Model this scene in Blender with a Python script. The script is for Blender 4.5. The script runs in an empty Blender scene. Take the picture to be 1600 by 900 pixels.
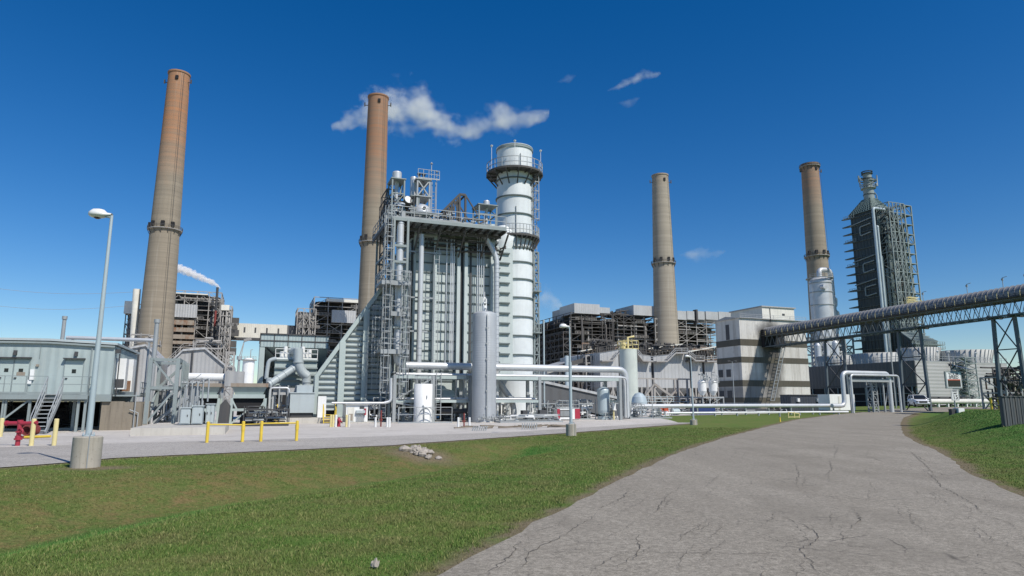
import bpy, math, random
import numpy as np
from mathutils import Vector, Matrix, noise as mnoise

# ------------------------------------------------------------------ camera, sky, sun, exposure
SC = bpy.context.scene
COL = SC.collection
FPX, CAMH, TH = 1033.0, 1.8, math.radians(9.78)
CT, ST = math.cos(TH), math.sin(TH)
cam = bpy.data.cameras.new('camera'); camo = bpy.data.objects.new('camera', cam); COL.objects.link(camo)
cam.sensor_width = 36.0; cam.lens = 36.0 * FPX / 1600.0
cam.clip_start = 0.1; cam.clip_end = 20000
camo.location = (0, 0, CAMH); camo.rotation_euler = (math.pi / 2 + TH, 0, 0)
SC.camera = camo

SUN_EL = math.radians(47); SUN_H = (0.70, -0.714)
W = bpy.data.worlds.new('World'); SC.world = W; W.use_nodes = True
wn, wl = W.node_tree.nodes, W.node_tree.links
wn.clear()
wo = wn.new('ShaderNodeOutputWorld'); wb = wn.new('ShaderNodeBackground'); sky = wn.new('ShaderNodeTexSky')
sky.sky_type = 'NISHITA'; sky.sun_disc = False; sky.sun_elevation = SUN_EL
sky.sun_rotation = math.atan2(SUN_H[0], SUN_H[1])
sky.altitude = 300; sky.air_density = 1.0; sky.dust_density = 0.15; sky.ozone_density = 3.5
hs = wn.new('ShaderNodeHueSaturation'); hs.inputs['Hue'].default_value = .507; hs.inputs['Saturation'].default_value = 1.39; hs.inputs['Value'].default_value = 1.48
wl.new(sky.outputs[0], hs.inputs['Color']); wl.new(hs.outputs[0], wb.inputs[0]); wb.inputs[1].default_value = 0.078
wl.new(wb.outputs[0], wo.inputs[0])
sun = bpy.data.lights.new('sun', 'SUN'); suno = bpy.data.objects.new('sun', sun); COL.objects.link(suno)
sun.energy = 5.0; sun.angle = math.radians(0.5); sun.color = (1.0, 0.94, 0.86)
sdir = Vector((SUN_H[0] * math.cos(SUN_EL), SUN_H[1] * math.cos(SUN_EL), math.sin(SUN_EL)))
suno.rotation_euler = sdir.to_track_quat('Z', 'Y').to_euler(); suno.location = (60, -60, 90)
vs = SC.view_settings; vs.view_transform = 'Standard'; vs.look = 'None'; vs.exposure = -0.12; vs.gamma = 1.0; vs.use_curve_mapping = False
SC.render.engine = 'CYCLES'
SC.cycles.max_bounces = 5; SC.cycles.volume_step_rate = 2.0; SC.cycles.volume_max_steps = 64; SC.cycles.volume_bounces = 4

RZ = math.radians(21.2)
A = (math.cos(RZ), math.sin(RZ)); B = (-math.sin(RZ), math.cos(RZ))
rnd = random.Random(7)

# ------------------------------------------------------------------ rays through the photograph, ground height
def rdir(px, py):
    cx = (px - 800) / FPX; cu = (450 - py) / FPX
    return (cx, CT - ST * cu, ST + CT * cu)
def P(px, py, Y):
    d = rdir(px, py); t = Y / d[1]
    return (d[0] * t, Y, CAMH + d[2] * t)
def flat(px, py):
    d = rdir(px, py); t = -CAMH / d[2]
    return (d[0] * t, d[1] * t)
def ss(x):
    x = np.clip(x, 0, 1); return x * x * (3 - 2 * x)
RIGHT_EDGE = [flat(*p) for p in [(2100, 1010), (1840, 900), (1600, 780), (1510, 740), (1459, 703), (1412, 680), (1407, 662), (1412, 654), (1432, 645)]]
DITCH = [flat(*p) for p in [(-500, 900), (-250, 850), (0, 808), (250, 765), (500, 737), (640, 717), (800, 696)]]
def polydist(x, y, pts):
    x = np.asarray(x, float); y = np.asarray(y, float)
    best = np.full(x.shape, 1e9); side = np.zeros(x.shape)
    for (x0, y0), (x1, y1) in zip(pts[:-1], pts[1:]):
        dx, dy = x1 - x0, y1 - y0; L = dx * dx + dy * dy
        t = np.clip(((x - x0) * dx + (y - y0) * dy) / L, 0, 1)
        ex, ey = x - (x0 + t * dx), y - (y0 + t * dy)
        d = np.hypot(ex, ey); s = dx * ey - dy * ex
        m = d < best; best = np.where(m, d, best); side = np.where(m, s, side)
    return best, side
def zt(x, y):
    x = np.asarray(x, float); y = np.asarray(y, float)
    d, s = polydist(x, y, RIGHT_EDGE)
    d = np.where(s < 0, d, 0)
    mound = 1.22 * ss((d - 0.4) / 4.4) * ss((y - 14) / 28) * (1 - .9 * ss((y - 56) / 22)) * (1 - .75 * ss((d - 8) / 8))
    far = 0.8 * ss((y - 85) / 55) * ss((x / np.maximum(y, 1) - .42) / .14)
    dd, _ = polydist(x, y, DITCH)
    ditch = -0.55 * np.exp(-(dd / 2.0) ** 2) * (1 - ss((y - 26) / 10))
    return np.maximum(mound, far) + ditch
def z1(x, y): return float(zt(x, y))
def G(px, py):
    d = rdir(px, py); t = 2.0
    for _ in range(4000):
        x, y, z = d[0] * t, d[1] * t, CAMH + d[2] * t
        if z <= z1(x, y): break
        t += max(0.02, (z - z1(x, y)) * 0.5)
        if t > 3000: break
    return (x, y)

# ------------------------------------------------------------------ mesh building
class MB:
    def __init__(s): s.v = []; s.f = []; s.sm = []; s.cuts = []
    def add(s, vs_, fs, smooth=False):
        o = len(s.v); s.cuts.append((len(s.v), len(s.f))); s.v += [tuple(p) for p in vs_]
        for f in fs: s.f.append(tuple(i + o for i in f)); s.sm.append(smooth)
    def box(s, a, b):
        x0, y0, z0 = [min(a[i], b[i]) for i in range(3)]; x1, y1, z1_ = [max(a[i], b[i]) for i in range(3)]
        s.add([(x0, y0, z0), (x1, y0, z0), (x1, y1, z0), (x0, y1, z0), (x0, y0, z1_), (x1, y0, z1_), (x1, y1, z1_), (x0, y1, z1_)],
              [(0, 3, 2, 1), (4, 5, 6, 7), (0, 1, 5, 4), (1, 2, 6, 5), (2, 3, 7, 6), (3, 0, 4, 7)]); return s
    def bar(s, p, q, w, h=None):
        h = h or w; p = Vector(p); q = Vector(q); d = q - p
        if d.length < 1e-6: return s
        d.normalize(); up = Vector((0, 0, 1)) if abs(d.z) < .95 else Vector((0, 1, 0))
        sx = d.cross(up).normalized() * w / 2; sy = sx.cross(d).normalized() * h / 2
        c = [p - sx - sy, p + sx - sy, p + sx + sy, p - sx + sy]; c += [x + (q - p) for x in c]
        s.add(c, [(0, 1, 2, 3), (7, 6, 5, 4), (0, 4, 5, 1), (1, 5, 6, 2), (2, 6, 7, 3), (3, 7, 4, 0)]); return s
    def tube(s, pts, r, n=10, bend=0):
        pts = [Vector(p) for p in pts]
        if bend:
            out = [pts[0]]
            for a, b, c in zip(pts[:-2], pts[1:-1], pts[2:]):
                d1 = (a - b); d2 = (c - b); k = min(bend, d1.length * .45, d2.length * .45)
                s0 = b + d1.normalized() * k; s1 = b + d2.normalized() * k
                for i in range(5):
                    t = i / 4; out.append((1 - t) ** 2 * s0 + 2 * t * (1 - t) * b + t * t * s1)
            out.append(pts[-1]); pts = out
        rings = []; prev = None
        for i, p in enumerate(pts):
            d = (pts[min(i + 1, len(pts) - 1)] - pts[max(i - 1, 0)]).normalized()
            if prev is None:
                up = Vector((0, 0, 1)) if abs(d.z) < .9 else Vector((1, 0, 0)); e = d.cross(up).normalized()
            else: e = (prev - d * prev.dot(d)).normalized()
            prev = e; g = d.cross(e)
            rings.append([p + (e * math.cos(2 * math.pi * k / n) + g * math.sin(2 * math.pi * k / n)) * r for k in range(n)])
        vs_ = [v for rg in rings for v in rg]
        fs = [(i * n + k, i * n + (k + 1) % n, (i + 1) * n + (k + 1) % n, (i + 1) * n + k) for i in range(len(rings) - 1) for k in range(n)]
        k0 = len(s.cuts); s.add(vs_, fs, True); s.add(rings[0], [tuple(range(n - 1, -1, -1))]); s.add(rings[-1], [tuple(range(n))]); return s.one(k0)
    def one(s, k):                                   # fold the last adds back to a single piece
        del s.cuts[k + 1:]; return s
    def lathe(s, *a, **kw):
        k = len(s.cuts); s._lathe(*a, **kw); return s.one(k)
    def _lathe(s, prof, c=(0, 0, 0), n=32, axis='z', a0=0, a1=2 * math.pi, sharp=True):
        full = abs(a1 - a0 - 2 * math.pi) < 1e-4; m = n if full else n + 1
        def ring(r, z):
            o = []
            for k in range(m):
                a = a0 + (a1 - a0) * k / n
                if axis == 'z': o.append((c[0] + r * math.cos(a), c[1] + r * math.sin(a), c[2] + z))
                elif axis == 'y': o.append((c[0] + r * math.cos(a), c[1] + z, c[2] + r * math.sin(a)))
                else: o.append((c[0] + z, c[1] + r * math.cos(a), c[2] + r * math.sin(a)))
            return o
        def q(i, j, k): 
            k2 = (k + 1) % m if full else k + 1
            f = (i * m + k, i * m + k2, j * m + k2, j * m + k)
            return f if axis != 'y' else f[::-1]
        if sharp:
            for (r0, z0), (r1, z1_) in zip(prof[:-1], prof[1:]):
                s.add(ring(r0, z0) + ring(r1, z1_), [q(0, 1, k) for k in range(n)], True)
        else:
            vs_ = []; 
            for r, z in prof: vs_ += ring(r, z)
            s.add(vs_, [q(i, i + 1, k) for i in range(len(prof) - 1) for k in range(n)], True)
        return s
    def cyl(s, c, r, z0, z1_, n=24, r2=None):
        r2 = r if r2 is None else r2
        return s.lathe([(0, z0), (r, z0), (r2, z1_), (0, z1_)], c, n)
    def prism(s, poly, y0, y1):                      # polygon in (x, z), extruded along y
        n = len(poly); s.add([(x, y0, z) for x, z in poly] + [(x, y1, z) for x, z in poly],
              [tuple(range(n)), tuple(range(2 * n - 1, n - 1, -1))] + [(i, i + n, (i + 1) % n + n, (i + 1) % n) for i in range(n)]); return s
    def rail(s, pts, h=1.1, step=1.6, w=.05):        # handrail along floor points
        for a, b in zip(pts[:-1], pts[1:]):
            a = Vector(a); b = Vector(b); n = max(1, int((b - a).length / step))
            for k in (h, h * .55): s.bar(a + Vector((0, 0, k)), b + Vector((0, 0, k)), w)
            s.bar(a + Vector((0, 0, .06)), b + Vector((0, 0, .06)), w * .6, .12)
            for i in range(n + 1):
                p = a + (b - a) * i / n; s.bar(p, p + Vector((0, 0, h)), w)
        return s
    def ladder(s, u, v, z0, z1_, w=.5, cage=True, nx=0, ny=-1):
        sx, sy = (1, 0) if ny else (0, 1)
        for k in (-1, 1): s.bar((u + sx * k * w / 2, v + sy * k * w / 2, z0), (u + sx * k * w / 2, v + sy * k * w / 2, z1_), .06)
        z = z0
        while z < z1_:
            s.bar((u - sx * w / 2, v - sy * w / 2, z), (u + sx * w / 2, v + sy * w / 2, z), .035); z += .45
        if cage:
            z = z0 + 2.2
            pts = [(-.4, 0), (-.42, -.45), (-.2, -.75), (.2, -.75), (.42, -.45), (.4, 0)]
            tr = lambda p, zz: (u + sx * p[0] - nx * p[1] * -1 * 0 + (nx * -p[1]), v + sy * p[0] + (ny * -p[1]) , zz)
            while z < z1_ + .8:
                for a, b in zip(pts[:-1], pts[1:]): s.bar(tr(a, z), tr(b, z), .06, .09)
                z += 1.1
            for p in pts[1:-1]: s.bar(tr(p, z0 + 2.2), tr(p, z1_ + .8), .04)
        return s
    def lattice(s, x0, x1, y0, y1, zs, nx, ny, w, diag=.5, r=None, faces='fl', bw=None):
        r = r or rnd; bw = bw or w * .8
        xs = [x0 + (x1 - x0) * i / nx for i in range(nx + 1)]; ys = [y0 + (y1 - y0) * i / ny for i in range(ny + 1)]
        for i, x in enumerate(xs):
            for j, y in enumerate(ys):
                if 0 < i < nx and 0 < j < ny and faces != 'all': continue
                s.bar((x, y, zs[0]), (x, y, zs[-1]), w)
        for z in zs[1:]:
            for y in (ys if faces == 'all' else (ys[0], ys[-1])): s.bar((x0, y, z), (x1, y, z), bw)
            for x in (xs if faces == 'all' else (xs[0], xs[-1])): s.bar((x, y0, z), (x, y1, z), bw)
        for za, zb in zip(zs[:-1], zs[1:]):
            for i in range(nx):
                for y in (ys[0], ys[-1]):
                    k = r.random()
                    if k < diag:
                        a, b = (xs[i], xs[i + 1]) if r.random() < .5 else (xs[i + 1], xs[i])
                        s.bar((a, y, za), (b, y, zb), bw * .7)
                        if k < diag * .35: s.bar((b, y, za), (a, y, zb), bw * .7)
            for j in range(ny):
                for x in (xs[0], xs[-1]):
                    if r.random() < diag:
                        a, b = (ys[j], ys[j + 1]) if r.random() < .5 else (ys[j + 1], ys[j])
                        s.bar((x, a, za), (x, b, zb), bw * .7)
        return s
    def tangle(s, x0, x1, y0, y1, z0, z1_, n, rr=(.05, .15), r=None):   # pipework runs with elbows inside a box
        r = r or rnd
        for _ in range(n):
            p = [r.uniform(x0, x1), r.uniform(y0, y1), r.uniform(z0, z1_)]; pts = [tuple(p)]
            ax = r.choice((0, 2, 2, 0, 1))
            for _k in range(r.randint(2, 4)):
                lo, hi = ((x0, x1), (y0, y1), (z0, z1_))[ax]
                p[ax] = r.uniform(lo, hi); pts.append(tuple(p)); ax = r.choice([a for a in (0, 1, 2, 2) if a != ax])
            s.tube(pts, r.uniform(*rr), 6)
        return s
    def valve(s, c, k=.25, wheel=True):
        x, y, z = c
        s.lathe([(0, -k), (k * .7, -k), (k * .7, -k * .7), (k * .35, -k * .6), (k * .55, 0), (k * .35, k * .6), (k * .7, k * .7), (k * .7, k), (0, k)], c, 10, 'x')
        s.cyl(c, k * .18, 0, k * 1.8, 8)
        if wheel: s.lathe([(k * .55, k * 1.75), (k * .65, k * 1.8), (k * .65, k * 1.9), (k * .55, k * 1.9)], c, 12)
        return s
    def build(s, name, mat, parent=None, loc=None, rz=0):
        me = bpy.data.meshes.new(name); me.from_pydata(s.v, [], s.f)
        me.polygons.foreach_set('use_smooth', s.sm); me.materials.append(mat); me.update()
        o = bpy.data.objects.new(name, me); COL.objects.link(o)
        if parent: o.parent = parent
        if loc: o.location = loc; o.rotation_euler = (0, 0, rz)
        return o

def tag(o, label=None, cat=None, group=None, kind=None):
    if label: o['label'] = label
    if cat: o['category'] = cat
    if group: o['group'] = group
    if kind: o['kind'] = kind
    return o
SPLIT = {'post', 'support', 'leg', 'opening', 'support_leg', 'trestle_leg', 'stake', 'trestle', 'vessel', 'conduit', 'drain_pipe', 'yellow_rail_post'}
class Th:                                             # a thing: an Empty on the ground with a rotated local frame
    def __init__(s, name, label, cat, px=None, D=None, rz=RZ, group=None, at=None, py=None, z=None):
        if at is None:
            if py is None:
                x = (px - 800) / FPX * D * CT; x = (px - 800) / FPX * (D * CT - CAMH * ST)
                at = (x, D)
            else: q = P(px, py, D); at = (q[0], q[1])
        s.x, s.y = at; s.z = z1(*at) if z is None else z; s.rz = rz
        s.c, s.s = math.cos(rz), math.sin(rz)
        s.root = bpy.data.objects.new(name, None); COL.objects.link(s.root)
        s.root.location = (s.x, s.y, s.z); s.root.rotation_euler = (0, 0, rz); s.root.empty_display_size = .3
        tag(s.root, label, cat, group)
    def uz(s, px, py, v=0):
        d = rdir(px, py); ox, oy = -s.x, -s.y
        lo = -ox * s.s + oy * s.c; ld = -d[0] * s.s + d[1] * s.c
        t = (v - lo) / ld
        return ((ox + d[0] * t) * s.c + (oy + d[1] * t) * s.s, CAMH + d[2] * t - s.z)
    def p(s, px, py, v=0):
        u, z = s.uz(px, py, v); return (u, v, z)
    def u(s, px, py, v=0): return s.uz(px, py, v)[0]
    def h(s, px, py, v=0): return s.uz(px, py, v)[1]
    def depth(s, px, py, u=0):                         # how far back along local y the edge at u reaches column px
        d = rdir(px, py); x0 = s.x + u * s.c; y0 = s.y + u * s.s
        return (x0 * d[1] - y0 * d[0]) / (s.s * d[1] + s.c * d[0])
    def part(s, name, mb, mat, parent=None, label=None):
        if name in SPLIT and 1 < len(mb.cuts) <= 60:
            cs = mb.cuts + [(len(mb.v), len(mb.f))]
            for (v0, f0), (v1, f1) in zip(cs[:-1], cs[1:]):
                m = MB(); m.v = mb.v[v0:v1]; m.f = [tuple(i - v0 for i in f) for f in mb.f[f0:f1]]; m.sm = mb.sm[f0:f1]; o = m.build(name, mat, parent or s.root)
            return o
        o = mb.build(name, mat, parent or s.root)
        if label: o['label'] = label
        return o
def copy_tree(o, parent=None):
    c = o.copy(); COL.objects.link(c)
    if parent: c.parent = parent
    for ch in list(o.children): copy_tree(ch, c)
    return c

# ------------------------------------------------------------------ materials
MATS = {}
def nodes(m):
    m.use_nodes = True; nt = m.node_tree; nt.nodes.clear()
    out = nt.nodes.new('ShaderNodeOutputMaterial'); b = nt.nodes.new('ShaderNodeBsdfPrincipled'); nt.links.new(b.outputs[0], out.inputs[0])
    return nt, b
def mk(nt, t, **kw):
    n = nt.nodes.new(t)
    for k, v in kw.items():
        if k in n.inputs: n.inputs[k].default_value = v
        else: setattr(n, k, v)
    return n
def ramp(nt, src, stops):
    r = nt.nodes.new('ShaderNodeValToRGB'); nt.links.new(src, r.inputs[0]); e = r.color_ramp.elements
    while len(e) < len(stops): e.new(.5)
    for el, (p, c) in zip(e, stops): el.position = p; el.color = (c, c, c, 1) if isinstance(c, (int, float)) else (*c, 1)
    return r.outputs[0]
def mixc(nt, fac, a, b, mode='MIX'):
    m = nt.nodes.new('ShaderNodeMix'); m.data_type = 'RGBA'; m.blend_type = mode
    for sock, v in ((m.inputs[0], fac), (m.inputs[6], a), (m.inputs[7], b)):
        if isinstance(v, bpy.types.NodeSocket): nt.links.new(v, sock)
        elif isinstance(v, (int, float)): sock.default_value = v
        else: sock.default_value = (*v, 1)
    return m.outputs[2]
def coords(nt, scale=(1, 1, 1), obj=True):
    t = nt.nodes.new('ShaderNodeTexCoord'); mp = nt.nodes.new('ShaderNodeMapping'); mp.inputs['Scale'].default_value = scale
    nt.links.new(t.outputs['Object' if obj else 'Generated'], mp.inputs[0]); return mp.outputs[0]
def noise(nt, co, scale, detail=4, rough=.6):
    n = mk(nt, 'ShaderNodeTexNoise', Scale=scale, Detail=detail, Roughness=rough); nt.links.new(co, n.inputs['Vector']); return n.outputs[0]
def bump(nt, b, h, strength=.3, dist=.02):
    n = mk(nt, 'ShaderNodeBump', Strength=strength, Distance=dist); nt.links.new(h, n.inputs['Height']); nt.links.new(n.outputs[0], b.inputs['Normal'])
def paint(name, col, rough=.5, metal=0., var=.12, streak=.25, dirt=(.16, .13, .1), scale=1., corr=None, rust=0., spec=.4):
    if name in MATS: return MATS[name]
    m = bpy.data.materials.new(name); nt, b = nodes(m)
    co = coords(nt)
    big = noise(nt, co, .35 * scale, 5); c = mixc(nt, ramp(nt, big, [(.3, 0.), (.7, 1.)]), tuple(x * (1 - var) for x in col), tuple(min(1, x * (1 + var * .6)) for x in col))
    if streak:
        st = noise(nt, coords(nt, (2.2, 2.2, .13)), 1.1 * scale, 5, .65)
        c = mixc(nt, ramp(nt, st, [(.5, 0.), (.82, streak)]), c, dirt)
        sp = noise(nt, co, 4.5 * scale, 6, .7)
        c = mixc(nt, ramp(nt, sp, [(.56, 0.), (.8, streak * .8)]), c, dirt)
    if rust:
        rs = noise(nt, coords(nt, (1, 1, .4)), .9 * scale, 8, .75)
        c = mixc(nt, ramp(nt, rs, [(.62 - rust * .25, 0.), (.72 - rust * .2, min(1., rust * 1.6))]), c, (.2, .085, .035))
    nt.links.new(c, b.inputs['Base Color'])
    b.inputs['Roughness'].default_value = rough; b.inputs['Metallic'].default_value = metal; b.inputs['Specular IOR Level'].default_value = spec
    if corr:
        ax, pitch, amt = corr
        sx = nt.nodes.new('ShaderNodeSeparateXYZ'); nt.links.new(coords(nt), sx.inputs[0])
        src = sx.outputs[ax]
        if ax == 0:
            ad = mk(nt, 'ShaderNodeMath', operation='ADD'); nt.links.new(sx.outputs[0], ad.inputs[0]); nt.links.new(sx.outputs[1], ad.inputs[1]); src = ad.outputs[0]
        mm = mk(nt, 'ShaderNodeMath', operation='MULTIPLY'); nt.links.new(src, mm.inputs[0]); mm.inputs[1].default_value = 2 * math.pi / pitch
        sn = mk(nt, 'ShaderNodeMath', operation='SINE'); nt.links.new(mm.outputs[0], sn.inputs[0])
        bump(nt, b, sn.outputs[0], amt, pitch * .12)
    else: bump(nt, b, noise(nt, co, 3 * scale, 3), .12, .03)
    MATS[name] = m; return m
SAGE = paint('sage_paint', (.41, .48, .46), .5, streak=.18)
CASING = paint('pale_casing_panels', (.50, .56, .545), .5, streak=.2)
SAGEC = paint('sage_sheeting', (.38, .46, .46), .45, streak=.16, corr=(0, .3, .5))
STEEL = paint('galvanised_steel', (.34, .365, .37), .5, .15, streak=.3)
RIBM = paint('rib_shadow_green', (.13, .16, .16), .6, streak=.2)  # dark rib paint, with the shade under each rib in its colour
WALLC = paint('brown_stained_concrete', (.24, .21, .165), .9, streak=.7, dirt=(.06, .05, .04), scale=1.6)
GREYP = paint('grey_green_steel_paint', (.25, .295, .295), .55, streak=.3)
BLUEG = paint('blue_grey_paint', (.41, .465, .475), .45, streak=.15)
SILVER = paint('aluminium_cladding', (.58, .60, .61), .42, .3, streak=.12, spec=.5)
SILVERB = paint('banded_aluminium', (.42, .445, .46), .5, .15, streak=.2, corr=(2, .22, .08))
WHITE = paint('white_paint', (.78, .79, .77), .45, streak=.16)
OFFW = paint('off_white_sheeting', (.68, .67, .60), .55, streak=.22, corr=(0, .5, .25))
STACKW = paint('white_stack_paint', (.72, .76, .76), .45, streak=.18)
DARK = paint('dark_steel', (.06, .062, .065), .6, streak=.3)
BLACK = paint('black_interior', (.018, .018, .02), .8, streak=0)  # plain near-black for openings, undersides and the shaded undercroft
SOOT = paint('weathered_steel', (.08, .078, .075), .75, streak=.4, rust=.2, scale=.3)
LSTEEL = paint('pale_weathered_steel', (.34, .33, .31), .7, streak=.5, rust=.28, scale=.25)
RUSTY = paint('rusty_plate', (.30, .26, .21), .8, streak=.4, rust=.55, scale=.35)
GREYSH = paint('grey_sheeting', (.46, .47, .47), .5, .15, streak=.25, corr=(0, 1.2, .5), scale=.4)
GREYSH2 = paint('dirty_grey_sheeting', (.38, .385, .38), .6, streak=.4, corr=(0, .8, .4), scale=.4)
CONC = paint('weathered_concrete', (.40, .37, .31), .85, streak=.9, dirt=(.11, .095, .075), scale=2.6)
CONCL = paint('pale_concrete', (.50, .48, .43), .85, streak=.4, scale=1.2)
YEL = paint('yellow_paint', (.72, .52, .06), .5, streak=.12, scale=3)
YELP = paint('pale_yellow_paint', (.72, .62, .30), .5, streak=.2, scale=3)
RED = paint('red_paint', (.36, .03, .055), .45, streak=.15, scale=3)
RUSTR = paint('faded_red_paint', (.22, .045, .04), .7, streak=.3, scale=4)
ORANGE = paint('orange_plastic', (.65, .13, .06), .5, streak=.1, scale=3)
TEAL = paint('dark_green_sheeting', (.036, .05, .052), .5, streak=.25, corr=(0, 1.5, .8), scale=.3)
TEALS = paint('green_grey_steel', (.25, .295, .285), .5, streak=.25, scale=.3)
GLASS = paint('dark_glass', (.015, .018, .02), .12, streak=0, var=0)
RUBBER = paint('black_rubber', (.02, .02, .02), .8, streak=0)
CARW = paint('white_car_paint', (.75, .76, .77), .2, streak=.03, spec=.6)
LAMPG = paint('pale_blue_pole_paint', (.44, .52, .55), .42, .1, streak=.12)
STONE = paint('pale_rubble', (.40, .36, .31), .9, streak=.4, scale=4)
CORRD = paint('grey_corrugated_sheet', (.095, .105, .11), .6, .1, streak=.3, corr=(0, .24, .8))
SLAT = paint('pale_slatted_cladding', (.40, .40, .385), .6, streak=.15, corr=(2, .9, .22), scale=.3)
SHADEP = paint('dark_grey_shade_cladding', (.10, .105, .11), .6, streak=.2, corr=(0, 1.2, .3), scale=.3)  # dark grey sheeting; on shaded walls the shade is painted into it
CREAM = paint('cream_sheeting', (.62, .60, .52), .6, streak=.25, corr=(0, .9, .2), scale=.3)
NAVY = paint('solar_panel_blue', (.03, .05, .16), .15, streak=0)
DRIFT = paint('weathered_timber', (.20, .17, .13), .9, streak=.3, scale=4)
BRASS = paint('brown_wood', (.22, .13, .07), .8, streak=.3, scale=4)

def chimney_mat(name, base, top, z0, z1_, whiteb=False):
    m = bpy.data.materials.new(name); nt, b = nodes(m)
    co = coords(nt); s = nt.nodes.new('ShaderNodeSeparateXYZ'); nt.links.new(co, s.inputs[0])
    mr = mk(nt, 'ShaderNodeMapRange'); mr.inputs[1].default_value = z0; mr.inputs[2].default_value = z1_; nt.links.new(s.outputs[2], mr.inputs[0])
    nz = noise(nt, coords(nt, (.12, .12, .05)), 1, 5)
    ad = mk(nt, 'ShaderNodeMath', operation='MULTIPLY_ADD'); nt.links.new(nz, ad.inputs[0]); ad.inputs[1].default_value = .35; nt.links.new(mr.outputs[0], ad.inputs[2])
    f = ramp(nt, ad.outputs[0], [(.42, 0.), (.80, 1.)])
    c = mixc(nt, f, base, top)
    band = noise(nt, coords(nt, (.01, .01, .3)), 1, 3, .7)
    c = mixc(nt, ramp(nt, band, [(.35, 0.), (.6, .55)]), c, tuple(x * .7 for x in base))
    st = noise(nt, coords(nt, (.55, .55, .012)), 1, 6, .6)
    c = mixc(nt, ramp(nt, st, [(.58, 0.), (.75, .32)]), c, (.58, .55, .48))
    st2 = noise(nt, coords(nt, (.8, .8, .03)), 1.3, 6, .6)
    c = mixc(nt, ramp(nt, st2, [(.56, 0.), (.78, .38)]), c, tuple(x * .45 for x in base))
    # lift joints every 2.3 m
    mm = mk(nt, 'ShaderNodeMath', operation='MULTIPLY'); nt.links.new(s.outputs[2], mm.inputs[0]); mm.inputs[1].default_value = 1 / 2.3
    fr = mk(nt, 'ShaderNodeMath', operation='FRACT'); nt.links.new(mm.outputs[0], fr.inputs[0])
    c = mixc(nt, ramp(nt, fr.outputs[0], [(0, .42), (.14, 0.)]), c, tuple(x * .5 for x in base))
    nt.links.new(c, b.inputs['Base Color']); b.inputs['Roughness'].default_value = .9
    return m

def grass_col(nt, blades=False):
    co = coords(nt)
    n1 = noise(nt, coords(nt, (1, 2.2, 1)), .16, 5); n2 = noise(nt, co, .9, 6, .7); n3 = noise(nt, co, 13, 6, .85)
    green = mixc(nt, ramp(nt, n1, [(.35, 0.), (.65, 1.)]), (.09, .175, .034), (.148, .205, .052))
    green = mixc(nt, ramp(nt, n2, [(.42, 0.), (.66, .75)]), green, (.19, .17, .075))
    # attribute: dryness baked per vertex from the kind of ground (brown bank, lush ditch)
    at = nt.nodes.new('ShaderNodeAttribute'); at.attribute_name = 'dry'
    sp = nt.nodes.new('ShaderNodeSeparateColor'); nt.links.new(at.outputs['Color'], sp.inputs[0])
    dryc = mixc(nt, ramp(nt, noise(nt, co, 1.6, 7, .8), [(.44, 0.), (.58, 1.)]), (.12, .145, .044), (.25, .15, .078))
    c = mixc(nt, sp.outputs[0], green, dryc)
    c = mixc(nt, sp.outputs[1], c, (.05, .185, .034))
    c = mixc(nt, ramp(nt, sp.outputs[2], [(.25, 0.), (.7, .9)]), c, (.21, .165, .115))
    c = mixc(nt, ramp(nt, n3, [(.36, .75), (.52, 0.)]), c, (.025, .04, .012)); c = mixc(nt, ramp(nt, n3, [(.55, 0.), (.68, .45)]), c, (.24, .22, .10))  # dark and bright flecks: shade and light among the blades painted in
    return c
def ground_mat():
    m = bpy.data.materials.new('grassy_ground'); nt, b = nodes(m)
    c = grass_col(nt); co = coords(nt)
    c = mixc(nt, ramp(nt, noise(nt, co, 60, 3, .8), [(.55, 0.), (.75, .6)]), c, (.23, .2, .1))
    nt.links.new(c, b.inputs['Base Color']); b.inputs['Roughness'].default_value = 1; b.inputs['Specular IOR Level'].default_value = .05
    bump(nt, b, noise(nt, co, 22, 6, .8),   .5, .05)
    return m
def blade_mat():
    m = bpy.data.materials.new('grass_blades'); nt, b = nodes(m)
    c = grass_col(nt, True); oi = nt.nodes.new('ShaderNodeAttribute'); oi.attribute_name = 'tint'
    sp = nt.nodes.new('ShaderNodeSeparateColor'); nt.links.new(oi.outputs['Color'], sp.inputs[0])
    c = mixc(nt, ramp(nt, sp.outputs[0], [(.72, 0.), (1., .8)]), c, (.36, .32, .15))
    c = mixc(nt, ramp(nt, sp.outputs[1], [(0., .6), (.8, 0.)]), c, (.02, .04, .01))  # roots darkened: shade low in the turf painted onto each blade
    br = mixc(nt, 1., c, (1.3, 1.3, 1.2), 'MULTIPLY')
    nt.links.new(br, b.inputs['Base Color']); b.inputs['Roughness'].default_value = .7; b.inputs['Specular IOR Level'].default_value = .2
    return m
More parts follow.
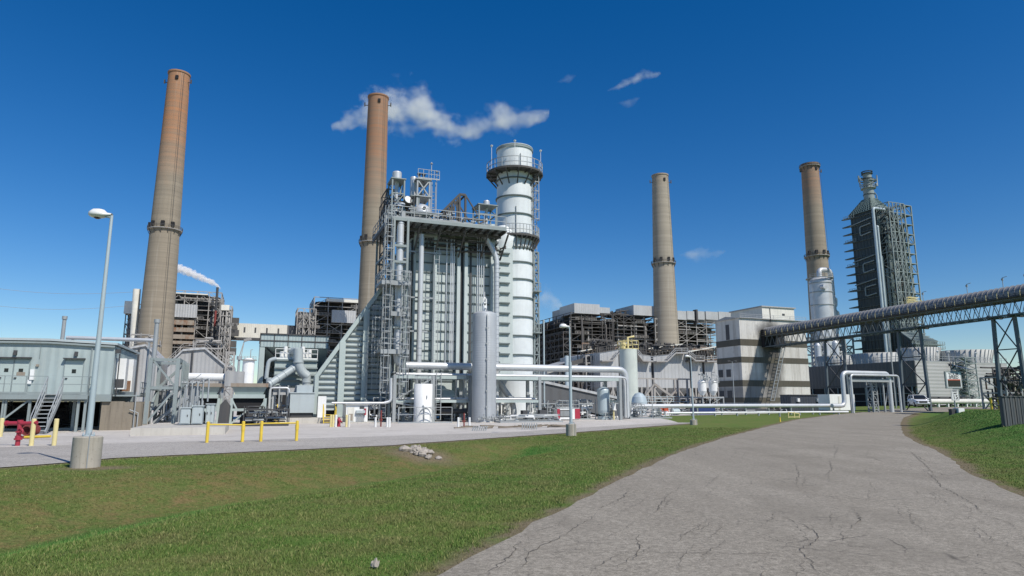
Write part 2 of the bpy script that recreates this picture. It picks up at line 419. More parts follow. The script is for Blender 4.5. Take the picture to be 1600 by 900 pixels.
def asphalt_mat(name, c0, c1, cracks=True, speck=.5, seams=False):
    m = bpy.data.materials.new(name); nt, b = nodes(m); co = coords(nt)
    big = noise(nt, coords(nt, (1, .25, 1)), .45, 5); c = mixc(nt, ramp(nt, big, [(.3, 0.), (.7, 1.)]), c0, c1)
    c = mixc(nt, ramp(nt, noise(nt, co, .7, 6, .7), [(.5, 0.), (.8, .25)]), c, tuple(x * .7 for x in c0))
    mid = noise(nt, co, 15, 5, .9); c = mixc(nt, ramp(nt, mid, [(.40, .75), (.49, 0.)]), c, tuple(x * .55 for x in c0)); c = mixc(nt, ramp(nt, mid, [(.51, 0.), (.60, .7)]), c, tuple(min(1, x * 1.4) for x in c1))
    fine = noise(nt, co, 80, 3, .9)
    c = mixc(nt, ramp(nt, fine, [(.40, speck), (.5, 0.)]), c, tuple(x * .45 for x in c0))
    c = mixc(nt, ramp(nt, fine, [(.52, 0.), (.7, speck)]), c, tuple(min(1, x * 1.5) for x in c1))
    if cracks:
        ln = noise(nt, coords(nt, (1.1, .05, 1)), 1.3, 3, .5); c = mixc(nt, ramp(nt, ln, [(.4, 0.), (.7, .35)]), c, tuple(x * .72 for x in c0))
        pt_ = noise(nt, co, .28, 2, .4); c = mixc(nt, ramp(nt, pt_, [(.56, 0.), (.6, .3)]), c, tuple(x * .75 for x in c0))
    else:
        pt_ = noise(nt, coords(nt, (.35, 1, 1)), .5, 5, .6); c = mixc(nt, ramp(nt, pt_, [(.5, 0.), (.7, .4)]), c, tuple(x * .6 for x in c0)); c = mixc(nt, ramp(nt, noise(nt, co, 1.7, 3, .5), [(.66, 0.), (.72, .5)]), c, (.16, .145, .125))
    pit = noise(nt, co, 9, 2, .5); c = mixc(nt, ramp(nt, pit, [(.74, 0.), (.77, .7)]), c, (.05, .05, .05))
    hgt = fine
    if cracks:
        warp = mk(nt, 'ShaderNodeTexNoise', Scale=1.6, Detail=5, Roughness=.65); nt.links.new(co, warp.inputs['Vector'])
        va = mk(nt, 'ShaderNodeVectorMath', operation='MULTIPLY_ADD'); nt.links.new(warp.outputs['Color'], va.inputs[0]); va.inputs[1].default_value = (.35, .35, 0); nt.links.new(coords(nt, (1.3, 1.0, 1)), va.inputs[2])
        vo = mk(nt, 'ShaderNodeTexVoronoi', feature='DISTANCE_TO_EDGE', Scale=.8); nt.links.new(va.outputs[0], vo.inputs['Vector'])
        msk = ramp(nt, noise(nt, co, .35, 3), [(.5, 0.), (.62, .8)])
        cr = ramp(nt, vo.outputs['Distance'], [(.0, .9), (.004, .6), (.01, 0.)])
        f = mixc(nt, 1., cr, msk, 'MULTIPLY')
        c = mixc(nt, f, c, (.045, .042, .038))
    nt.links.new(c, b.inputs['Base Color']); b.inputs['Roughness'].default_value = .92; b.inputs['Specular IOR Level'].default_value = .2
    bump(nt, b, hgt, .45, .01)
    return m
def gravel_mat():
    m = bpy.data.materials.new('pale_gravel'); nt, b = nodes(m); co = coords(nt)
    c = mixc(nt, ramp(nt, noise(nt, co, .25, 5), [(.35, 0.), (.65, 1.)]), (.54, .505, .455), (.63, .595, .54))
    c = mixc(nt, ramp(nt, noise(nt, co, 14, 5, .8), [(.3, .5), (.55, 0.)]), c, (.34, .31, .27))
    c = mixc(nt, ramp(nt, noise(nt, co, 1.2, 6, .7), [(.55, 0.), (.72, .6)]), c, (.3, .26, .2)); c = mixc(nt, ramp(nt, noise(nt, coords(nt, (.25, 1, 1)), .8, 4, .6), [(.6, 0.), (.68, .45)]), c, (.36, .33, .28))
    nt.links.new(c, b.inputs['Base Color']); b.inputs['Roughness'].default_value = 1
    bump(nt, b, noise(nt, co, 16, 5, .8), .8, .06); return m
def flatmat(name, col, rough=.6, emit=0):
    m = bpy.data.materials.new(name); nt, b = nodes(m); b.inputs['Base Color'].default_value = (*col, 1); b.inputs['Roughness'].default_value = rough
    return m
INK = flatmat('black_lettering', (.015, .015, .018))

# ------------------------------------------------------------------ ground, pad, roads
def nonuni(lo, hi, c0, c1, fine):
    a = list(np.arange(c0, c1, fine)); s = fine; x = a[-1]
    while x < hi: s *= 1.22; x += s; a.append(x)
    s = fine; x = a[0]; pre = []
    while x > lo: s *= 1.22; x -= s; pre.append(x)
    return np.array(pre[::-1] + a)
BANK = DITCH
def dryness(x, y):
    x = np.asarray(x, float); y = np.asarray(y, float)
    d, s = polydist(x, y, DITCH)
    wob = .35 * np.sin(x * 1.3 + np.sin(y * .9) * 1.7) * np.sin(y * 1.1 + .7) + .25 * np.sin(x * 3.1 + y * 2.3) * np.sin(y * 2.7 - x)
    # bank between the ditch and the pad road is browner; the ditch line and the strip before it are lush
    bank = np.where(s > 0, np.exp(-((d + wob - 1.6) / 2.9) ** 2) * (.72 + .5 * wob), np.exp(-(d / (.3 + .3 * np.abs(wob))) ** 2)) * (1 - ss((y - 24) / 14)) * .8
    lush = np.where(s < 0, np.exp(-((d + wob - 1.0) / 1.0) ** 2), 0) * (1 - ss((y - 50) / 30)) * .85
    dr, sr = polydist(x, y, RIGHT_EDGE); right = np.where(sr < 0, ss((dr - 1.2) / 2.5) * .6, 0)
    edge = np.where(sr < 0, np.exp(-(dr / .5) ** 2) * .7, 0)
    patch = .95 * np.exp(-(((x - 38.3) / 2.6) ** 2 + ((y - 51.5) / 5.5) ** 2))
    return np.clip(bank + edge + patch, 0, 1), np.clip(lush + right - patch, 0, 1)
def soil(x, y):
    a, _ = polydist(x, y, ROADL[2:]); b, _ = polydist(x, y, ROADR[4:]); c, _ = polydist(x, y, PADBW); n = .5 + .5 * np.sin(x * 7.3 + np.sin(y * 5.1) * 2) * np.sin(y * 6.7 + x * 2.1)
    k = 1 + y / 30
    s = np.exp(-(a / (.12 + .22 * n) / k) ** 2) + np.exp(-(b / (.12 + .22 * n) / k) ** 2) + .8 * np.exp(-(c / (.15 + .2 * n) / k) ** 2)
    lx, ly = LAMPB; s += .9 * np.exp(-(((x - lx - .5) / 1.1) ** 2 + ((y - ly + .3) / .7) ** 2) * (1.2 - .6 * n))
    rx, ry = ROCKB; s += .95 * np.exp(-(((x - rx) / 1.5) ** 2 + ((y - ry) / 1.6) ** 2) * (1.2 - .6 * n))
    return np.clip(s, 0, 1)
def add_dry(me, co):
    d, l = dryness(co[:, 0], co[:, 1]); a = me.color_attributes.new('dry', 'FLOAT_COLOR', 'POINT')
    arr = np.ones((len(co), 4)); arr[:, 0] = d; arr[:, 1] = l; arr[:, 2] = soil(co[:, 0], co[:, 1]); a.data.foreach_set('color', arr.ravel())
def grid_sheet(name, xs, ys, mat, dz=0., mask=None):
    X, Y = np.meshgrid(xs, ys); Z = zt(X, Y) + dz
    # soft unevenness of turf
    co = np.stack([X.ravel(), Y.ravel(), Z.ravel()], 1); nx = len(xs)
    i = np.arange(len(xs) - 1)[None, :] + nx * np.arange(len(ys) - 1)[:, None]; i = i.ravel()
    F = np.stack([i, i + 1, i + nx + 1, i + nx], 1)
    me = bpy.data.meshes.new(name); me.vertices.add(len(co)); me.vertices.foreach_set('co', co.ravel())
    me.loops.add(F.size); me.loops.foreach_set('vertex_index', F.ravel()); me.polygons.add(len(F))
    me.polygons.foreach_set('loop_start', np.arange(len(F)) * 4); me.polygons.foreach_set('loop_total', np.full(len(F), 4))
    me.polygons.foreach_set('use_smooth', np.ones(len(F), bool)); me.update(); me.validate(); add_dry(me, co)
    me.materials.append(mat); o = bpy.data.objects.new(name, me); COL.objects.link(o); return o

def strip(name, left, right, mat, dz, n=90, m=8, jag=0., seed=1):
    def res(pts):
        pts = np.array(pts); L = np.r_[0, np.cumsum(np.hypot(*np.diff(pts, axis=0).T))]
        # smooth by Catmull-like cubic sampling
        t = np.linspace(0, 1, n); tt = L / L[-1]
        return np.stack([np.interp(t, tt, pts[:, 0]), np.interp(t, tt, pts[:, 1])], 1)
    def smooth(p, k=2):
        for _ in range(k): p[1:-1] = (p[:-2] + 2 * p[1:-1] + p[2:]) / 4
        return p
    Lp, Rp = smooth(res(left)), smooth(res(right)); r = random.Random(seed)
    mb = MB(); vs_ = []
    for i in range(n):
        a = Lp[i]; b = Rp[i]; j0 = jag * (mnoise.noise(Vector((a[0] * .9, a[1] * .9, seed)))); j1 = jag * (mnoise.noise(Vector((b[0] * .9, b[1] * .9, seed + 9))))
        w = max(np.hypot(*(b - a)), .1)
        for k in range(m + 1):
            t = k / m; t = (0 + j0 / w) * (1 - t) + (1 + j1 / w) * t
            x, y = a + (b - a) * t; vs_.append((x, y, z1(x, y) + dz))
    fs = [(i * (m + 1) + k, i * (m + 1) + k + 1, (i + 1) * (m + 1) + k + 1, (i + 1) * (m + 1) + k) for i in range(n - 1) for k in range(m)]
    mb.add(vs_, [f[::1] for f in fs], True); return mb.build(name, mat)
def flatmat0():
    m = bpy.data.materials.new('crack_dirt'); nt, b = nodes(m); b.inputs['Base Color'].default_value = (.085, .075, .06, 1); b.inputs['Roughness'].default_value = 1; return m
GP = lambda pts: [G(*p) for p in pts]
ROADL = GP([(-100, 1400), (350, 1060), (500, 990), (690, 900), (775, 855), (860, 810), (930, 771), (1000, 736), (1060, 708), (1128, 686), (1192, 669), (1246, 656), (1308, 647.5), (1352, 644)])
ROADR = GP([(3400, 1400), (2350, 1130), (2060, 1010), (1840, 900), (1720, 840), (1600, 780), (1544, 754), (1510, 740), (1487, 720), (1459, 703), (1431, 692), (1411, 679), (1407, 662), (1412, 653), (1428, 646)])
PADBW = [G(*p) for p in [(-300, 754), (0, 732), (115, 723), (160, 717.5), (300, 711), (450, 704), (600, 697), (700, 690), (800, 683), (900, 676), (1000, 668), (1090, 661)]]
LAMPB = G(133, 730); ROCKB = G(655, 709)
g = grid_sheet('ground', nonuni(-6000, 6000, -34, 60, .6), nonuni(-300, 9000, -4, 90, .6), ground_mat()); tag(g, kind='structure')
# beyond the bend the road swings right behind the mound
le = ROADL[-1]; re_ = ROADR[-1]
ROADL2 = ROADL + [(le[0] + 12, le[1] + 14), (le[0] + 34, le[1] + 30), (le[0] + 80, le[1] + 45), (le[0] + 200, le[1] + 60)]
ROADR2 = ROADR + [(re_[0] + 6, re_[1] + 5), (re_[0] + 22, re_[1] + 12), (re_[0] + 80, re_[1] + 20), (re_[0] + 200, re_[1] + 28)]
road = strip('road', ROADL2, ROADR2, asphalt_mat('aged_asphalt', (.265, .238, .19), (.335, .305, .25)), .03, 420, 10, .13); tag(road, kind='structure')
CR = [[(1278, 905), (1272, 884), (1258, 872), (1250, 862), (1275, 850), (1277, 838), (1262, 828), (1238, 817), (1205, 806)], [(1258, 868), (1180, 870), (1100, 869), (1010, 868), (995, 866)], [(990, 880), (1000, 862), (995, 848), (1003, 838)],
 [(800, 905), (822, 880), (826, 868), (850, 855), (875, 845), (900, 828), (925, 812), (930, 806)], [(888, 845), (905, 853), (960, 853)], [(935, 800), (975, 780), (982, 766)], [(1022, 805), (1035, 788), (1045, 775)], [(1600, 836), (1570, 818), (1535, 805), (1520, 790), (1495, 775), (1470, 762), (1455, 745), (1440, 735)],
 [(1430, 712), (1445, 722), (1470, 727), (1490, 724)], [(1440, 735), (1480, 745), (1510, 742)], [(1245, 760), (1248, 740), (1243, 725)], [(1290, 745), (1300, 735), (1296, 722)], [(1360, 715), (1375, 722), (1410, 730)], [(1420, 705), (1432, 716), (1450, 732), (1462, 748)], [(1140, 777), (1200, 778), (1240, 776)], [(1330, 830), (1345, 815), (1335, 800)], [(760, 905), (800, 870), (812, 850)], [(1420, 700), (1400, 698), (1380, 700)], [(1160, 692), (1190, 684), (1205, 680)]]
cr_ = random.Random(3)
for _ in range(70):                                  # short fine cracks, mostly lengthwise
    y = 560 + 345 * cr_.random() ** .6 if False else cr_.uniform(690, 900); xl = 1128 - (y - 686) * 2.05; xr = 1431 + (y - 692) * 2.1; x = cr_.uniform(xl + 20, min(xr, 1640) - 20); s_ = (y - 640) / 220
    if cr_.random() < .65: CR.append([(x, y), (x + cr_.uniform(-14, 14) * s_ + (x - 1330) * .1 * s_, y + 18 * s_), (x + cr_.uniform(-22, 22) * s_ + (x - 1330) * .2 * s_, y + 40 * s_)])
    else: CR.append([(x, y), (x + 40 * s_, y + cr_.uniform(-4, 4) * s_), (x + cr_.uniform(60, 130) * s_, y + cr_.uniform(-8, 8) * s_)])
mb = MB()
for li, line in enumerate(CR):
    thin = 1 if li < 19 else .5
    gp = [G(*p) for p in line]; pts = [Vector(gp[0])]
    for a, b in zip(gp[:-1], gp[1:]):
        L = math.dist(a, b); n = max(2, int(L / .09)); nx, ny = (b[1] - a[1]) / L, -(b[0] - a[0]) / L
        for i in range(1, n + 1): f = i / n; j = cr_.uniform(-.035, .035) if i < n else 0; pts.append(Vector((a[0] + (b[0] - a[0]) * f + nx * j, a[1] + (b[1] - a[1]) * f + ny * j)))
    vs_ = []
    for i, p in enumerate(pts):
        d = (pts[min(i + 1, len(pts) - 1)] - pts[max(0, i - 1)]); d = d.normalized() if d.length else Vector((1, 0)); w = cr_.uniform(.0015, .0052) * thin * (1 + p[1] / 25) * (.3 + .7 * math.sin(math.pi * (i + .5) / len(pts)))
        z = z1(p[0], p[1]) + .037; vs_ += [(p[0] - d[1] * w, p[1] + d[0] * w, z), (p[0] + d[1] * w, p[1] - d[0] * w, z)]
    mb.add(vs_, [(2 * i, 2 * i + 1, 2 * i + 3, 2 * i + 2) for i in range(len(pts) - 1)])
crk = mb.build('cracks', flatmat0(), road)
PADT = [(-700, 706), (-300, 703), (0, 700), (160, 694), (400, 688), (640, 681), (800, 676), (900, 669), (1000, 663.5), (1060, 660.5)]
PADB = [(-700, 790), (-300, 754), (0, 732), (115, 723), (160, 717.5), (300, 711), (450, 704), (600, 697), (700, 690), (800, 683), (900, 676), (1000, 668), (1090, 661)]
pr = strip('pad_road', GP(PADT), GP(PADB), asphalt_mat('pale_service_road', (.36, .335, .30), (.43, .405, .365), False, .35), .024, 120, 5, .2, 3); tag(pr, kind='structure')
# gravel yard under the plant
gx = GP(PADT[::1]); 
yard = gx + GP([(1045, 656), (1010, 650.5)]) + GP([(1060, 649.5), (1240, 645.5), (1330, 642)])
mb = MB(); pts = [(x, y, .014) for x, y in yard] + [(420, 300, .014), (420, 900, .014), (-700, 900, .014), (-300, 40, .014)]
mb.add(pts, [tuple(range(len(pts)))]); o = mb.build('gravel_yard', gravel_mat()); tag(o, kind='structure')

# grass blades: real triangles where the turf is close enough to show them
def inpoly(x, y, poly):
    r = np.zeros(x.shape, bool); n = len(poly)
    for i in range(n):
        x0, y0 = poly[i]; x1, y1 = poly[(i + 1) % n]
        c = ((y0 > y) != (y1 > y)) & (x < (x1 - x0) * (y - y0) / ((y1 - y0) or 1e-9) + x0); r ^= c
    return r
def grass(n=1000000):
    R = np.random.default_rng(5)
    th = R.uniform(-.80, .80, n); dist = 3.2 * (48 / 3.2) ** (R.random(n) ** .62)
    x = dist * np.tan(th) ; y = dist
    keep = ~inpoly(x, y, ROADL + ROADR[::-1]) & ~inpoly(x, y, GP(PADT) + GP(PADB)[::-1])
    gl = GP(PADT); back = np.interp(x, [p[0] for p in gl], [p[1] for p in gl]); keep &= (y < back) | (x > 17)
    d, l = dryness(x, y); dens = (1 - .3 * d) * (1 - .85 * ss((soil(x, y) - .25) / .5)); keep &= R.random(n) < dens
    clump = .5 * (np.sin(x * 2.1 + 1.3 * np.sin(y * 1.7)) * np.sin(y * 2.6 + np.sin(x * 1.1)) + np.sin(x * 5.3 + y * 3.1) * np.sin(y * 6.1 - x * 2.2)); 
    x, y, l, clump, d = x[keep], y[keep], l[keep], clump[keep], d[keep]; n = len(x)
    h = R.uniform(.012, .05, n) * (1 + .7 * l) * (1 + .5 * clump) * (1 - .35 * d); a = R.uniform(0, 2 * math.pi, n)
    w = R.uniform(.0018, .004, n) * (1 + y / 10); lean = R.uniform(.1, .9, n) * h; la = R.uniform(0, 2 * math.pi, n)
    z = zt(x, y) - .004; dx, dy = np.cos(a) * w, np.sin(a) * w
    v = np.empty((n, 3, 3)); v[:, 0] = np.stack([x - dx, y - dy, z], 1); v[:, 1] = np.stack([x + dx, y + dy, z], 1)
    v[:, 2] = np.stack([x + lean * np.cos(la), y + lean * np.sin(la), z + h], 1); v = v.reshape(-1, 3)
    me = bpy.data.meshes.new('grass'); me.vertices.add(3 * n); me.vertices.foreach_set('co', v.ravel())
    me.loops.add(3 * n); me.loops.foreach_set('vertex_index', np.arange(3 * n)); me.polygons.add(n)
    me.polygons.foreach_set('loop_start', np.arange(n) * 3); me.polygons.foreach_set('loop_total', np.full(n, 3)); me.update()
    add_dry(me, v); c = me.color_attributes.new('tint', 'FLOAT_COLOR', 'POINT'); arr = np.ones((3 * n, 4))
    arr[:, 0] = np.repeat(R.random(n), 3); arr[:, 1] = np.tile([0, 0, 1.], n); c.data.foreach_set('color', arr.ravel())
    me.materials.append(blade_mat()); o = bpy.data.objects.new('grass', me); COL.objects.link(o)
    tag(o, 'short mown green grass on the verge beside the road', 'grass', kind='stuff')
grass()
#PART2
# ------------------------------------------------------------------ chimneys
def chimney(px, py, D, rtop_px, ring_py, y2, r2_px, label, base, top, z0f, band=False):
    oa = 1 / math.sqrt(1 + ((px - 800) / FPX) ** 2); q = P(px, py, D); dist = q[1] * CT + (q[2] - CAMH) * ST; rt = rtop_px * dist / FPX * oa; q = (q[0], q[1], P(px, py, D - rt)[2] - .8)
    t = Th('chimney', label, 'chimney', at=(q[0], D), rz=0, group='tall tapering concrete chimneys', z=0)
    zt_ = q[2]; q2 = P(px, y2, D); d2 = q2[1] * CT + (q2[2] - CAMH) * ST; rb2 = r2_px * d2 / FPX * oa
    k = (rb2 - rt) / (zt_ - q2[2]); R = lambda z: rt + k * (zt_ - z)
    n = 26; prof = [(R(zt_ * i / n), zt_ * i / n) for i in range(n + 1)]
    mb = MB(); mb.lathe(prof, n=48, sharp=False); mb.lathe([(rt, zt_), (rt + .35, zt_), (rt + .35, zt_ + .8), (rt - .5, zt_ + .8), (rt - .5, zt_ - 3), (0, zt_ - 3)], n=48)
    t.part('shaft', mb, chimney_mat('chimney_concrete', base, top, zt_ * z0f, zt_ * 1.05))
    def ring(z, wid, name='platform'):
        r = R(z); mb = MB(); mb.lathe([(r - .1, z), (r + wid, z), (r + wid, z + .35), (r - .1, z + .35)], n=40); pl = t.part(name, mb, LSTEEL)
        rl = MB()
        for h in (.7, 1.3): rl.lathe([(r + wid - .1, z + .35 + h), (r + wid, z + .35 + h), (r + wid, z + .5 + h), (r + wid - .1, z + .5 + h)], n=40)
        for i in range(28):
            a = 2 * math.pi * i / 28; c, s_ = math.cos(a), math.sin(a)
            rl.bar(((r + wid) * c, (r + wid) * s_, z + .3), ((r + wid) * c, (r + wid) * s_, z + 1.8), .14)
            if i % 2 == 0: rl.bar((r * c, r * s_, z - 2.2), ((r + wid * .9) * c, (r + wid * .9) * s_, z), .25)
        t.part('handrail', rl, SOOT, pl)
    zr = P(px, ring_py, D)[2]; ring(zr, 1.1)
    mb = MB()
    for a in (-2.0, -1.25, -.6, -2.7): # dark inspection openings above the platform
        r = R(zr + 2.5); c, s_ = math.cos(a), math.sin(a); mb.box((r * c - .7, r * s_ - .7, zr + 1.2), (r * c + .7, r * s_ + .7, zr + 3.4))
    t.part('opening', mb, BLACK)
    mb = MB(); a = -1.25; r = R(zt_ - 3); mb.box((r * math.cos(a) - .6, r * math.sin(a) - .6, zt_ - 4.2), (r * math.cos(a) + .6, r * math.sin(a) + .6, zt_ - 2.4)); t.part('beacon_hatch', mb, BLACK)
    mb = MB()
    for a in (-3.0, -.1):
        c, s_ = math.cos(a), math.sin(a); mb.bar((r * c, r * s_, zt_ - 4), ((r + 1.6) * c, (r + 1.6) * s_, zt_ - 4), .3); mb.bar(((r + 1.6) * c, (r + 1.6) * s_, zt_ - 4.6), ((r + 1.6) * c, (r + 1.6) * s_, zt_ - 2.6), .5)
    t.part('light_bracket', mb, SOOT)
    mb = MB(); a = -.75
    for k_ in (-.5, .5):
        mb.tube([((R(z) + .35) * math.cos(a) + k_, (R(z) + .35) * math.sin(a), z) for z in (2, zt_ * .5, zt_)], .07, 5)
    t.part('ladder', mb, SOOT)
    if band: ring(P(px, 262, D)[2], 1.0, 'top_gallery')
TAN, ORG = (.285, .245, .185), (.40, .185, .085)
chimney(281, 108, 300, 17, 361, 550, 28.5, 'leftmost orange-topped chimney rising behind the lamp post', TAN, ORG, .52)
chimney(591.5, 145, 320, 15.6, 381, 450, 19.5, 'orange-brown topped chimney behind the ribbed slanting duct', TAN, (.34, .17, .09), .5)
chimney(1031, 270, 400, 12.6, 413, 540, 20, 'plain tan concrete chimney above the grey precipitator buildings', (.36, .32, .255), (.36, .29, .21), .9)
chimney(1264.5, 253, 400, 13.8, 402, 500, 19.3, 'stained concrete chimney with dark gallery band at its rim', (.30, .255, .195), (.33, .20, .13), .72, True)

# ------------------------------------------------------------------ light poles
def lamp_post(px, base_py, top_py, head_px, label, basew, baseh, joint=None, lean_px=None):
    x, y = G(px, base_py); t = Th('lamp_post', label, 'lamp post', at=(x, y), rz=0, group='single-arm lamp posts on round concrete bases')
    D = y; s = D / FPX
    mb = MB(); r = basew / 2 * s; mb.lathe([(0, -.3), (r, -.3), (r, baseh * s - .03), (r - .03, baseh * s), (0, baseh * s)], n=28); t.part('concrete_base', mb, CONC)
    zb = baseh * s; q = P(lean_px or px, top_py, D); z = q[2] - t.z; r0 = max(.06, .0115 * z)
    mb = MB(); mb.lathe([(r0 * 1.9, zb), (r0 * 1.9, zb + .04), (r0, zb + .04), (r0, zb + .3), (r0 * .48, z)], n=14)
    for k in range(4): mb.cyl((math.cos(k * 1.57 + .6) * r0 * 1.55, math.sin(k * 1.57 + .6) * r0 * 1.55, 0), .02, zb, zb + .1, 6)
    t.part('pole', mb, LAMPG)
    if joint: mb = MB(); mb.cyl((0, 0, 0), r0 * 1.25, zb, P(px, joint, D)[2], 12); t.part('pole_sleeve', mb, LAMPG)
    L = head_px * s * 1.03
    mb = MB(); mb.tube([(0, 0, z - .06), (L * .45, 0, z)], r0 * .4, 8); t.part('arm', mb, LAMPG)
    # cobra head: flattened lofted shell
    mb = MB(); rings = []; n = 12; secs = [(0.0, .07, .06), (.25, .10, .09), (.38, .2, .19), (.55, .26, .23), (.8, .27, .23), (.97, .2, .17), (1.05, .05, .05)]
    sc = abs(L) / .75
    for f, wy, hz in secs: rings.append([(L * f, wy * sc * math.cos(2 * math.pi * k / n), z + .02 + hz * sc * (math.sin(2 * math.pi * k / n) * (1 if math.sin(2 * math.pi * k / n) > 0 else .45))) for k in range(n)])
    mb.add([v for r_ in rings for v in r_], [(i * n + k, i * n + (k + 1) % n, (i + 1) * n + (k + 1) % n, (i + 1) * n + k) for i in range(len(rings) - 1) for k in range(n)][:: 1], True)
    hd = t.part('lamp_head', mb, WHITE); mb = MB(); mb.lathe([(.13 * sc, -.02), (.11 * sc, -.09 * sc), (.05 * sc, -.12 * sc), (0, -.125 * sc)], (L * .68, 0, z), 12); t.part('lens', mb, GLASS, hd)
    mb = MB(); mb.tube([(r * .62, -r * .82, -.1), (r * .62, -r * .82, zb + .04), (r0, 0, zb + .12)], .014, 6, .04); t.part('conduit', mb, STEEL)
lamp_post(133, 730, 337, -33, 'tall leaning-looking lamp post on the big concrete base nearest the camera', 40, 46, lean_px=172.5)
lamp_post(892.5, 681, 511, -15, 'lamp post in front of the pipe rack with thicker lower pole', 16, 18, 566)
lamp_post(1084, 664, 557.5, -8.5, 'small lamp post standing on the grass near the ground pipes', 11, 8)

# ------------------------------------------------------------------ control building on stilts (left)
def control_building():
    t = Th('control_building', 'pale green metal building raised on posts with steel stairs', 'building', 167, 43)
    u0 = -16.; u1 = 0.; U = lambda px, py, v=0: t.uz(px, py, v)
    zf = U(100, 616)[1]; zt_ = U(160, 540)[1]; zr = U(75, 534)[1]; ur = U(75, 560)[0]; dp = 9.
    mb = MB(); mb.prism([(u0, zf), (u1, zf), (u1, zt_), (ur, zr), (u0, zr - .15)], 0, dp)
    t.part('wall', mb, paint('flat_sage_sheeting', (.36, .43, .425), .5, streak=.3, corr=(0, .45, .3)))
    mb = MB()
    for a, b in (((u0 - .2, zr - .1), (ur, zr + .05)), ((ur, zr + .05), (u1 + .15, zt_ + .05))):
        mb.add([(a[0], -.25, a[1]), (b[0], -.25, b[1]), (b[0], dp + .3, b[1]), (a[0], dp + .3, a[1]), (a[0], -.25, a[1] + .14), (b[0], -.25, b[1] + .14), (b[0], dp + .3, b[1] + .14), (a[0], dp + .3, a[1] + .14)],
               [(0, 3, 2, 1), (4, 5, 6, 7), (0, 1, 5, 4), (1, 2, 6, 5), (2, 3, 7, 6), (3, 0, 4, 7)])
    t.part('roof', mb, BLUEG)
    def door(pa, pb, pyt, pyb, panes, lab=None):
        a = U(pa, pyt)[0]; b = U(pb, pyt)[0]; z1_ = U(pa, pyt)[1]
        mb = MB(); mb.box((a, -.05, zf + .02), (b, -.002, z1_)); d = t.part('door', mb, SAGE, label=lab)
        mb = MB(); mb.box((a - .05, -.06, zf), (a, -.003, z1_ + .05)).box((b, -.06, zf), (b + .05, -.003, z1_ + .05)); t.part('door_frame', mb, GREYP, d)
        for p0, p1, y0, y1 in panes:
            mb = MB(); mb.box((U(p0, y0)[0], -.07, U(p0, y1)[1]), (U(p1, y0)[0], -.052, U(p0, y0)[1])); t.part('window', mb, GLASS, d)
        mb = MB(); mb.box((a + .08, -.12, zf + .95), (a + .2, -.052, zf + 1.02)); t.part('handle', mb, DARK, d)
        mb = MB(); mb.box((a - .1, -.35, z1_ + .1), (b + .1, -.003, z1_ + .16)); t.part('rain_hood', mb, DARK, d)
    door(0, 23, 562, 612, [(7.5, 14, 575.5, 581)]); door(23.6, 47, 562, 612, [(30, 37, 576, 581)])
    door(103, 131, 563.5, 615, [(113, 119.5, 577, 583)])
    for px, py in ((24.5, 551.5), (119.5, 553.5)):
        mb = MB(); u, z = U(px, py); mb.box((u - .09, -.14, z - .1), (u + .09, -.003, z + .16)).box((u - .07, -.24, z - .14), (u + .07, -.1, z - .02)); t.part('wall_light', mb, DARK)
    mb = MB(); u, z = U(59, 571); mb.box((u - .07, -.12, z - .07), (u + .07, -.003, z + .07)); t.part('alarm_bell', mb, RUSTY)
    u, z = U(51, 586); mb = MB(); mb.box((u - .11, -.18, z - .3), (u + .11, -.003, z + .35)).box((u - .2, -.12, z - .55), (u, -.003, z - .3)); t.part('wall_phone', mb, WHITE); mb = MB(); mb.bar((t.u(143, 560), -.05, zf), (t.u(143, 560), -.05, zt_ - .1), .06); mb.bar((t.u(62, 560), -.03, zf + 2.2), (t.u(62, 560), -.03, zr - .3), .03); mb.bar((u0, -.14, zr - .22), (ur, -.14, zr - .06), .12).bar((ur, -.14, zr - .06), (u1, -.14, zt_ - .06), .12); t.part('gutter_and_downpipe', mb, GREYP)
    mb = MB(); u, z = U(33, 584); mb.box((u - .22, -.075, z - .12), (u + .22, -.055, z + .1)); t.part('door_notice', mb, RUSTY)
    # floor beam and deck
    mb = MB(); mb.box((u0, -.05, zf - .45), (u1 + .05, .25, zf - .002)).box((u0, dp - .3, zf - .45), (u1, dp, zf - .002)); t.part('floor_beam', mb, GREYP)
    da, db = U(71, 616, -1.6)[0], U(99, 616, -1.6)[0]
    dl, dr = u0, U(138, 616, -1.6)[0]
    mb = MB(); mb.box((dl, -1.7, zf - .12), (dr, -.06, zf - .02))
    mb.box((dl, -1.72, zf - .32), (dr, -1.62, zf - .121)); t.part('deck', mb, GREYP)
    sa, sb = U(72, 612, -1.7)[0], U(97, 612, -1.7)[0]
    mb = MB(); mb.rail([(dl, -1.68, zf), (sa, -1.68, zf)], 1.05, 1.0, .045); mb.rail([(sb, -1.68, zf), (dr, -1.68, zf), (dr, -.1, zf)], 1.05, .8, .045); t.part('handrail', mb, GREYP)
    mb = MB(); n = 10; vb = -4.1; z0 = -t.z
    for i in range(n + 1):
        f = i / n; z = zf * (1 - f) + z0; v = -1.75 + (vb + 1.75) * f; mb.box((sa + .06, v - .28, z - .05), (sb - .06, v, z))
    st = t.part('stairs', mb, STEEL)
    mb = MB()
    for u in (sa, sb):
        mb.bar((u, -1.7, zf - .12), (u, vb - .2, z0 + .05), .06, .28)
    t.part('stringer', mb, STEEL, st)
    mb = MB()
    for u in (sa, sb):
        for h in (.5, 1.0): mb.bar((u, -1.7, zf + h), (u, vb, z0 + h), .045)
        for f in (0, .33, .66, 1): mb.bar((u, -1.7 + (vb + 1.7) * f, zf * (1 - f) + z0), (u, -1.7 + (vb + 1.7) * f, zf * (1 - f) + z0 + 1.0), .045)
    t.part('stair_rail', mb, STEEL, st)
    mb = MB()
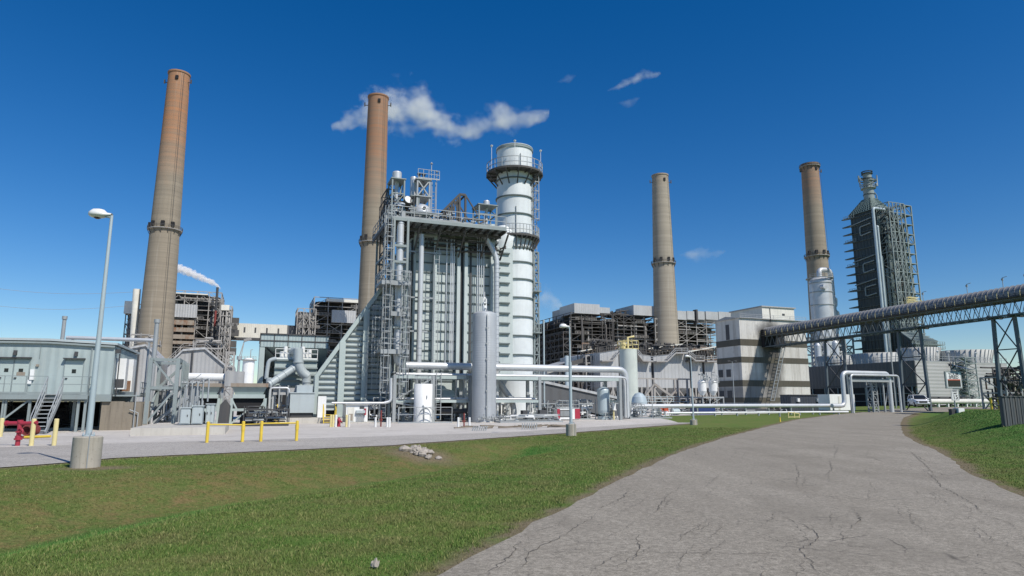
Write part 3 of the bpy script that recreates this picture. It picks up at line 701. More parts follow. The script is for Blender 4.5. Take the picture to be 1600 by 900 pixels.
    for px in (5, 8, 46, 122, 133):
        u = U(px, 640, -1.4)[0]; mb.box((u - .07, -1.5, 0), (u + .07, -1.36, zf - .33))
    for u in (-15, -12, -9, -6.5, -4, -2, -.4):
        for v in (.4, 4.5, dp - .4): mb.box((u - .08, v - .08, 0), (u + .08, v + .08, zf - .45))
    t.part('post', mb, GREYP)
    mb = MB(); mb.bar((U(48, 625, -1.4)[0], -1.43, zf - .3), (U(0, 650, -1.4)[0], -1.43, .6), .1); t.part('brace', mb, GREYP)
    mb = MB(); mb.box((u0, dp - .2, 0), (u1 - .3, dp, zf - .46)).box((u0 + 1, 3.0, .2), (-3.2, 5, zf - .9)).box((-11, 2, .3), (-8.4, 3, 1.5)); mb.tangle(u0, -1, .8, 3, .2, zf - .5, 20, (.03, .1)); t.part('undercroft_gear_and_shade', mb, BLACK)  # gear plus black sheets: shade under the floor put in as black
    # east end: the gable end with two wall units
    mb = MB()
    for va, z_a, hh, w in ((.7, .0, 1.0, .7),):
        pass
    mb.box((0.01, .8, zf + .35), (.6, 1.7, zt_ - .75)); un = t.part('air_conditioner', mb, WHITE)
    mb = MB(); mb.box((.05, .77, zf + .45), (.55, .795, zf + 1.0)); t.part('grille', mb, DARK, un)
    mb = MB(); mb.box((0.02, 2.6, zf + .2), (.75, 3.6, zt_ - .7)); un = t.part('air_conditioner', mb, WHITE)
    mb = MB(); mb.box((.08, 2.57, zf + .25), (.68, 2.595, zf + .95)); t.part('grille', mb, RUSTY, un)
    mb = MB(); mb.box((.05, .4, zf - .12), (1.6, 5.0, zf - .02)); mb.rail([(1.6, .4, zf), (1.6, 5, zf)], .8, .7, .04); t.part('service_ledge', mb, GREYP)
    mb = MB(); mb.tube([(.25, .3, zt_ - .5), (.25, .3, zf)], .04, 6); mb.box((.02, .1, zt_ - .45), (.3, .4, zt_ - .2)); t.part('floodlight', mb, DARK)
control_building()
t = Th('retaining_wall', 'stained brown concrete wall block under the end of the raised building', 'wall', 157, 43)
mb = MB(); a, b = t.uz(157, 650)[0], t.uz(191, 650)[0]; h = t.h(170, 627)
mb.box((a, 0, 0), (b, .5, h)).box((b, .06, 0), (b + 1.5, .6, h - .05)).box((b + .2, .6, 0), (b + .8, 6.5, h - .02)); t.part('concrete_block', mb, WALLC)
mb = MB(); mb.bar((b + .7, -.12, 0), (b + .7, -.12, h + .6), .06); mb.tube([(b + .9, -.1, .2), (b + .9, -.1, 1.1), (b + .4, -.1, 1.3)], .04, 6); t.part('conduit', mb, STEEL)
mb = MB(); mb.box((b + 1.2, -.1, 0), (b + 1.5, .05, h)); t.part('buttress', mb, CONC)
def kerb(px0, px1, py, h, label, v=0, dp=.5, D=None):
    x, y = G(px0, py); t = Th('concrete_kerb', label, 'concrete kerb', at=(x, y)); u1 = t.u(px1, py)
    mb = MB(); mb.box((0, 0, 0), (u1, dp, h)); t.part('kerb', mb, CONCL)
kerb(-60, 138, 674.5, .15, 'low rough concrete kerb below the steel stairs')
# steel stack pipes behind the building
def stackpipe(px, py0, py1, D, rpx, label, mat=STEEL):
    q = P(px, py1, D); q0 = P(px, py0, D); t = Th('exhaust_pipe', label, 'exhaust pipe', at=(q[0], D), rz=0, z=0); r = rpx * D / FPX
    mb = MB(); mb.lathe([(r, 0), (r * .8, q[2] - .3), (r * 1.1, q[2] - .3), (r * 1.1, q[2]), (r * .6, q[2]), (r * .6, q[2] - 1), (0, q[2] - 1)], n=16); t.part('pipe', mb, mat); return t
stackpipe(101.5, 530, 494, 60, 3.4, 'short dull steel exhaust pipe poking above the green roof')
stackpipe(246, 555, 499, 56, 4, 'plain grey exhaust pipe rising in front of the leftmost chimney')
t = Th('overhead_pipe', 'thin horizontal pipe running above the green roof to the chimney base', 'pipe', 104, 57, rz=.15, z=0)
mb = MB(); a, b = t.p(104, 527.5), t.p(243, 532); mb.tube([a, b], .17, 10); t.part('pipe', mb, SILVER)
mb = MB(); mb.bar((a[0] + .5, a[1], 0), (a[0] + .5, a[1], a[2]), .15); mb.bar((b[0] - .5, b[1], 0), (b[0] - .5, b[1], b[2]), .15); t.part('support', mb, STEEL)

# ------------------------------------------------------------------ steel frame, pad and cabinets left of centre
t = Th('concrete_pad', 'long low concrete pad carrying the grey cabinets and steel frame', 'concrete pad', at=G(203, 681.5))
u1 = t.u(351, 683); mb = MB(); mb.box((0, 0, 0), (u1, 7, .42)); t.part('slab', mb, CONCL)
t = Th('steel_frame', 'open grey-green steel frame with diagonals between building and cabinets', 'steel frame', at=G(226, 672))
zb = .4; ua, ub = 0, t.u(274, 620); zt_ = t.h(250, 562); zm = t.h(250, 606); ud = t.u(318, 590)
fr = MB()
for u in (0, ub):
    for v in (0, 4.5): fr.box((u - .12, v - .12, zb), (u + .12, v + .12, zt_))
t.part('post', fr, GREYP)
fr = MB()
for v in (0, 4.5):
    for z in (zm, zt_): fr.bar((0, v, z), (ub, v, z), .12, .2)
for u in (0, ub):
    for z in (zm, zt_): fr.bar((u, 0, z), (u, 4.5, z), .2, .26)
t.part('beam', fr, GREYP)
fr = MB(); fr.bar((0.1, 0, zt_), (ub, 0, zm), .12).bar((0, 4.5, zm), (ub, 4.5, zt_), .18).bar((0, 0, zb), (ub, 0, zm), .12).bar((0, 0, zb), (0, 4.5, zm), .15).bar((ub, 0, zb), (ub, 4.5, zm), .15).bar((0, 4.5, zb), (ub, 2, zm), .15)
t.part('brace', fr, GREYP)
fr = MB()
for k in range(5):
    v = .3 + k * 1.0; fr.box((ub + .2, v, zm + .1), (ub + .26, v + .9, zt_ - .15)); fr.bar((ub + .3, v, zm), (ub + .3, v, zt_), .07)
t.part('side_panel', fr, GREYP)
fr = MB()
for k in range(9): fr.box((.3 + k * .28, 1.2, zb + .25 * k), (.6 + k * .28, 2.2, zb + .25 * k + .04))
fr.bar((.3, 1.2, zb), (3, 1.2, zb + 2.3), .06, .2).bar((.3, 2.2, zb), (3, 2.2, zb + 2.3), .06, .2).bar((.3, 1.2, zb + 1), (3, 1.2, zb + 3.3), .05); t.part('stairs', fr, STEEL)
fr = MB(); fr.tangle(.3, ub - .3, 2.5, 4.2, zb, zt_ - .3, 12, (.04, .1)).box((1, 3, zb), (2.2, 4, 2.1)); t.part('pipework', fr, STEEL)
def cabinet(px0, px1, py0, pyb, D0, dpt, label, sub=2, mat=BLUEG, top=False):
    x, y = (P(px0, pyb, D0)[0], D0); t = Th('electrical_cabinet', label, 'electrical cabinet', at=(x, y)); t.root.location.z = .42; t.z = .42
    w = t.u(px1, (py0 + pyb) / 2); h = t.h(px0, py0)
    mb = MB(); mb.box((0, 0, .06), (w, dpt, h)).box((-.05, -.08, h), (w + .05, dpt + .05, h + .06)); c = t.part('cabinet_body', mb, mat)
    for i in range(sub):
        a, b = w * i / sub + .04, w * (i + 1) / sub - .04
        mb = MB(); mb.box((a, -.035, .12), (b, -.003, h - .06)); d = t.part('door', mb, mat); mb = MB(); mb.box((b - .14, -.06, h * .5), (b - .09, -.036, h * .62)); t.part('handle', mb, DARK, d)
    if top:
        mb = MB()
        for k in range(3): mb.cyl((w * (k + .5) / 3, dpt / 2, 0), .07, h + .061, h + .35, 8)
        mb.tube([(.1, .3, h + .06), (.1, .3, h + .6), (w * .6, .3, h + .6)], .05, 6); t.part('bushing', mb, STEEL)
cabinet(280, 297, 638, 669, 40.5, 1.0, 'first of three pale grey cabinets beside the steel frame', 1, BLUEG, True)
cabinet(298, 316, 635, 670, 40.9, 1.3, 'middle pale grey cabinet with pipes on its top', 1, BLUEG, True)
cabinet(320, 334, 632, 668, 42.3, 1.2, 'narrow pale grey cabinet nearest the black-framed hoppers', 2)
t = Th('pipe_cluster', 'cluster of bent pipes and valves above the grey cabinets', 'pipework', 276, 42.5, z=.42)
mb = MB()
for k in range(5):
    mb.tube([(k * .32, .6, .1), (k * .32, .6, 2.2 + .12 * k), (k * .32 + .35, .2, 2.5 + .1 * k), (k * .32 + .35, .2, 1.4)], .05, 7, .15)
for k in range(3): mb.valve((.2 + k * .5, .3, 2.6), .16)
mb.cyl((.8, .8, 0), .32, 1.2, 2.4, 14); t.part('pipe', mb, STEEL)
t = Th('white_header_pipe', 'fat white horizontal pipe in front of the gabled grey building', 'pipe', 290, 60, z=0)
a, b = t.p(288, 589), t.p(352, 590); mb = MB(); mb.tube([a, b], .37, 18); t.part('pipe', mb, WHITE)
mb = MB(); mb.box((a[0], -.2, 0), (a[0] + .25, .2, a[2] - .35)); mb.box((b[0] - .3, -.2, 0), (b[0] - .05, .2, b[2] - .35)); t.part('support', mb, STEEL)
mb = MB(); mb.box((b[0] - .02, -.7, b[2] - .8), (b[0] + 1.6, 1.5, b[2] + .55)); t.part('junction_box', mb, GREYSH2)
def hopper(px0, px1, label, v=0):
    t = Th('air_cooler', label, 'air cooler', px0, 52, z=0, group='pair of louvred troughs on steel legs')
    u1 = t.u(px1, 610); zt_ = t.h(px0, 598.5); zb = t.h(px0, 616); d = 5
    mb = MB(); mb.box((0, 0, zt_ - .28), (u1, d, zt_)); t.part('rim', mb, RUSTY)
    mb = MB(); mb.add([(0.1, .1, zt_ - .281), (u1 - .1, .1, zt_ - .281), (u1 - .35, .45, zb), (.35, .45, zb), (0.1, d, zt_ - .281), (u1 - .1, d, zt_ - .281), (u1 - .35, d - .35, zb), (.35, d - .35, zb)],
              [(0, 3, 2, 1), (4, 5, 6, 7), (0, 4, 7, 3), (1, 2, 6, 5), (3, 7, 6, 2), (0, 1, 5, 4)]); t.part('trough', mb, SAGE)
    mb = MB(); mb.box((.2, .2, zb - .3), (u1 - .2, d, zb - .002)); t.part('lower_rim', mb, SAGE)
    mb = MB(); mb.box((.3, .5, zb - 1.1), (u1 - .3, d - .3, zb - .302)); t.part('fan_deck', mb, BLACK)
    mb = MB()
    for u in (.15, u1 - .15):
        for vv in (.2, d - .2): mb.bar((u, vv, 0), (u, vv, zb - .3), .18)
    t.part('leg', mb, SAGE)
    mb = MB(); zl = zb * .5
    mb.bar((.15, .2, zl), (u1 - .15, .2, zl), .14, .2).bar((.15, .2, zb - .4), (u1 / 2 - .8, .2, zl), .12).bar((u1 - .15, .2, zb - .4), (u1 / 2 + .8, .2, zl), .12).bar((.15, .2, .1), (u1 / 2, .2, zl), .12).bar((u1 - .15, .2, .1), (u1 / 2, .2, zl), .12); t.part('brace', mb, SAGE)
    mb = MB(); mb.tangle(.5, u1 - .5, 1, d - .5, .2, zl + .5, 14, (.05, .14)).box((.8, 2, 0), (u1 - 1.2, 4, 1.4)); t.part('pump_gear', mb, DARK)
hopper(292, 346, 'louvred trough with pale rim on legs, nearer the grey cabinets')
hopper(356, 419, 'rust-rimmed louvred trough on braced legs, beside the duct building')
t = Th('cable_hood', 'sloping black cover standing between the two rust-rimmed troughs', 'cover', 339, 49.5)
mb = MB(); mb.prism([(0, 0), (.75, 0), (.8, 1.5), (.45, 2.0), (.1, 1.6)], 0, 1.2); t.part('cover', mb, DARK)

# ------------------------------------------------------------------ far left: boiler houses, gallery, gabled buildings
def boiler_house(label, D, pxs, pys, depth, silver=None, seed=1, nx=4, ny=3, rows=10, mat=LSTEEL, extra=None, dark=.55, w=.42, diag=.5, name='boiler_house', casing=True):
    t = Th(name, label, 'boiler house', pxs[0], D, z=0, group='open steel boiler houses'); r = random.Random(seed)
    mpy = (pys[0] + pys[1]) / 2
    u0 = t.u(pxs[0], mpy); u1 = t.u(pxs[1], mpy); zt_ = t.h((pxs[0] + pxs[1]) / 2, pys[0])
    zs = [zt_ * i / rows for i in range(rows + 1)]
    mb = MB(); mb.lattice(u0, u1, 0, depth, zs, nx, ny, w, diag, r); t.part('steel_frame', mb, mat)
    mb = MB()
    for z in zs[3:-1]:
        for dz in (0, zt_ / rows / 2):
            if r.random() < .8: mb.box((u0 + r.uniform(0, 3), .3, z + dz - .2), (u1 - r.uniform(0, 6), depth * r.uniform(.12, .25), z + dz + .1))
    t.part('floor_grating', mb, SOOT)
    if casing:
        mb = MB(); du = (u1 - u0)
        mb.box((u0 + du * .04, depth * .2, 0), (u1 - du * .04, depth * .95, zt_ * .97)); t.part('boiler_casing', mb, DARK)
        mb = MB()
        for _ in range(14):
            a = r.uniform(u0, u1 - 5); z = r.uniform(.3, .9) * zt_; mb.box((a, r.uniform(1.2, depth * .25), z), (a + r.uniform(3, 10), depth * .28, z + r.uniform(1.2, 4)))
        t.part('duct', mb, SOOT)
    mb = MB(); mb.tangle(u0, u1, .5, depth * .28, zt_ * .3, zt_ * .97, 46, (.15, .55), r); t.part('pipework', mb, LSTEEL)
    mb = MB()
    for _ in range(14):
        z = r.choice(zs[2:-1]); a = r.uniform(u0, u1 - 6); mb.rail([(a, -.3, z), (a + r.uniform(4, 9), -.3, z)], 1.3, 1.5, .13)
    t.part('handrail', mb, LSTEEL)
    return t, u0, u1, zt_
# boiler house 1 (behind leftmost chimney)
t, u0, u1, zt_ = boiler_house('weathered steel boiler house with silver box beside the leftmost chimney', 330, (262, 340), (455, 640), 30, seed=3, rows=12)
a, b = t.p(262, 474, -2), t.p(307, 496.5, -2); mb = MB(); mb.box((a[0], -2, b[2]), (b[0], 10, a[2])); t.part('silver_box', mb, GREYSH)
mb = MB()
for k, (ya, yb) in enumerate(((499, 508), (511, 519), (522, 530), (532, 538))):
    p0, p1 = t.p(262, ya, -1.2), t.p(303, yb, -1.2); mb.box((p0[0], -1.2, p1[2]), (p1[0], 6, p0[2]))
t.part('rusty_panel', mb, RUSTY)
mb = MB(); a, b = t.p(262, 456, -1), t.p(325, 461, -1); mb.box((a[0], -.9, b[2]), (b[0], 6, a[2])); t.part('roof_monitor', mb, OFFW)
t, *_ = boiler_house('narrow steel annex tower with small white cab near the smoke pipe', 322, (340, 357), (478, 640), 14, seed=5, nx=2, ny=1, rows=10)
a, b = t.p(346, 476, -.5), t.p(358, 485, -.5); mb = MB(); mb.box((a[0], -.5, b[2]), (b[0], 5, a[2])); t.part('cab', mb, OFFW)
q = P(340, 449, 332); t = Th('smoke_pipe', 'thin black and red pipe puffing white smoke', 'smoke pipe', at=(q[0], 332), rz=0, z=0)
mb = MB(); mb.lathe([(.5, 0), (.5, q[2] - 12), (.62, q[2] - 1), (.62, q[2]), (.4, q[2]), (.4, q[2] - 2), (0, q[2] - 2)], n=12); t.part('pipe', mb, DARK)
mb = MB(); mb.lathe([(.5, q[2] - 20), (.54, q[2] - 20), (.54, q[2] - 12), (.5, q[2] - 12)], n=12); t.part('red_band', mb, RUSTR)
SMOKE0 = Vector(q)
# left fragment beyond the chimney
t, *_ = boiler_house('dark steel boiler house showing left of the leftmost chimney', 340, (190, 225), (475, 640), 34, seed=9, nx=2, ny=3, rows=10, mat=SOOT)
a, b = t.p(195, 470, -1), t.p(207, 490, -1); mb = MB(); mb.box((a[0], -1, b[2]), (b[0], 8, a[2])); t.part('white_cab', mb, OFFW)
t = Th('vent_duct', 'pale tapering duct standing left of the leftmost chimney', 'duct', 209, 300, z=0, py=560)
q = P(214, 452, 300); mb = MB(); x1 = (q[0] - t.x); mb.tube([(0, 0, 0), (x1 * t.c, -x1 * t.s, q[2])], 1.6, 12); t.part('duct', mb, OFFW)
# white conveyor gallery
t = Th('conveyor_gallery', 'long white enclosed gallery bridging the two boiler houses', 'conveyor gallery', 357, 330, z=0)
a = t.p(357, 504.5); b = t.p(449, 509.5); zb = t.p(357, 526.5)[2]; mb = MB(); mb.box((a[0], 0, zb), (b[0], 7, (a[2] + b[2]) / 2 + .3)); t.part('gallery', mb, CREAM)
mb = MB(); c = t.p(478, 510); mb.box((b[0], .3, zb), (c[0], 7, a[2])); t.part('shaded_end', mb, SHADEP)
mb = MB()
for px in (364, 382, 399, 417, 435): u = t.u(px, 516); mb.box((u - .4, -.06, zb + 2.5), (u + .4, -.01, zb + 5.2))
t.part('window', mb, DARK)
mb = MB(); mb.box((a[0], -.2, zb - 1), (b[0], 7, zb - .02)); t.part('floor_beam', mb, DARK)
# boiler house 2
t, u0, u1, zt_ = boiler_house('steel boiler house with silver box left of the second chimney', 345, (487, 575), (466, 640), 30, seed=12, rows=12, nx=4)
a, b = t.p(519, 484, -2), t.p(556, 505, -2); mb = MB(); mb.box((a[0], -2, b[2]), (b[0], 12, a[2])); t.part('silver_box', mb, GREYSH)
mb = MB(); a, b = t.p(510, 466, -1), t.p(575, 474, -1); mb.box((a[0], -.9, b[2]), (b[0], 6, a[2])); t.part('roof_monitor', mb, OFFW)
t, *_ = boiler_house('stepped dark steelwork tower between the gallery and second boiler house', 335, (461, 490), (482, 640), 16, seed=14, nx=3, ny=2, rows=10)

def gabled(label, D, pxl, pxr, poly_py, depth, windows=False, mat=GREYSH2, eave=640, name='gabled_building', monitor=True, seed=3):
    t = Th(name, label, 'building', pxl, D, z=0); r = random.Random(seed)
    pts = [t.uz(px, py) for px, py in poly_py]
    poly = [(pts[0][0], 0)] + pts + [(pts[-1][0], 0)]
    mb = MB(); mb.prism(poly[::-1][::-1], 0, depth); t.part('wall', mb, mat)
    mb = MB()
    for a, b in zip(pts[:-1], pts[1:]):
        dz = Vector((b[0] - a[0], 0, b[1] - a[1])).normalized(); nrm = Vector((-dz.z, 0, dz.x)) * .02
        mb.add([(a[0], -.5, a[1] + .02), (b[0], -.5, b[1] + .02), (b[0], depth, b[1] + .02), (a[0], depth, a[1] + .02), (a[0], -.5, a[1] + .4), (b[0], -.5, b[1] + .4), (b[0], depth, b[1] + .4), (a[0], depth, a[1] + .4)],
               [(0, 3, 2, 1), (4, 5, 6, 7), (0, 1, 5, 4), (1, 2, 6, 5), (2, 3, 7, 6), (3, 0, 4, 7)])
    t.part('roof', mb, GREYSH)
    if monitor:
        mb = MB()
        for a, b in zip(pts[:-1], pts[1:]):
            mb.rail([(a[0], -.4, a[1] + .4), (b[0], -.4, b[1] + .4)], 1.2, 1.5, .1)
        t.part('roof_rail', mb, LSTEEL)
        mb = MB(); m = pts[len(pts) // 2]; mb.tangle(m[0] - 4, m[0] + 4, 0, 4, m[1] + .2, m[1] + 3, 10, (.1, .25), r); t.part('roof_gear', mb, LSTEEL)
    mb = MB(); cx = (pts[0][0] + pts[-1][0]) / 2; mb.tube([(cx - 1, -.3, 0), (cx - 1, -.3, max(p[1] for p in pts) - .5)], .18, 6); t.part('downpipe', mb, DARK)
    return t, pts
gabled('grey gabled building behind the troughs, ridge walkway on top', 140, 262, 352, [(262, 572), (286, 549), (320, 546), (352, 573)], 20)
t, pts = gabled('low grey gabled shed left of the steel frame', 145, 196, 252, [(196, 560), (206, 545), (228, 541), (252, 566)], 20, seed=6)
gabled('grey sheeted block with stair tower right of the gabled building', 135, 350, 366, [(350, 580), (350, 573), (366, 575), (366, 580)], 12, monitor=False, name='sheeted_block')
t = Th('stair_tower', 'open pale steel stair tower beside the gabled building', 'stair tower', 352, 128, z=0)
a, b = t.uz(354, 550), t.uz(366, 550); mb = MB(); mb.lattice(a[0], b[0], 0, 4, [a[1] * i / 8 for i in range(9)], 1, 1, .22, .9, random.Random(4)); t.part('frame', mb, LSTEEL)
t = Th('white_silo', 'small rust-streaked white silo seen through the gap under the gallery', 'silo', 387, 250, py=590, z=0)
h = P(388, 563, 250)[2]; mb = MB(); mb.lathe([(2.1, 0), (2.1, h), (1.4, h + .8), (0, h + .9)], n=20); t.part('tank', mb, WHITE)
mb = MB(); mb.lathe([(2.1, h), (2.9, h), (2.9, h + .2), (2.1, h + .2)], n=20); mb.rail([(-2.5, -1, h + .2), (2.5, -1, h + .2)], 1.2, 1, .1); mb.tube([(.5, 0, h), (.5, 0, h + 4), (1.2, 0, h + 4)], .15, 6); t.part('top_gallery', mb, LSTEEL)
t = Th('lamp_mast', 'slim mast with bent lattice boom behind the troughs', 'mast', 371, 230, z=0, py=600)
h = P(371, 562, 230)[2]; mb = MB(); mb.cyl((0, 0, 0), .4, 0, h, 10).cyl((0, 0, 0), .8, h, h + 1.2, 10); t.part('mast', mb, STEEL)
mb = MB(); q = P(382, 532, 230); q1 = P(392, 529, 230); p0 = Vector((0, 0, h + 1)); p1 = Vector(((q[0] - t.x) * t.c, -(q[0] - t.x) * t.s, q[2])); p2 = Vector(((q1[0] - t.x) * t.c, -(q1[0] - t.x) * t.s, q1[2]))
mb.bar(p0, p1, .3).bar(p0 + Vector((.6, 0, 0)), p1, .2).bar(p1, p2, .9); t.part('boom', mb, LSTEEL)

# ------------------------------------------------------------------ duct building (inlet house of the gas turbine)
def filter_house():
    t = Th('filter_house', 'pale green filter house with big round ducts in front', 'filter house', 410, 66, z=0)
    u = lambda px, py, v=0: t.uz(px, py, v)
    uL, uR = u(405, 560)[0], u(512, 560)[0]; zt_ = u(460, 524)[1]; zm = u(460, 543)[1]
    mb = MB(); mb.box((uL, 0, zm), (uR, 12, zt_)); t.part('upper_hood', mb, SAGEC)
    mb = MB()
    for k in range(5): uu = uL + (uR - uL) * k / 5; mb.box((uu - .04, -.05, zm), (uu + .04, -.002, zt_))
    mb.box((uL, -.06, (zm + zt_) / 2 - .06), (uR, -.003, (zm + zt_) / 2 + .06)).box((uL - .05, -.12, zt_), (uR + .05, 12, zt_ + .12)); t.part('panel_seam', mb, DARK)
    mb = MB(); ul = u(413, 560)[0]; zb = u(413, 604)[1]; mb.box((uL, .05, 0), (ul, 12, zm - .01)); t.part('side_wall', mb, SAGE)
    # recess: sloping underside and back wall
    mb = MB(); a = u(418, 556)[0]; mb.add([(ul, .1, zm - .02), (uR, .1, zm - .02), (uR, 4.5, zm - 2.3), (a, 4.5, zm - 2.3)], [(0, 3, 2, 1)]); mb.box((ul, 4.6, 0), (uR, 12, zm - .03)); t.part('sloping_soffit', mb, SAGE)
    mb = MB(); mb.bar((ul, .05, zm), (a + 1, 1.2, u(420, 558)[1]), .12); 
    for py in (572, 588): mb.bar((ul, .2, u(410, py)[1]), (ul + 1.6, 3, u(410, py)[1]), .14)
    t.part('corner_beam', mb, DARK)
    # louvred module in front
    l0, l1 = u(429, 580, -1)[0], u(495, 580, -1)[0]; zt2 = u(460, 561, -1)[1]; zb2 = u(460, 608, -1)[1]
    mb = MB(); mb.box((l0, -1, zb2), (l1, 2.5, zt2)); md = t.part('filter_module', mb, SAGE)
    for py in (563, 575, 586, 594, 603):
        z = u(460, py, -1)[1]; mb = MB(); mb.box((l0 - .05, -1.25, z - .07), (l1 + .05, -1.002, z + .07)); t.part('ledge', mb, GREYP, md)
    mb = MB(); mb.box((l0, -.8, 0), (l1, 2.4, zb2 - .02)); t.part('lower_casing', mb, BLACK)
    mb = MB(); r = random.Random(8)
    for k in range(9):
        uu = l0 + .6 + k * (l1 - l0 - 1) / 9; mb.cyl((uu, -.4, 0), .2, zt2, zt2 + r.uniform(.6, 1.3), 8)
    mb.rail([(l0, -.9, zt2), (l1, -.9, zt2)], 1.0, .9, .05); t.part('roof_vent', mb, WHITE)
    d = lambda px, py, v: t.p(px, py, v)
    mb = MB(); mb.tube([d(466, 545, -2.4), d(466, 568, -2.4), d(472, 582, -2.4), d(481, 589, -2.4)], .46, 18, .9); mb.tube([d(466, 549, -2.4), d(455, 549, 0)], .4, 16)
    mb.lathe([(.46, 0), (.54, 0), (.54, .12), (.46, .12)], d(466, 567, -2.4), 18); t.part('main_duct', mb, BLUEG)
    mb = MB(); mb.tube([d(472, 585, -2.4), d(479, 584, -2.4), d(479, 607, -2.4)], .4, 16, .5); mb.lathe([(.4, 0), (.46, 0), (.46, .1), (.4, .1)], d(479, 598, -2.4), 16); t.part('down_duct', mb, BLUEG)
    mb = MB(); p0, p1 = d(461, 574, -2.2), d(420, 601, -3.2); mb.tube([p0, p1], .36, 16); pv0, pv1 = Vector(p0), Vector(p1)
    for f in (.1, .4, .65, .9):
        c = pv0.lerp(pv1, f); c2 = pv0.lerp(pv1, f + .02); mb.tube([c, c2], .4, 16)
    t.part('slanting_duct', mb, BLUEG)
    mb = MB(); mb.tube([d(432, 560, -1.5), d(420, 563, -1.5), d(417, 582, -1.5), d(416, 592, -1.5)], .2, 10, .5); mb.tube([d(420, 590, -1.6), d(420, 604, -1.6)], .27, 10); t.part('branch_pipe', mb, BLUEG)
filter_house()
t = Th('transformer_enclosure', 'large square pale grey box on a yellow-railed concrete base', 'enclosure', 453, 57, z=0)
ua, ub = t.u(453, 630), t.u(491, 630); zt_, zb = t.h(470, 614.5), t.h(470, 645)
mb = MB(); mb.box((ua, 0, zb), (ub, 3.2, zt_)).box((ua - .08, -.08, zt_), (ub + .08, 3.3, zt_ + .08)); t.part('box', mb, BLUEG)
mb = MB(); mb.box((ua + .1, .2, .5), (ub - .1, 3, zb - .01)); t.part('plinth', mb, DARK)
mb = MB(); a, b = t.u(464, 610), t.u(489, 610); mb.box((a, .3, zt_ + .081), (b, 2.4, zt_ + .7)); t.part('top_box', mb, BLUEG)
mb = MB(); mb.box((ua - 2.8, -.6, 0), (ub + 2.8, 4, .48)); t.part('concrete_base', mb, CONCL)
for u in (ua - 1.5, ub + 1.2):
    mb = MB()
    for k in range(4): mb.box((u - .45, -1.5 + k * .22, .1 + k * .2), (u + .45, -1.25 + k * .22, .14 + k * .2))
    for s_ in (-.5, .5): mb.bar((u + s_, -1.5, 0), (u + s_, -1.5, 1.1), .06).bar((u + s_, -.7, .5), (u + s_, -.7, 1.6), .06).bar((u + s_, -1.5, 1.1), (u + s_, -.7, 1.6), .06).bar((u + s_, -1.5, .05), (u + s_, -.6, .85), .05, .12)
    t.part('steps', mb, YEL)
mb = MB(); a, b = t.u(497, 625, .6), t.u(510, 625, .6); mb.box((a, .6, .48), (b, 1.6, t.h(500, 619, .6))); t.part('side_cabinet', mb, WHITE)
t = Th('pipe_skid', 'pipe skid with bent pale pipes left of the big square enclosure', 'pipe skid', 420, 57, z=0)
mb = MB()
for k, (x0, x1, y) in enumerate(((422, 452, 606), (427, 450, 610), (430, 449, 614))):
    a = t.p(x0, y, k * .4); b = t.p(x1, y, k * .4); mb.tube([(a[0], a[1], .2), a, b, (b[0], b[1], 1.5)], .09, 8, .3)
t.part('pipe', mb, SILVER)
mb = MB(); mb.tangle(0, 2.6, .3, 3, .1, 3.2, 16, (.05, .12)); 
for k in range(4): mb.bar((k * .7, 0, 0), (k * .7, 0, 3.2), .12)
t.part('frame', mb, STEEL)
mb = MB(); mb.box((.2, .2, 2.4), (2.4, .3, 3.0)); t.part('sign_plate', mb, GREYSH2)
mb = MB(); mb.box((.3, .2, .1), (1.1, 1, .9)).cyl((1.6, .8, 0), .3, .1, 1.1, 12); t.part('pump', mb, DARK)
#PART3
# ------------------------------------------------------------------ heat recovery boiler: everything on one rotated plant grid
PX0, PD0 = 700, 66.
PO = Th('plant_grid', None, None, PX0, PD0); bpy.data.objects.remove(PO.root)
def grid_at(px, v, py=630):                           # world point on the plant grid seen at column px
    u = PO.uz(px, py, v)[0]; return (PO.x + u * A[0] + v * B[0], PO.y + u * A[1] + v * B[1])
def PT(name, label, cat, px, v, group=None, py=640): return Th(name, label, cat, at=grid_at(px, v, py), group=group, z=0)

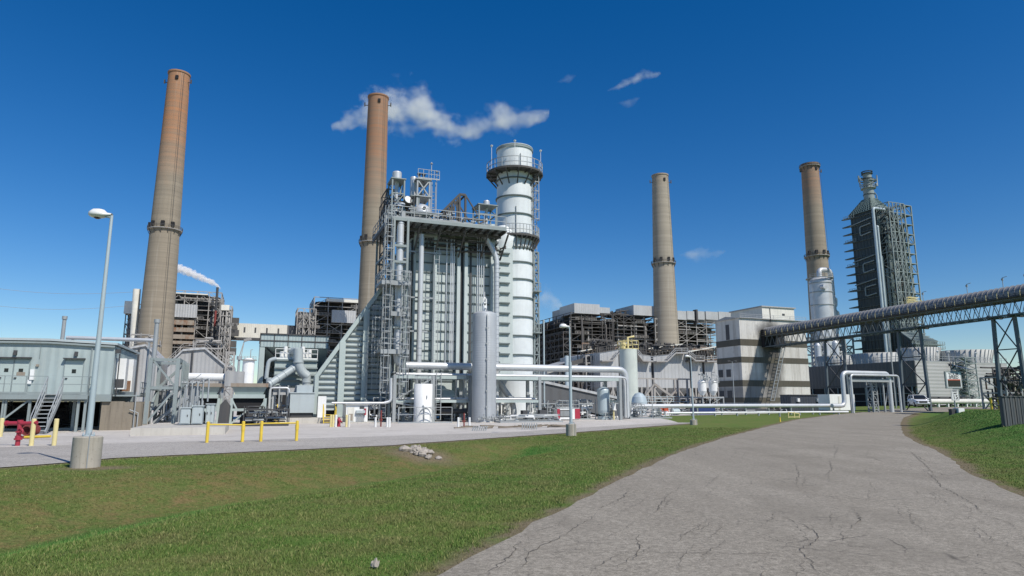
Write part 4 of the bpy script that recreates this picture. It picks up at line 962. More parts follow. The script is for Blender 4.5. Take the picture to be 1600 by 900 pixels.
def boiler():
    t = PT('heat_recovery_boiler', 'tall sage green ribbed boiler casing with platforms and pipes', 'boiler', 640, 0)
    U = t.uz; mid = 470
    uL, uR = U(640, 480)[0], U(779, 480)[0]; zt_ = U(700, 377)[1]; zb = U(700, 628)[1]; dp = 13
    mb = MB(); mb.box((uL, 0, zb), (uR, dp, zt_)); t.part('casing', mb, CASING)
    mb = MB(); z = zb + 1.0
    while z < zt_ - .3: mb.box((uL - .12, -.1, z), (uR + .12, -.003, z + .13)).box((uR + .003, 0, z), (uR + .2, dp, z + .12)); z += .98
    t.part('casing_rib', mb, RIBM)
    cols = [(645, .2), (677, .34), (714, .34), (725.5, .34), (767, .4)]
    for px, w in cols:
        u = U(px, mid)[0]; mb = MB(); top = U(px, 352)[1]
        mb.box((u - w / 2, -.55, 0), (u + w / 2, -.48, top)).box((u - w / 2, -.18, 0), (u + w / 2, -.11, top)).box((u - .05, -.48, 0), (u + .05, -.18, top)); t.part('column', mb, CASING)
    # dark strips on the casing: shade between the columns put in as colour
    for px0, px1 in ((716.5, 722.5), (733, 736), (769, 776), (640, 643)):
        a, b = U(px0, mid)[0], U(px1, mid)[0]; mb = MB(); mb.box((a, -.115, 0), (b, -.101, zt_ - .2)); t.part('shade_strip', mb, DARK)
    mb = MB()
    for px in (694, 700.5, 703, 705.5, 742, 745, 748.5, 752):
        u = U(px, mid)[0]; mb.tube([(u, -.7, U(px, 575)[1]), (u, -.7, U(px, 372)[1])], .06, 7)
    t.part('drain_pipe', mb, SILVER)
    # silver risers
    u = U(622.5, mid, -3)[0]; mb = MB(); ue = U(660, 571, -3); z571 = U(640, 571, -3)[1]
    mb.tube([(u, -3, U(622, 347, -3)[1]), (u, -3, z571), (U(740, 575, -3)[0], -3, z571), (U(977, 583, -3)[0], -3, z571), (U(977, 583, -3)[0], -3, .3)], .34, 16, .9)
    for k in range(8): z = z571 + 2 + k * 1.9; mb.lathe([(.345, z), (.375, z), (.375, z + .12), (.345, z + .12)], (u, -3, 0), 16)
    t.part('steam_riser', mb, SILVER)
    u = U(656.5, mid, -1.6)[0]; mb = MB(); mb.tube([(u, -1.6, 1.2), (u, -1.6, U(657, 366, -1.6)[1])], .26, 14)
    for py in (544, 555): z = U(657, py, -1.6)[1]; mb.lathe([(.265, z), (.3, z), (.3, z + .1), (.265, z + .1)], (u, -1.6, 0), 14)
    t.part('feed_pipe', mb, SILVER)
    mb = MB(); p = [U(760, 366, -1.4), U(761, 374, -1.4), U(776, 402, -1.4), U(776.5, 574, -1.4)]; pts = [(a, -1.4, z) for a, z in p]; pts[3] = (pts[2][0], -1.4, pts[3][1]); mb.tube(pts, .27, 14, .6)
    z = pts[3][2]
    while z < pts[2][2] - .6: mb.lathe([(.272, z), (.30, z), (.30, z + .05), (.272, z + .05)], (pts[2][0], -1.4, 0), 14); z += .45
    t.part('corner_downcomer', mb, SILVER)
    mb = MB(); 
    for x0, x1, y0 in ((638, 690, 392), (640, 678, 464), (640, 668, 517)):
        a = U(x0, y0, -1.2); b = U(x1, y0, -1.2); mb.bar((a[0], -1.15, a[1]), (b[0], -1.15, a[1]), .1, .14)
    t.part('tie_beam', mb, STEEL)
    # header zone under the top deck
    zd = U(700, 352, -2.8)[1]
    mb = MB(); mb.box((uL + .3, .6, zt_), (uR, dp - .5, zd - .5)); t.part('header_box', mb, DARK)
    mb = MB()
    for v, r, z in ((-.3, .28, zt_ + .35), (.2, .2, zt_ + 1.0), (-1.2, .15, zt_ + .9)): mb.tube([(uL + .4, v, z), (uR - .2, v, z)], r, 12)
    rr = random.Random(4)
    for k in range(30):
        uu = uL + .4 + k * (uR - uL - .6) / 30; mb.tube([(uu, -.25, zt_ - .05), (uu, -.25, zt_ + .5), (uu + rr.uniform(-.3, .3), -1.1 - rr.random(), zd - .4)], .06, 5)
    t.part('header_pipework', mb, STEEL)
    # main platform
    pl = U(608, 342, -3.2)[0]; pr_ = U(790, 356, -3.2)[0]
    mb = MB(); mb.box((pl, -3.4, zd), (pr_, 6, zd + .12)); mb.box((pl, -3.45, zd - .16), (pr_, -3.35, zd + .15)); dk = t.part('top_platform', mb, GREYP)
    mb = MB()
    n = 14
    for k in range(n + 1):
        uu = pl + (pr_ - pl) * k / n; mb.box((uu - .06, -3.3, zd - .35), (uu + .06, 5.9, zd - .001))
    for v in (-1.8, -.3): mb.box((pl, v - .08, zd - .6), (pr_, v + .08, zd - .355))
    for px in (610, 645, 677, 714, 748, 778):
        uu = U(px, 365)[0]; mb.bar((uu, -3.1, zd - .4), (uu, -.6, zd - 2.6), .14)
    t.part('platform_framing', mb, SOOT, dk)
    mb = MB(); mb.rail([(pl, -3.4, zd + .12), (pr_, -3.4, zd + .12)], 1.15, 1.1, .055).rail([(pl, -3.4, zd + .12), (pl, 6, zd + .12)], 1.15, 1.2, .055).rail([(pl, 2, zd + .12), (pr_, 2, zd + .12)], 1.15, 1.3, .05); t.part('handrail', mb, STEEL, dk)
    # side tower of platforms at the left
    a0, a1 = U(600, 480, -3.6)[0], U(640, 480, -3.6)[0]; 
    mb = MB()
    lu = U(611, 440, -2.6)[0]
    for u_, v in ((lu, -3.4), (a1 - .3, -3.4), (lu, 1.5), (a1 - .3, 1.5), (lu, 6), (a1 - .2, 6)):
        mb.box((u_ - .1, v - .1, 0), (u_ + .1, v + .1, zd))
    zs = [U(620, y, -3)[1] for y in (600, 548, 512, 490, 441, 410, 385)]
    for z in zs:
        for v in (-3.4, 1.5, 6): mb.bar((lu, v, z), (a1 - .3, v, z), .16, .22)
        for u_ in (lu, a1 - .3): mb.bar((u_, -3.4, z), (u_, 6, z), .16, .22)
    for za, zb_ in zip(zs[:-1], zs[1:]): mb.bar((lu, 1.5, za), (a1 - .3, 6, zb_), .12).bar((lu, -3.4, za), (lu, 1.5, zb_), .12).bar((lu, 6, za), (a1 - .3, 6, zb_), .12)
    sd = t.part('side_tower', mb, GREYP)
    for py, px0, px1 in ((441, 596, 641), (489, 610, 639), (548, 594, 638)):
        z = U(618, py, -4)[1]; b0, b1 = U(px0, py, -4)[0], U(px1, py, -4)[0]
        mb = MB(); mb.box((b0, -4.2, z - .12), (b1, -.8, z)).box((b0, -4.25, z - .3), (b1, -4.18, z + .05)); pf = t.part('platform', mb, STEEL)
        mb = MB(); mb.rail([(b0, -.9, z), (b0, -4.15, z), (b1, -4.15, z), (b1, -.9, z)], 1.1, .75, .05); t.part('handrail', mb, STEEL, pf)
    for py, px0, px1 in ((400, 622, 638), (508, 611, 646), (471, 618, 630)):
        z = U(618, py, -3)[1]; b0, b1 = U(px0, py, -3)[0], U(px1, py, -3)[0]; mb = MB(); mb.box((b0, -2.5, z - .1), (b1, -.5, z)); t.part('landing', mb, STEEL)
    mb = MB(); rr = random.Random(21); mb.tangle(a0 + .6, a1 - .4, -2.6, .5, 1, zs[4] + 2, 60, (.03, .1), rr)
    for k in range(14): mb.valve((rr.uniform(a0 + 1, a1 - .6), -2.9, rr.choice(zs[:5]) + rr.uniform(.6, 1.2)), .2)
    t.part('valve_station', mb, STEEL)
    mb = MB(); mb.ladder(U(606, 400, -3.6)[0], -3.6, 0.4, zd + .2, .5); mb.ladder(U(681, 480, -1.2)[0], -1.2, zb, zt_ - 1, .5, False); mb.ladder(U(632, 480, -4.2)[0], -4.3, .3, zs[4], .5); t.part('ladder', mb, STEEL)
    # transition panel behind the tower
    mb = MB(); mb.prism([(U(609, 560)[0], zb), (uL - .02, zb), (uL - .02, U(640, 392)[1]), (U(628, 418)[0], U(628, 418)[1]), (U(609, 442)[0], U(609, 442)[1])], .6, 3.2); t.part('inlet_transition', mb, SAGE)
    # underside legs and dark plenum
    mb = MB()
    for px in (611, 645, 677, 712, 746, 778):
        for v in (0.3, 5, 11): uu = U(px, 640)[0]; mb.box((uu - .2, v - .2, 0), (uu + .2, v + .2, zb + .02))
    t.part('support_leg', mb, GREYP)
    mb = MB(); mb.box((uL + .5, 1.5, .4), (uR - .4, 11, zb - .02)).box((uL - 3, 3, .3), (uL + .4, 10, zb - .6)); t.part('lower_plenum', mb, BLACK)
    mb = MB()
    for px in (708, 720): uu = U(px, 630, -.5)[0]; mb.cyl((uu, -.8, 0), .24, 0, zb + 1.2, 12)
    mb.lathe([(1.25, 0), (1.2, .5), (.8, 1), (0, 1.2)], (U(693, 620)[0], -.6, zb + .1), 20); t.part('blowdown_vessel', mb, SAGE)
    return t, zd, pl, pr_
bt, ZD, PL, PR = boiler()

t = on_deck0 = PT('rooftop_steelwork', 'dark dense steelwork at the upper left corner of the boiler deck', 'steelwork', 604, 2, py=345)
t.z = ZD + .12; t.root.location.z = t.z; r_ = random.Random(44)
a, b = t.u(601, 330), t.u(640, 330); h = t.h(606, 300)
mb = MB(); mb.lattice(a, t.u(612, 330), -1, 2, [-4, -2.2, 0, h * .5, h], 1, 1, .12, 1., r_); mb.lattice(a, b, 0, 3, [0, h * .45, h * .8], 4, 1, .1, .6, r_); t.part('frame', mb, SOOT)
mb = MB(); mb.tangle(a, b, -2.5, 2, .1, h * .8, 46, (.04, .11), r_)
for k in range(9): mb.valve((r_.uniform(a, b), r_.uniform(-2.5, 0), r_.uniform(.5, 2)), .2)
t.part('pipework', mb, DARK)
mb = MB(); mb.tangle(t.u(640, 355), t.u(778, 365), -3, -1.2, -2.2, -.8, 40, (.04, .1), r_); t.part('underdeck_pipework', mb, SOOT)
# inlet duct wedge
t = PT('inlet_duct', 'wedge-shaped ribbed pale green duct sloping up to the boiler', 'duct', 492, -.4)
U = t.uz; poly = [(U(494, 641)[0], U(494, 641)[1])] + [U(608, 650)] + [U(608, 436), U(598, 447), U(568, 487), U(532, 537), U(494, 590)]
poly[1] = (poly[1][0], poly[0][1])
mb = MB(); mb.prism(poly, 0, 3); t.part('duct_casing', mb, CASING)
mb = MB(); zs0 = poly[0][1]; z = zs0 + .35
def wedge_left(z):
    pts = [U(608, 436), U(494, 590)]; (xa, za), (xb, zb_) = pts; return xb + (xa - xb) * max(0, (z - zb_)) / (za - zb_)
while z < U(598, 452)[1]:
    xl = wedge_left(z) if z > U(494, 590)[1] else U(494, 620)[0]; mb.box((xl + .15, -.16, z), (U(604, 560)[0], -.003, z + .12)); z += .50
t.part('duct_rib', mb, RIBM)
mb = MB(); (xa, za), (xb, zb_) = U(608, 434), U(493, 590); mb.bar((xb, -.2, zb_), (xa, -.2, za), .5, .35); t.part('sloping_cap_rail', mb, SAGE)
for px, pt in ((494, 588), (532, 534), (568, 484)):
    u_ = U(px, 600)[0]; w = .55 if px > 500 else .35; h = U(px, pt)[1]; mb = MB()
    mb.box((u_ - w / 2, -.52, 0), (u_ + w / 2, -.44, h)).box((u_ - .06, -.44, 0), (u_ + .06, -.25, h)).box((u_ - w / 2, -.25, 0), (u_ + w / 2, -.17, h)); t.part('column', mb, SAGE)
mb = MB(); mb.ladder(U(586, 560, -.8)[0], -.8, 3, U(586, 480)[1], .5, True); mb.tube([(U(574, 560, -.8)[0], -.8, zs0), (U(574, 560, -.8)[0], -.8, U(574, 490)[1])], .05, 6); t.part('ladder', mb, STEEL)
mb = MB(); mb.box((poly[0][0] + .3, .5, .1), (poly[1][0], 2.9, zs0 - .01)); t.part('duct_support', mb, BLACK)

# ------------------------------------------------------------------ gear on the top deck
deckz = ZD + .12
def on_deck(name, label, cat, px, v, group=None, py=345):
    t = PT(name, label, cat, px, v, group, py); t.z = deckz; t.root.location.z = deckz; return t
def silencer(px, v, w_px, y0, y1, fl, fr_, ybase, label, frame=True):
    t = on_deck('silencer', label, 'silencer', px, v, 'vent silencers on the top deck', y1); a, b = t.u(px - w_px / 2, y1), t.u(px + w_px / 2, y1); r = (b - a) / 2; c = (a + b) / 2
    h0, h1 = t.h(px, y1), t.h(px, y0)
    mb = MB(); mb.lathe([(0, h0), (r, h0), (r, h1 - .1), (r * .9, h1), (0, h1)], (c, 0, 0), 22); mb.tube([(c, 0, 0), (c, 0, h0)], r * .45, 12); t.part('body', mb, SILVER)
    fa, fb = t.u(fl, y1), t.u(fr_, y1)
    mb = MB(); mb.lattice(fa, fb, -1, 1, [0, h0 * .35, h0 * .68, h0 - .02], 1, 1, .14, .8, random.Random(px)); t.part('frame', mb, GREYP)
    mb = MB(); mb.box((fa - .15, -1.15, h0 - .08), (fb + .15, 1.15, h0 + .02)); t.part('top_plate', mb, GREYP)
silencer(620, .5, 14.5, 269, 283.5, 610.5, 629, 345, 'leftmost vent silencer on its lattice stand beside the second chimney')
silencer(645.5, 2.5, 10.5, 277, 310, 640, 651, 345, 'tall vent silencer left of the cross-braced tower')
silencer(760, 1.0, 9.5, 314, 324, 744, 771, 355, 'small vent silencer beside the white exhaust stack')
t = on_deck('braced_tower', 'cross-braced rooftop tower with masts above the steam drum', 'tower', 660, 1.5)
a, b = t.u(652, 300), t.u(671, 300); h = t.h(660, 281); h1 = t.h(660, 307)
mb = MB(); mb.lattice(a, b, 0, 2.2, [0, h1 * .5, h1], 1, 1, .16, .4, random.Random(2)); mb.lattice(a, b, 0, 2.2, [h1, h], 1, 1, .16, 0).bar((a, 0, h1), (b, 0, h), .12).bar((b, 0, h1), (a, 0, h), .12).bar((a, 2.2, h1), (b, 2.2, h), .12); mb.box((a - .2, -.2, h), (b + .2, 2.4, h + .1)); mb.box((a - .2, -.2, h1 - .05), (b + .2, 2.4, h1 + .05)); t.part('frame', mb, STEEL)
mb = MB(); mb.tangle(a + .1, b - .1, .3, 2, h1, h - .2, 12, (.04, .1)).rail([(a, -.2, h + .1), (b + 1, -.2, h + .1)], 1, .5, .045); t.part('relief_valves', mb, STEEL)
mb = MB()
for px, y in ((657, 268), (664, 269)): u_ = t.u(px, 275); mb.cyl((u_, .6, 0), .12, h, t.h(px, y), 8).cyl((u_, .6, 0), .22, t.h(px, y) - .15, t.h(px, y), 8)
t.part('vent_pipe', mb, DARK)
mb = MB()
for px, y in ((673.5, 256), (682, 269)):
    u_ = t.u(px, 300); mb.bar((u_, 0, 0), (u_, 0, t.h(px, y)), .055); mb.cyl((u_, 0, 0), .16, t.h(px, y), t.h(px, y) + .2, 8, 0.02)
ua = t.u(676, 300); ub = t.u(681.5, 300)
for uu in (ua, ub): mb.bar((uu, .3, 0), (uu, .3, t.h(676, 283)), .06)
for k in range(12): mb.bar((ua, .3, k * .42), (ub, .3, k * .42), .035)
t.part('mast', mb, STEEL)
t = on_deck('steam_drum', 'silver dish-ended steam drum on the top deck', 'steam drum', 660, 0, py=333)
c = t.u(660.5, 331); r = (t.u(674, 331) - t.u(647, 331)) / 2; zc = max(r + .15, t.h(660, 332))
mb = MB(); mb.lathe([(0, -r * .55), (r * .45, -r * .48), (r * .8, -r * .28), (r, 0), (r, 9), (0, 9.6)], (c, 0, zc), 28, 'y', sharp=False); t.part('shell', mb, SILVER)
mb = MB()
for dz in (.35, -.35): mb.lathe([(0, -r * .62), (.17, -r * .6), (.17, 0)], (c + .05, 0, zc + dz), 14, 'y')
t.part('manway', mb, DARK)
mb = MB(); mb.box((c - r, 1, 0), (c + r, 1.5, zc - r * .5)).box((c - r, 6, 0), (c + r, 6.5, zc - r * .5)); t.part('saddle', mb, GREYP)
t = on_deck('vent_elbow', 'short fat silver pipe with white end cap beside the drum', 'pipe', 637, -.5, py=320)
a = t.p(632, 325, .8); b = t.p(637.5, 312, -.5); mb = MB(); mb.tube([(a[0], 2.5, a[2] - .4), b], .36, 14); mb.tube([(b[0], .6, b[2]), (t.u(648, 315), .6, b[2])], .16, 10); t.part('pipe', mb, SOOT)
mb = MB(); mb.tube([Vector(b), Vector(b) + Vector((.02, -.06, .015))], .38, 16); t.part('end_cap', mb, WHITE)
mb = MB(); mb.bar((b[0], .6, 0), (b[0], .6, b[2]), .12); t.part('support', mb, STEEL)
t = on_deck('hoist_frame', 'sloping truss frame rising to a peak on the top deck', 'truss frame', 712, 0, py=330)
pk0, pk1 = t.uz(713, 309), t.uz(722, 309); lo = t.uz(688, 334); ro = t.uz(741, 341)
mb = MB()
for v in (-1.2, 1.6):
    mb.bar((lo[0], v, lo[1]), (pk0[0], v, pk0[1]), .22).bar((pk0[0], v, pk0[1]), (pk1[0], v, pk0[1]), .22).bar((pk1[0], v, pk0[1]), (ro[0], v, max(ro[1], .3)), .12)
    for x in (pk0[0], pk1[0]): mb.bar((x, v, 0), (x, v, pk0[1]), .2)
    n = 6
    for k in range(n):
        f = k / n; x = lo[0] + (pk0[0] - lo[0]) * f; z = lo[1] + (pk0[1] - lo[1]) * f; mb.bar((x, v, 0), (x, v, z), .1)
        f2 = (k + 1) / n; x2 = lo[0] + (pk0[0] - lo[0]) * f2; mb.bar((x, v, z), (x2, v, max(0, z - .9)), .09)
    mb.bar((pk1[0], v, .1), (ro[0] + 1, v, 1.2), .12).bar((pk1[0], v, 1.2), (ro[0] + 1, v, 1.2), .14)
for f in (0, .25, .5, .75, 1): x = lo[0] + (pk0[0] - lo[0]) * f; z = lo[1] + (pk0[1] - lo[1]) * f; mb.bar((x, -1.2, z), (x, 1.6, z), .14)
mb.bar((pk1[0], -1.2, pk0[1]), (pk1[0], 1.6, pk0[1]), .14)
t.part('truss', mb, SOOT)
t = on_deck('deck_pipework', 'tangle of valves and small pipes along the top deck railing', 'pipework', 690, -2, py=345)
mb = MB(); rr = random.Random(31); u0_, u1_ = t.u(625, 340), t.u(745, 350); mb.tangle(u0_, u1_, 0, 3, .1, 1.5, 40, (.04, .12), rr)
for k in range(12): mb.valve((rr.uniform(u0_, u1_), rr.uniform(0, 2), rr.uniform(.5, 1.3)), .22)
mb.box((t.u(628, 340), .2, .2), (t.u(634, 340), 1, 1.1)); t.part('pipe', mb, STEEL)

# ------------------------------------------------------------------ white exhaust stack
t = PT('exhaust_stack', 'fat white banded exhaust stack with ring platform near its top', 'exhaust stack', 805, 5.2, py=500)
c = 0; q = t.uz(776, 300); q2 = t.uz(831.5, 300); r = (q2[0] - q[0]) / 2 * .93; c = (q[0] + q2[0]) / 2; hT = t.h(803, 226, -r * .7)
mb = MB(); n = 20; mb.lathe([(r, 0)] + [(r, hT * k / n) for k in range(1, n)] + [(r, hT - .1), (r + .1, hT - .05), (r + .1, hT), (r - .08, hT), (r - .08, hT - 3), (0, hT - 3)], (c, 0, 0), 56); t.part('shell', mb, STACKW)
for py in (275, 303, 331, 384, 407, 434, 463, 493, 523, 553, 588):
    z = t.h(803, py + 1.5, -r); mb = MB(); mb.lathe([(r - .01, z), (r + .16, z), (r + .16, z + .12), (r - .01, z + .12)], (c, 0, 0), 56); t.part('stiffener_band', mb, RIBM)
mb = MB(); z = t.h(803, 236, -r); mb.lathe([(r + .08, hT - .35), (r + .12, hT - .35), (r + .12, hT - .15), (r + .08, hT - .15)], (c, 0, 0), 48); t.part('rim_band', mb, GREYP)
def ringdeck(py, wid, a0, a1, nm):
    z = t.h(803, py, -r); mb = MB(); mb.lathe([(r, z - .1), (r + wid, z - .1), (r + wid, z + .12), (r, z + .12)], (c, 0, 0), 44, a0=a0, a1=a1)
    for k in range(15):
        a = a0 + (a1 - a0) * k / 14; cs, sn = math.cos(a), math.sin(a); mb.bar((c + (r - .05) * cs, (r - .05) * sn, z - 1.6), (c + (r + wid) * cs, (r + wid) * sn, z - .1), .11); mb.bar((c + r * cs, r * sn, z - .15), (c + (r + wid) * cs, (r + wid) * sn, z - .15), .1, .22)
    pf = t.part(nm, mb, SOOT)
    mb = MB(); R = r + wid - .05
    for k in range(22):
        a = a0 + (a1 - a0) * k / 21; mb.bar((c + R * math.cos(a), R * math.sin(a), z), (c + R * math.cos(a), R * math.sin(a), z + 1.2), .055)
    for h in (.6, 1.2): mb.lathe([(R - .03, z + h - .03), (R + .03, z + h - .03), (R + .03, z + h + .03), (R - .03, z + h + .03)], (c, 0, 0), 44, a0=a0, a1=a1)
    t.part('handrail', mb, STEEL, pf); return z
zr = ringdeck(264, 1.25, 0, 2 * math.pi, 'ring_platform'); z2_ = ringdeck(367, .8, -2.3, .7, 'middle_platform')
mb = MB()
for a in (-.55,):
    px_, py_ = c + (r + .25) * math.cos(a), (r + .25) * math.sin(a); mb.ladder(px_, py_, z2_, zr, .55, True)
    mb.ladder(c + (r + .25) * math.cos(-.35), (r + .25) * math.sin(-.35), 3, z2_, .5, False)
    for k in range(3): a2 = a + .12 + k * .1; mb.tube([(c + (r + .15) * math.cos(a2), (r + .15) * math.sin(a2), 2), (c + (r + .15) * math.cos(a2), (r + .15) * math.sin(a2), zr - .5)], .05, 6)
t.part('ladder', mb, STEEL)
for a in (3.3, 5.9, 4.35):
    mb = MB(); x_, y_ = c + (r + 1) * math.cos(a), (r + 1) * math.sin(a); mb.bar((x_, y_, zr), (x_, y_, zr + 3), .035); mb.lathe([(0, zr + 3.2), (.17, zr + 3.1), (.1, zr + 2.95), (0, zr + 2.95)], (x_, y_, 0), 12); t.part('beacon', mb, WHITE)
mb = MB(); mb.tube([(c - .1, -.9 * r - .3, t.h(803, 238, -r)), (c - .1, -.9 * r - .3, zr)], .045, 6); mb.tube([(c - r * .3, -r * .98, z2_ + 3.4), (c - r * .3, -r * .98, z2_)], .06, 6); t.part('sample_probe', mb, STEEL)
mb = MB(); mb.box((c - 4.5, -2.6, t.h(780, 588)), (c - r * .6, 3.5, t.h(780, 395))); t.part('breeching_duct', mb, CASING)
z = t.h(780, 588); mb = MB()
while z < t.h(780, 398): mb.box((c - 4.55, -2.85, z), (c - r * .8, -2.602, z + .14)); z += 1.1
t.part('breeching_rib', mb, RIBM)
mb = MB(); mb.lathe([(r * .4, -2.2), (r * 1.0, 0), (r * .4, 1.6)], (c - r * .7, -.5, t.h(790, 378)), 24, sharp=False); t.part('flare', mb, STACKW)
# lattice elevator mast right of the stack
t = PT('lattice_mast', 'slim dark lattice ladder mast close to the white stack', 'lattice mast', 838, 4, py=500)
a, b = t.u(834.5, 500), t.u(842, 500); h = t.h(838, 394); mb = MB(); n = 16
mb.lattice(a, b, 0, 1.2, [h * k / n for k in range(n + 1)], 1, 1, .13, 1.0, random.Random(5)); t.part('frame', mb, GREYP)
mb = MB()
for k in (4, 8, 12): mb.box((a - .1, -.6, h * k / n), (b + .1, 1.3, h * k / n + .1)); mb.rail([(a, -.6, h * k / n), (b, -.6, h * k / n)], 1, .5, .04)
t.part('landing', mb, GREYP)
mb = MB(); mb.tube([(b + .5, -.2, 0), (b + .5, -.2, t.h(846, 500))], .1, 8); t.part('cable_pipe', mb, LAMPG)

# ------------------------------------------------------------------ tanks
def tank(name, label, px, wpx, y0, ybase, v, mat, dome=.25, legs=False, seams=0, group=None):
    t = PT(name, label, 'tank', px, v, group, py=(y0 + ybase) / 2); a, b = t.u(px - wpx / 2, (y0 + ybase) / 2), t.u(px + wpx / 2, (y0 + ybase) / 2); r = (b - a) / 2 * .92; h = t.h(px, y0)
    z0 = .35 if legs else 0.08; dm = r * dome; mb = MB()
    prof = [(0, z0), (r, z0)] if not legs else [(0, z0), (r * .6, z0 + .1), (r * .9, z0 + .3), (r, z0 + .6)]
    top = [(r * math.cos(k * math.pi / 16), h - dm + dm * math.sin(k * math.pi / 16)) for k in range(9)]
    mb.lathe(prof, n=48); mb.lathe([prof[-1]] + top, n=48, sharp=False); t.part('shell', mb, mat)
    mb = MB(); mb.lathe([(r * .7, 0), (r * 1.04, 0), (r * 1.04, z0), (0, z0)], n=32); t.part('skirt', mb, mat if legs else CONCL)
    return t, r, h
t, r, h = tank('silver_tank', 'tall slender silver banded tank in front of the boiler', 756.5, 39, 486, 657, -6.5, SILVERB, .32)
mb = MB(); x_ = -.11 * r; y_ = -math.sqrt(r * r - x_ * x_) - .08; mb.tube([(x_, y_, .3), (x_, y_, h - .6), (x_ * .5, -r * .6, h + .1), (0, 0, h + .3)], .06, 7)
for k in range(6): mb.box((x_ - .1, y_ - .04, 1.3 + k * 1.4), (x_ + .1, y_ + .1, 1.45 + k * 1.4))
t.part('vent_line', mb, STEEL)
mb = MB(); mb.cyl((0, 0, 0), .22, h, h + .5, 12); mb.tube([(-.12, 0, h + .4), (-.12, 0, h + 1.1), (.0, 0, h + 1.3), (.15, 0, h + 1.1), (.15, 0, h + .4)], .07, 8); mb.valve((0, -.1, h + .75), .14); mb.tube([(0, 0, h + 1), (0, 0, h + 1.8)], .03, 6); t.part('relief_valve', mb, WHITE)
mb = MB()
for k in range(40): 
    z = .5 + k * (h - 1) / 40; mb.lathe([(r, z), (r + .006, z), (r + .006, z + .02), (r, z + .02)], n=48)
t.part('cladding_band', mb, SILVERB)
for k, a in enumerate((-2.2, -1.9, -1.5, -1.2, -.9)):
    mb = MB(); mb.valve(((r + .2) * math.cos(a), (r + .2) * math.sin(a), .3 + (k % 2) * .15), .14); t.part('base_valve', mb, STEEL)
t, r, h = tank('white_tank', 'short white cylindrical tank behind a small handrail', 661, 30.5, 599.5, 659, -6, WHITE, .06)
mb = MB(); R = r - .05
for hh in (.35, .7): mb.lathe([(R - .03, h + hh - .02), (R, h + hh - .02), (R, h + hh + .02), (R - .03, h + hh + .02)], n=30)
for k in range(9): a = 2 * math.pi * k / 9; mb.bar((R * math.cos(a), R * math.sin(a), h - .05), (R * math.cos(a), R * math.sin(a), h + .7), .04)
t.part('handrail', mb, STEEL)
mb = MB(); mb.tube([(-.1, -r - .06, .2), (-.1, -r - .06, h * .4), (-.2, -r - .03, h * .45)], .05, 7)
mb.lathe([(.62, 0), (.68, 0), (.68, .06), (.62, .06)], (.15, -r - .12, .7), 20, 'y', 0, math.pi); mb.box((.1, -r - .08, h * .62), (.16, -r, h * .7)); t.part('pipe', mb, STEEL)
mb = MB(); mb.rail([(-r - 1.6, -r - .4, 0), (r + 1.5, -r - .4, 0)], 1.35, 1.2, .05); t.part('front_rail', mb, STEEL)
t, r, h = tank('blue_white_tank', 'pale blue domed pressure tank at the right end of the skids', 943, 18.5, 604, 656, -2.5, LAMPG, .75, True)
mb = MB(); mb.tube([(0, 0, h), (0, 0, h + .4)], .06, 6); mb.tangle(-r, r, -r - .4, -r, .1, .8, 5, (.03, .06)); t.part('nozzle', mb, STEEL)
# silo behind
t = Th('storage_silo', 'tall pale cylindrical silo before the precipitator buildings', 'silo', 983, 110, z=0)
h = t.h(983, 546); r = (t.u(995.5, 600) - t.u(970.5, 600)) / 2 * .95; c = t.u(983, 600); mb = MB(); mb.lathe([(0, 0), (r, 0), (r, h), (0, h)], (c, 0, 0), 40); t.part('shell', mb, paint('pale_sage_tank', (.55, .60, .55), .5, streak=.15))
mb = MB(); mb.rail([(c - r, -r * .6, h), (c, -r, h), (c + r, -r * .6, h), (c + r, r * .6, h), (c - r, r * .6, h), (c - r, -r * .6, h)], 1.4, 1, .09).tube([(c, 0, h), (c, 0, h + 2), (c + 1.2, 0, h + 2.2)], .18, 8).cyl((c - 1, 0, 0), .5, h, h + 1.1, 10); t.part('top_gear', mb, YELP)

# ------------------------------------------------------------------ pipe rack in front of the boiler
t = PT('pipe_rack', 'galvanised pipe rack with braces running in front of the boiler', 'pipe rack', 620, -4.5)
U = lambda px, py, v=0: t.uz(px, py, v)
z1r, z2r = U(700, 587)[1], U(700, 627)[1]
uu = [U(px, 620)[0] for px in (616, 677, 734, 843, 969)]
mb = MB()
for u_ in uu:
    for v in (0, 3): mb.box((u_ - .14, v - .14, 0), (u_ + .14, v + .14, z1r))
t.part('post', mb, STEEL)
mb = MB()
for v in (0, 3):
    mb.box((uu[0], v - .1, z1r - .3), (uu[-1], v + .1, z1r)); mb.box((uu[0], v - .1, z2r - .12), (uu[3], v + .1, z2r + .12))
for u_ in uu: mb.bar((u_, 0, z1r - .15), (u_, 3, z1r - .15), .2).bar((u_, 0, z2r), (u_, 3, z2r), .2)
t.part('beam', mb, SAGE)
mb = MB(); mb.bar((uu[0], -.02, z2r + .1), (uu[1] - .2, -.02, z1r - .3), .13).bar((uu[0], -.02, z2r - .1), (uu[1] - .2, -.02, 1.2), .13).bar((uu[2], -.02, z2r), (uu[2] + 2.5, -.02, z1r - .3), .1); t.part('brace', mb, STEEL)
mb = MB(); rr = random.Random(9)
for v, rad, dz in ((.6, .1, .1), (1.1, .14, .14), (1.7, .09, .09), (2.4, .16, .16)): mb.tube([(uu[0] + .3, v, z1r + dz), (U(984, 590)[0], v, z1r + dz), (U(984, 590)[0], v, .2)], rad, 10, .5)
for v, rad in ((.8, .1), (1.5, .13)): mb.tube([(uu[0], v, z2r + .12 + rad), (uu[3], v, z2r + .12 + rad)], rad, 8)
t.part('pipe_run', mb, SILVER)
mb = MB()
for k in range(16):
    u_ = rr.uniform(uu[0] + .5, uu[3]); mb.tube([(u_, rr.uniform(.3, 2.5), .1), (u_, rr.uniform(.3, 2.5), rr.choice((z1r, z2r)))], rr.uniform(.03, .08), 6)
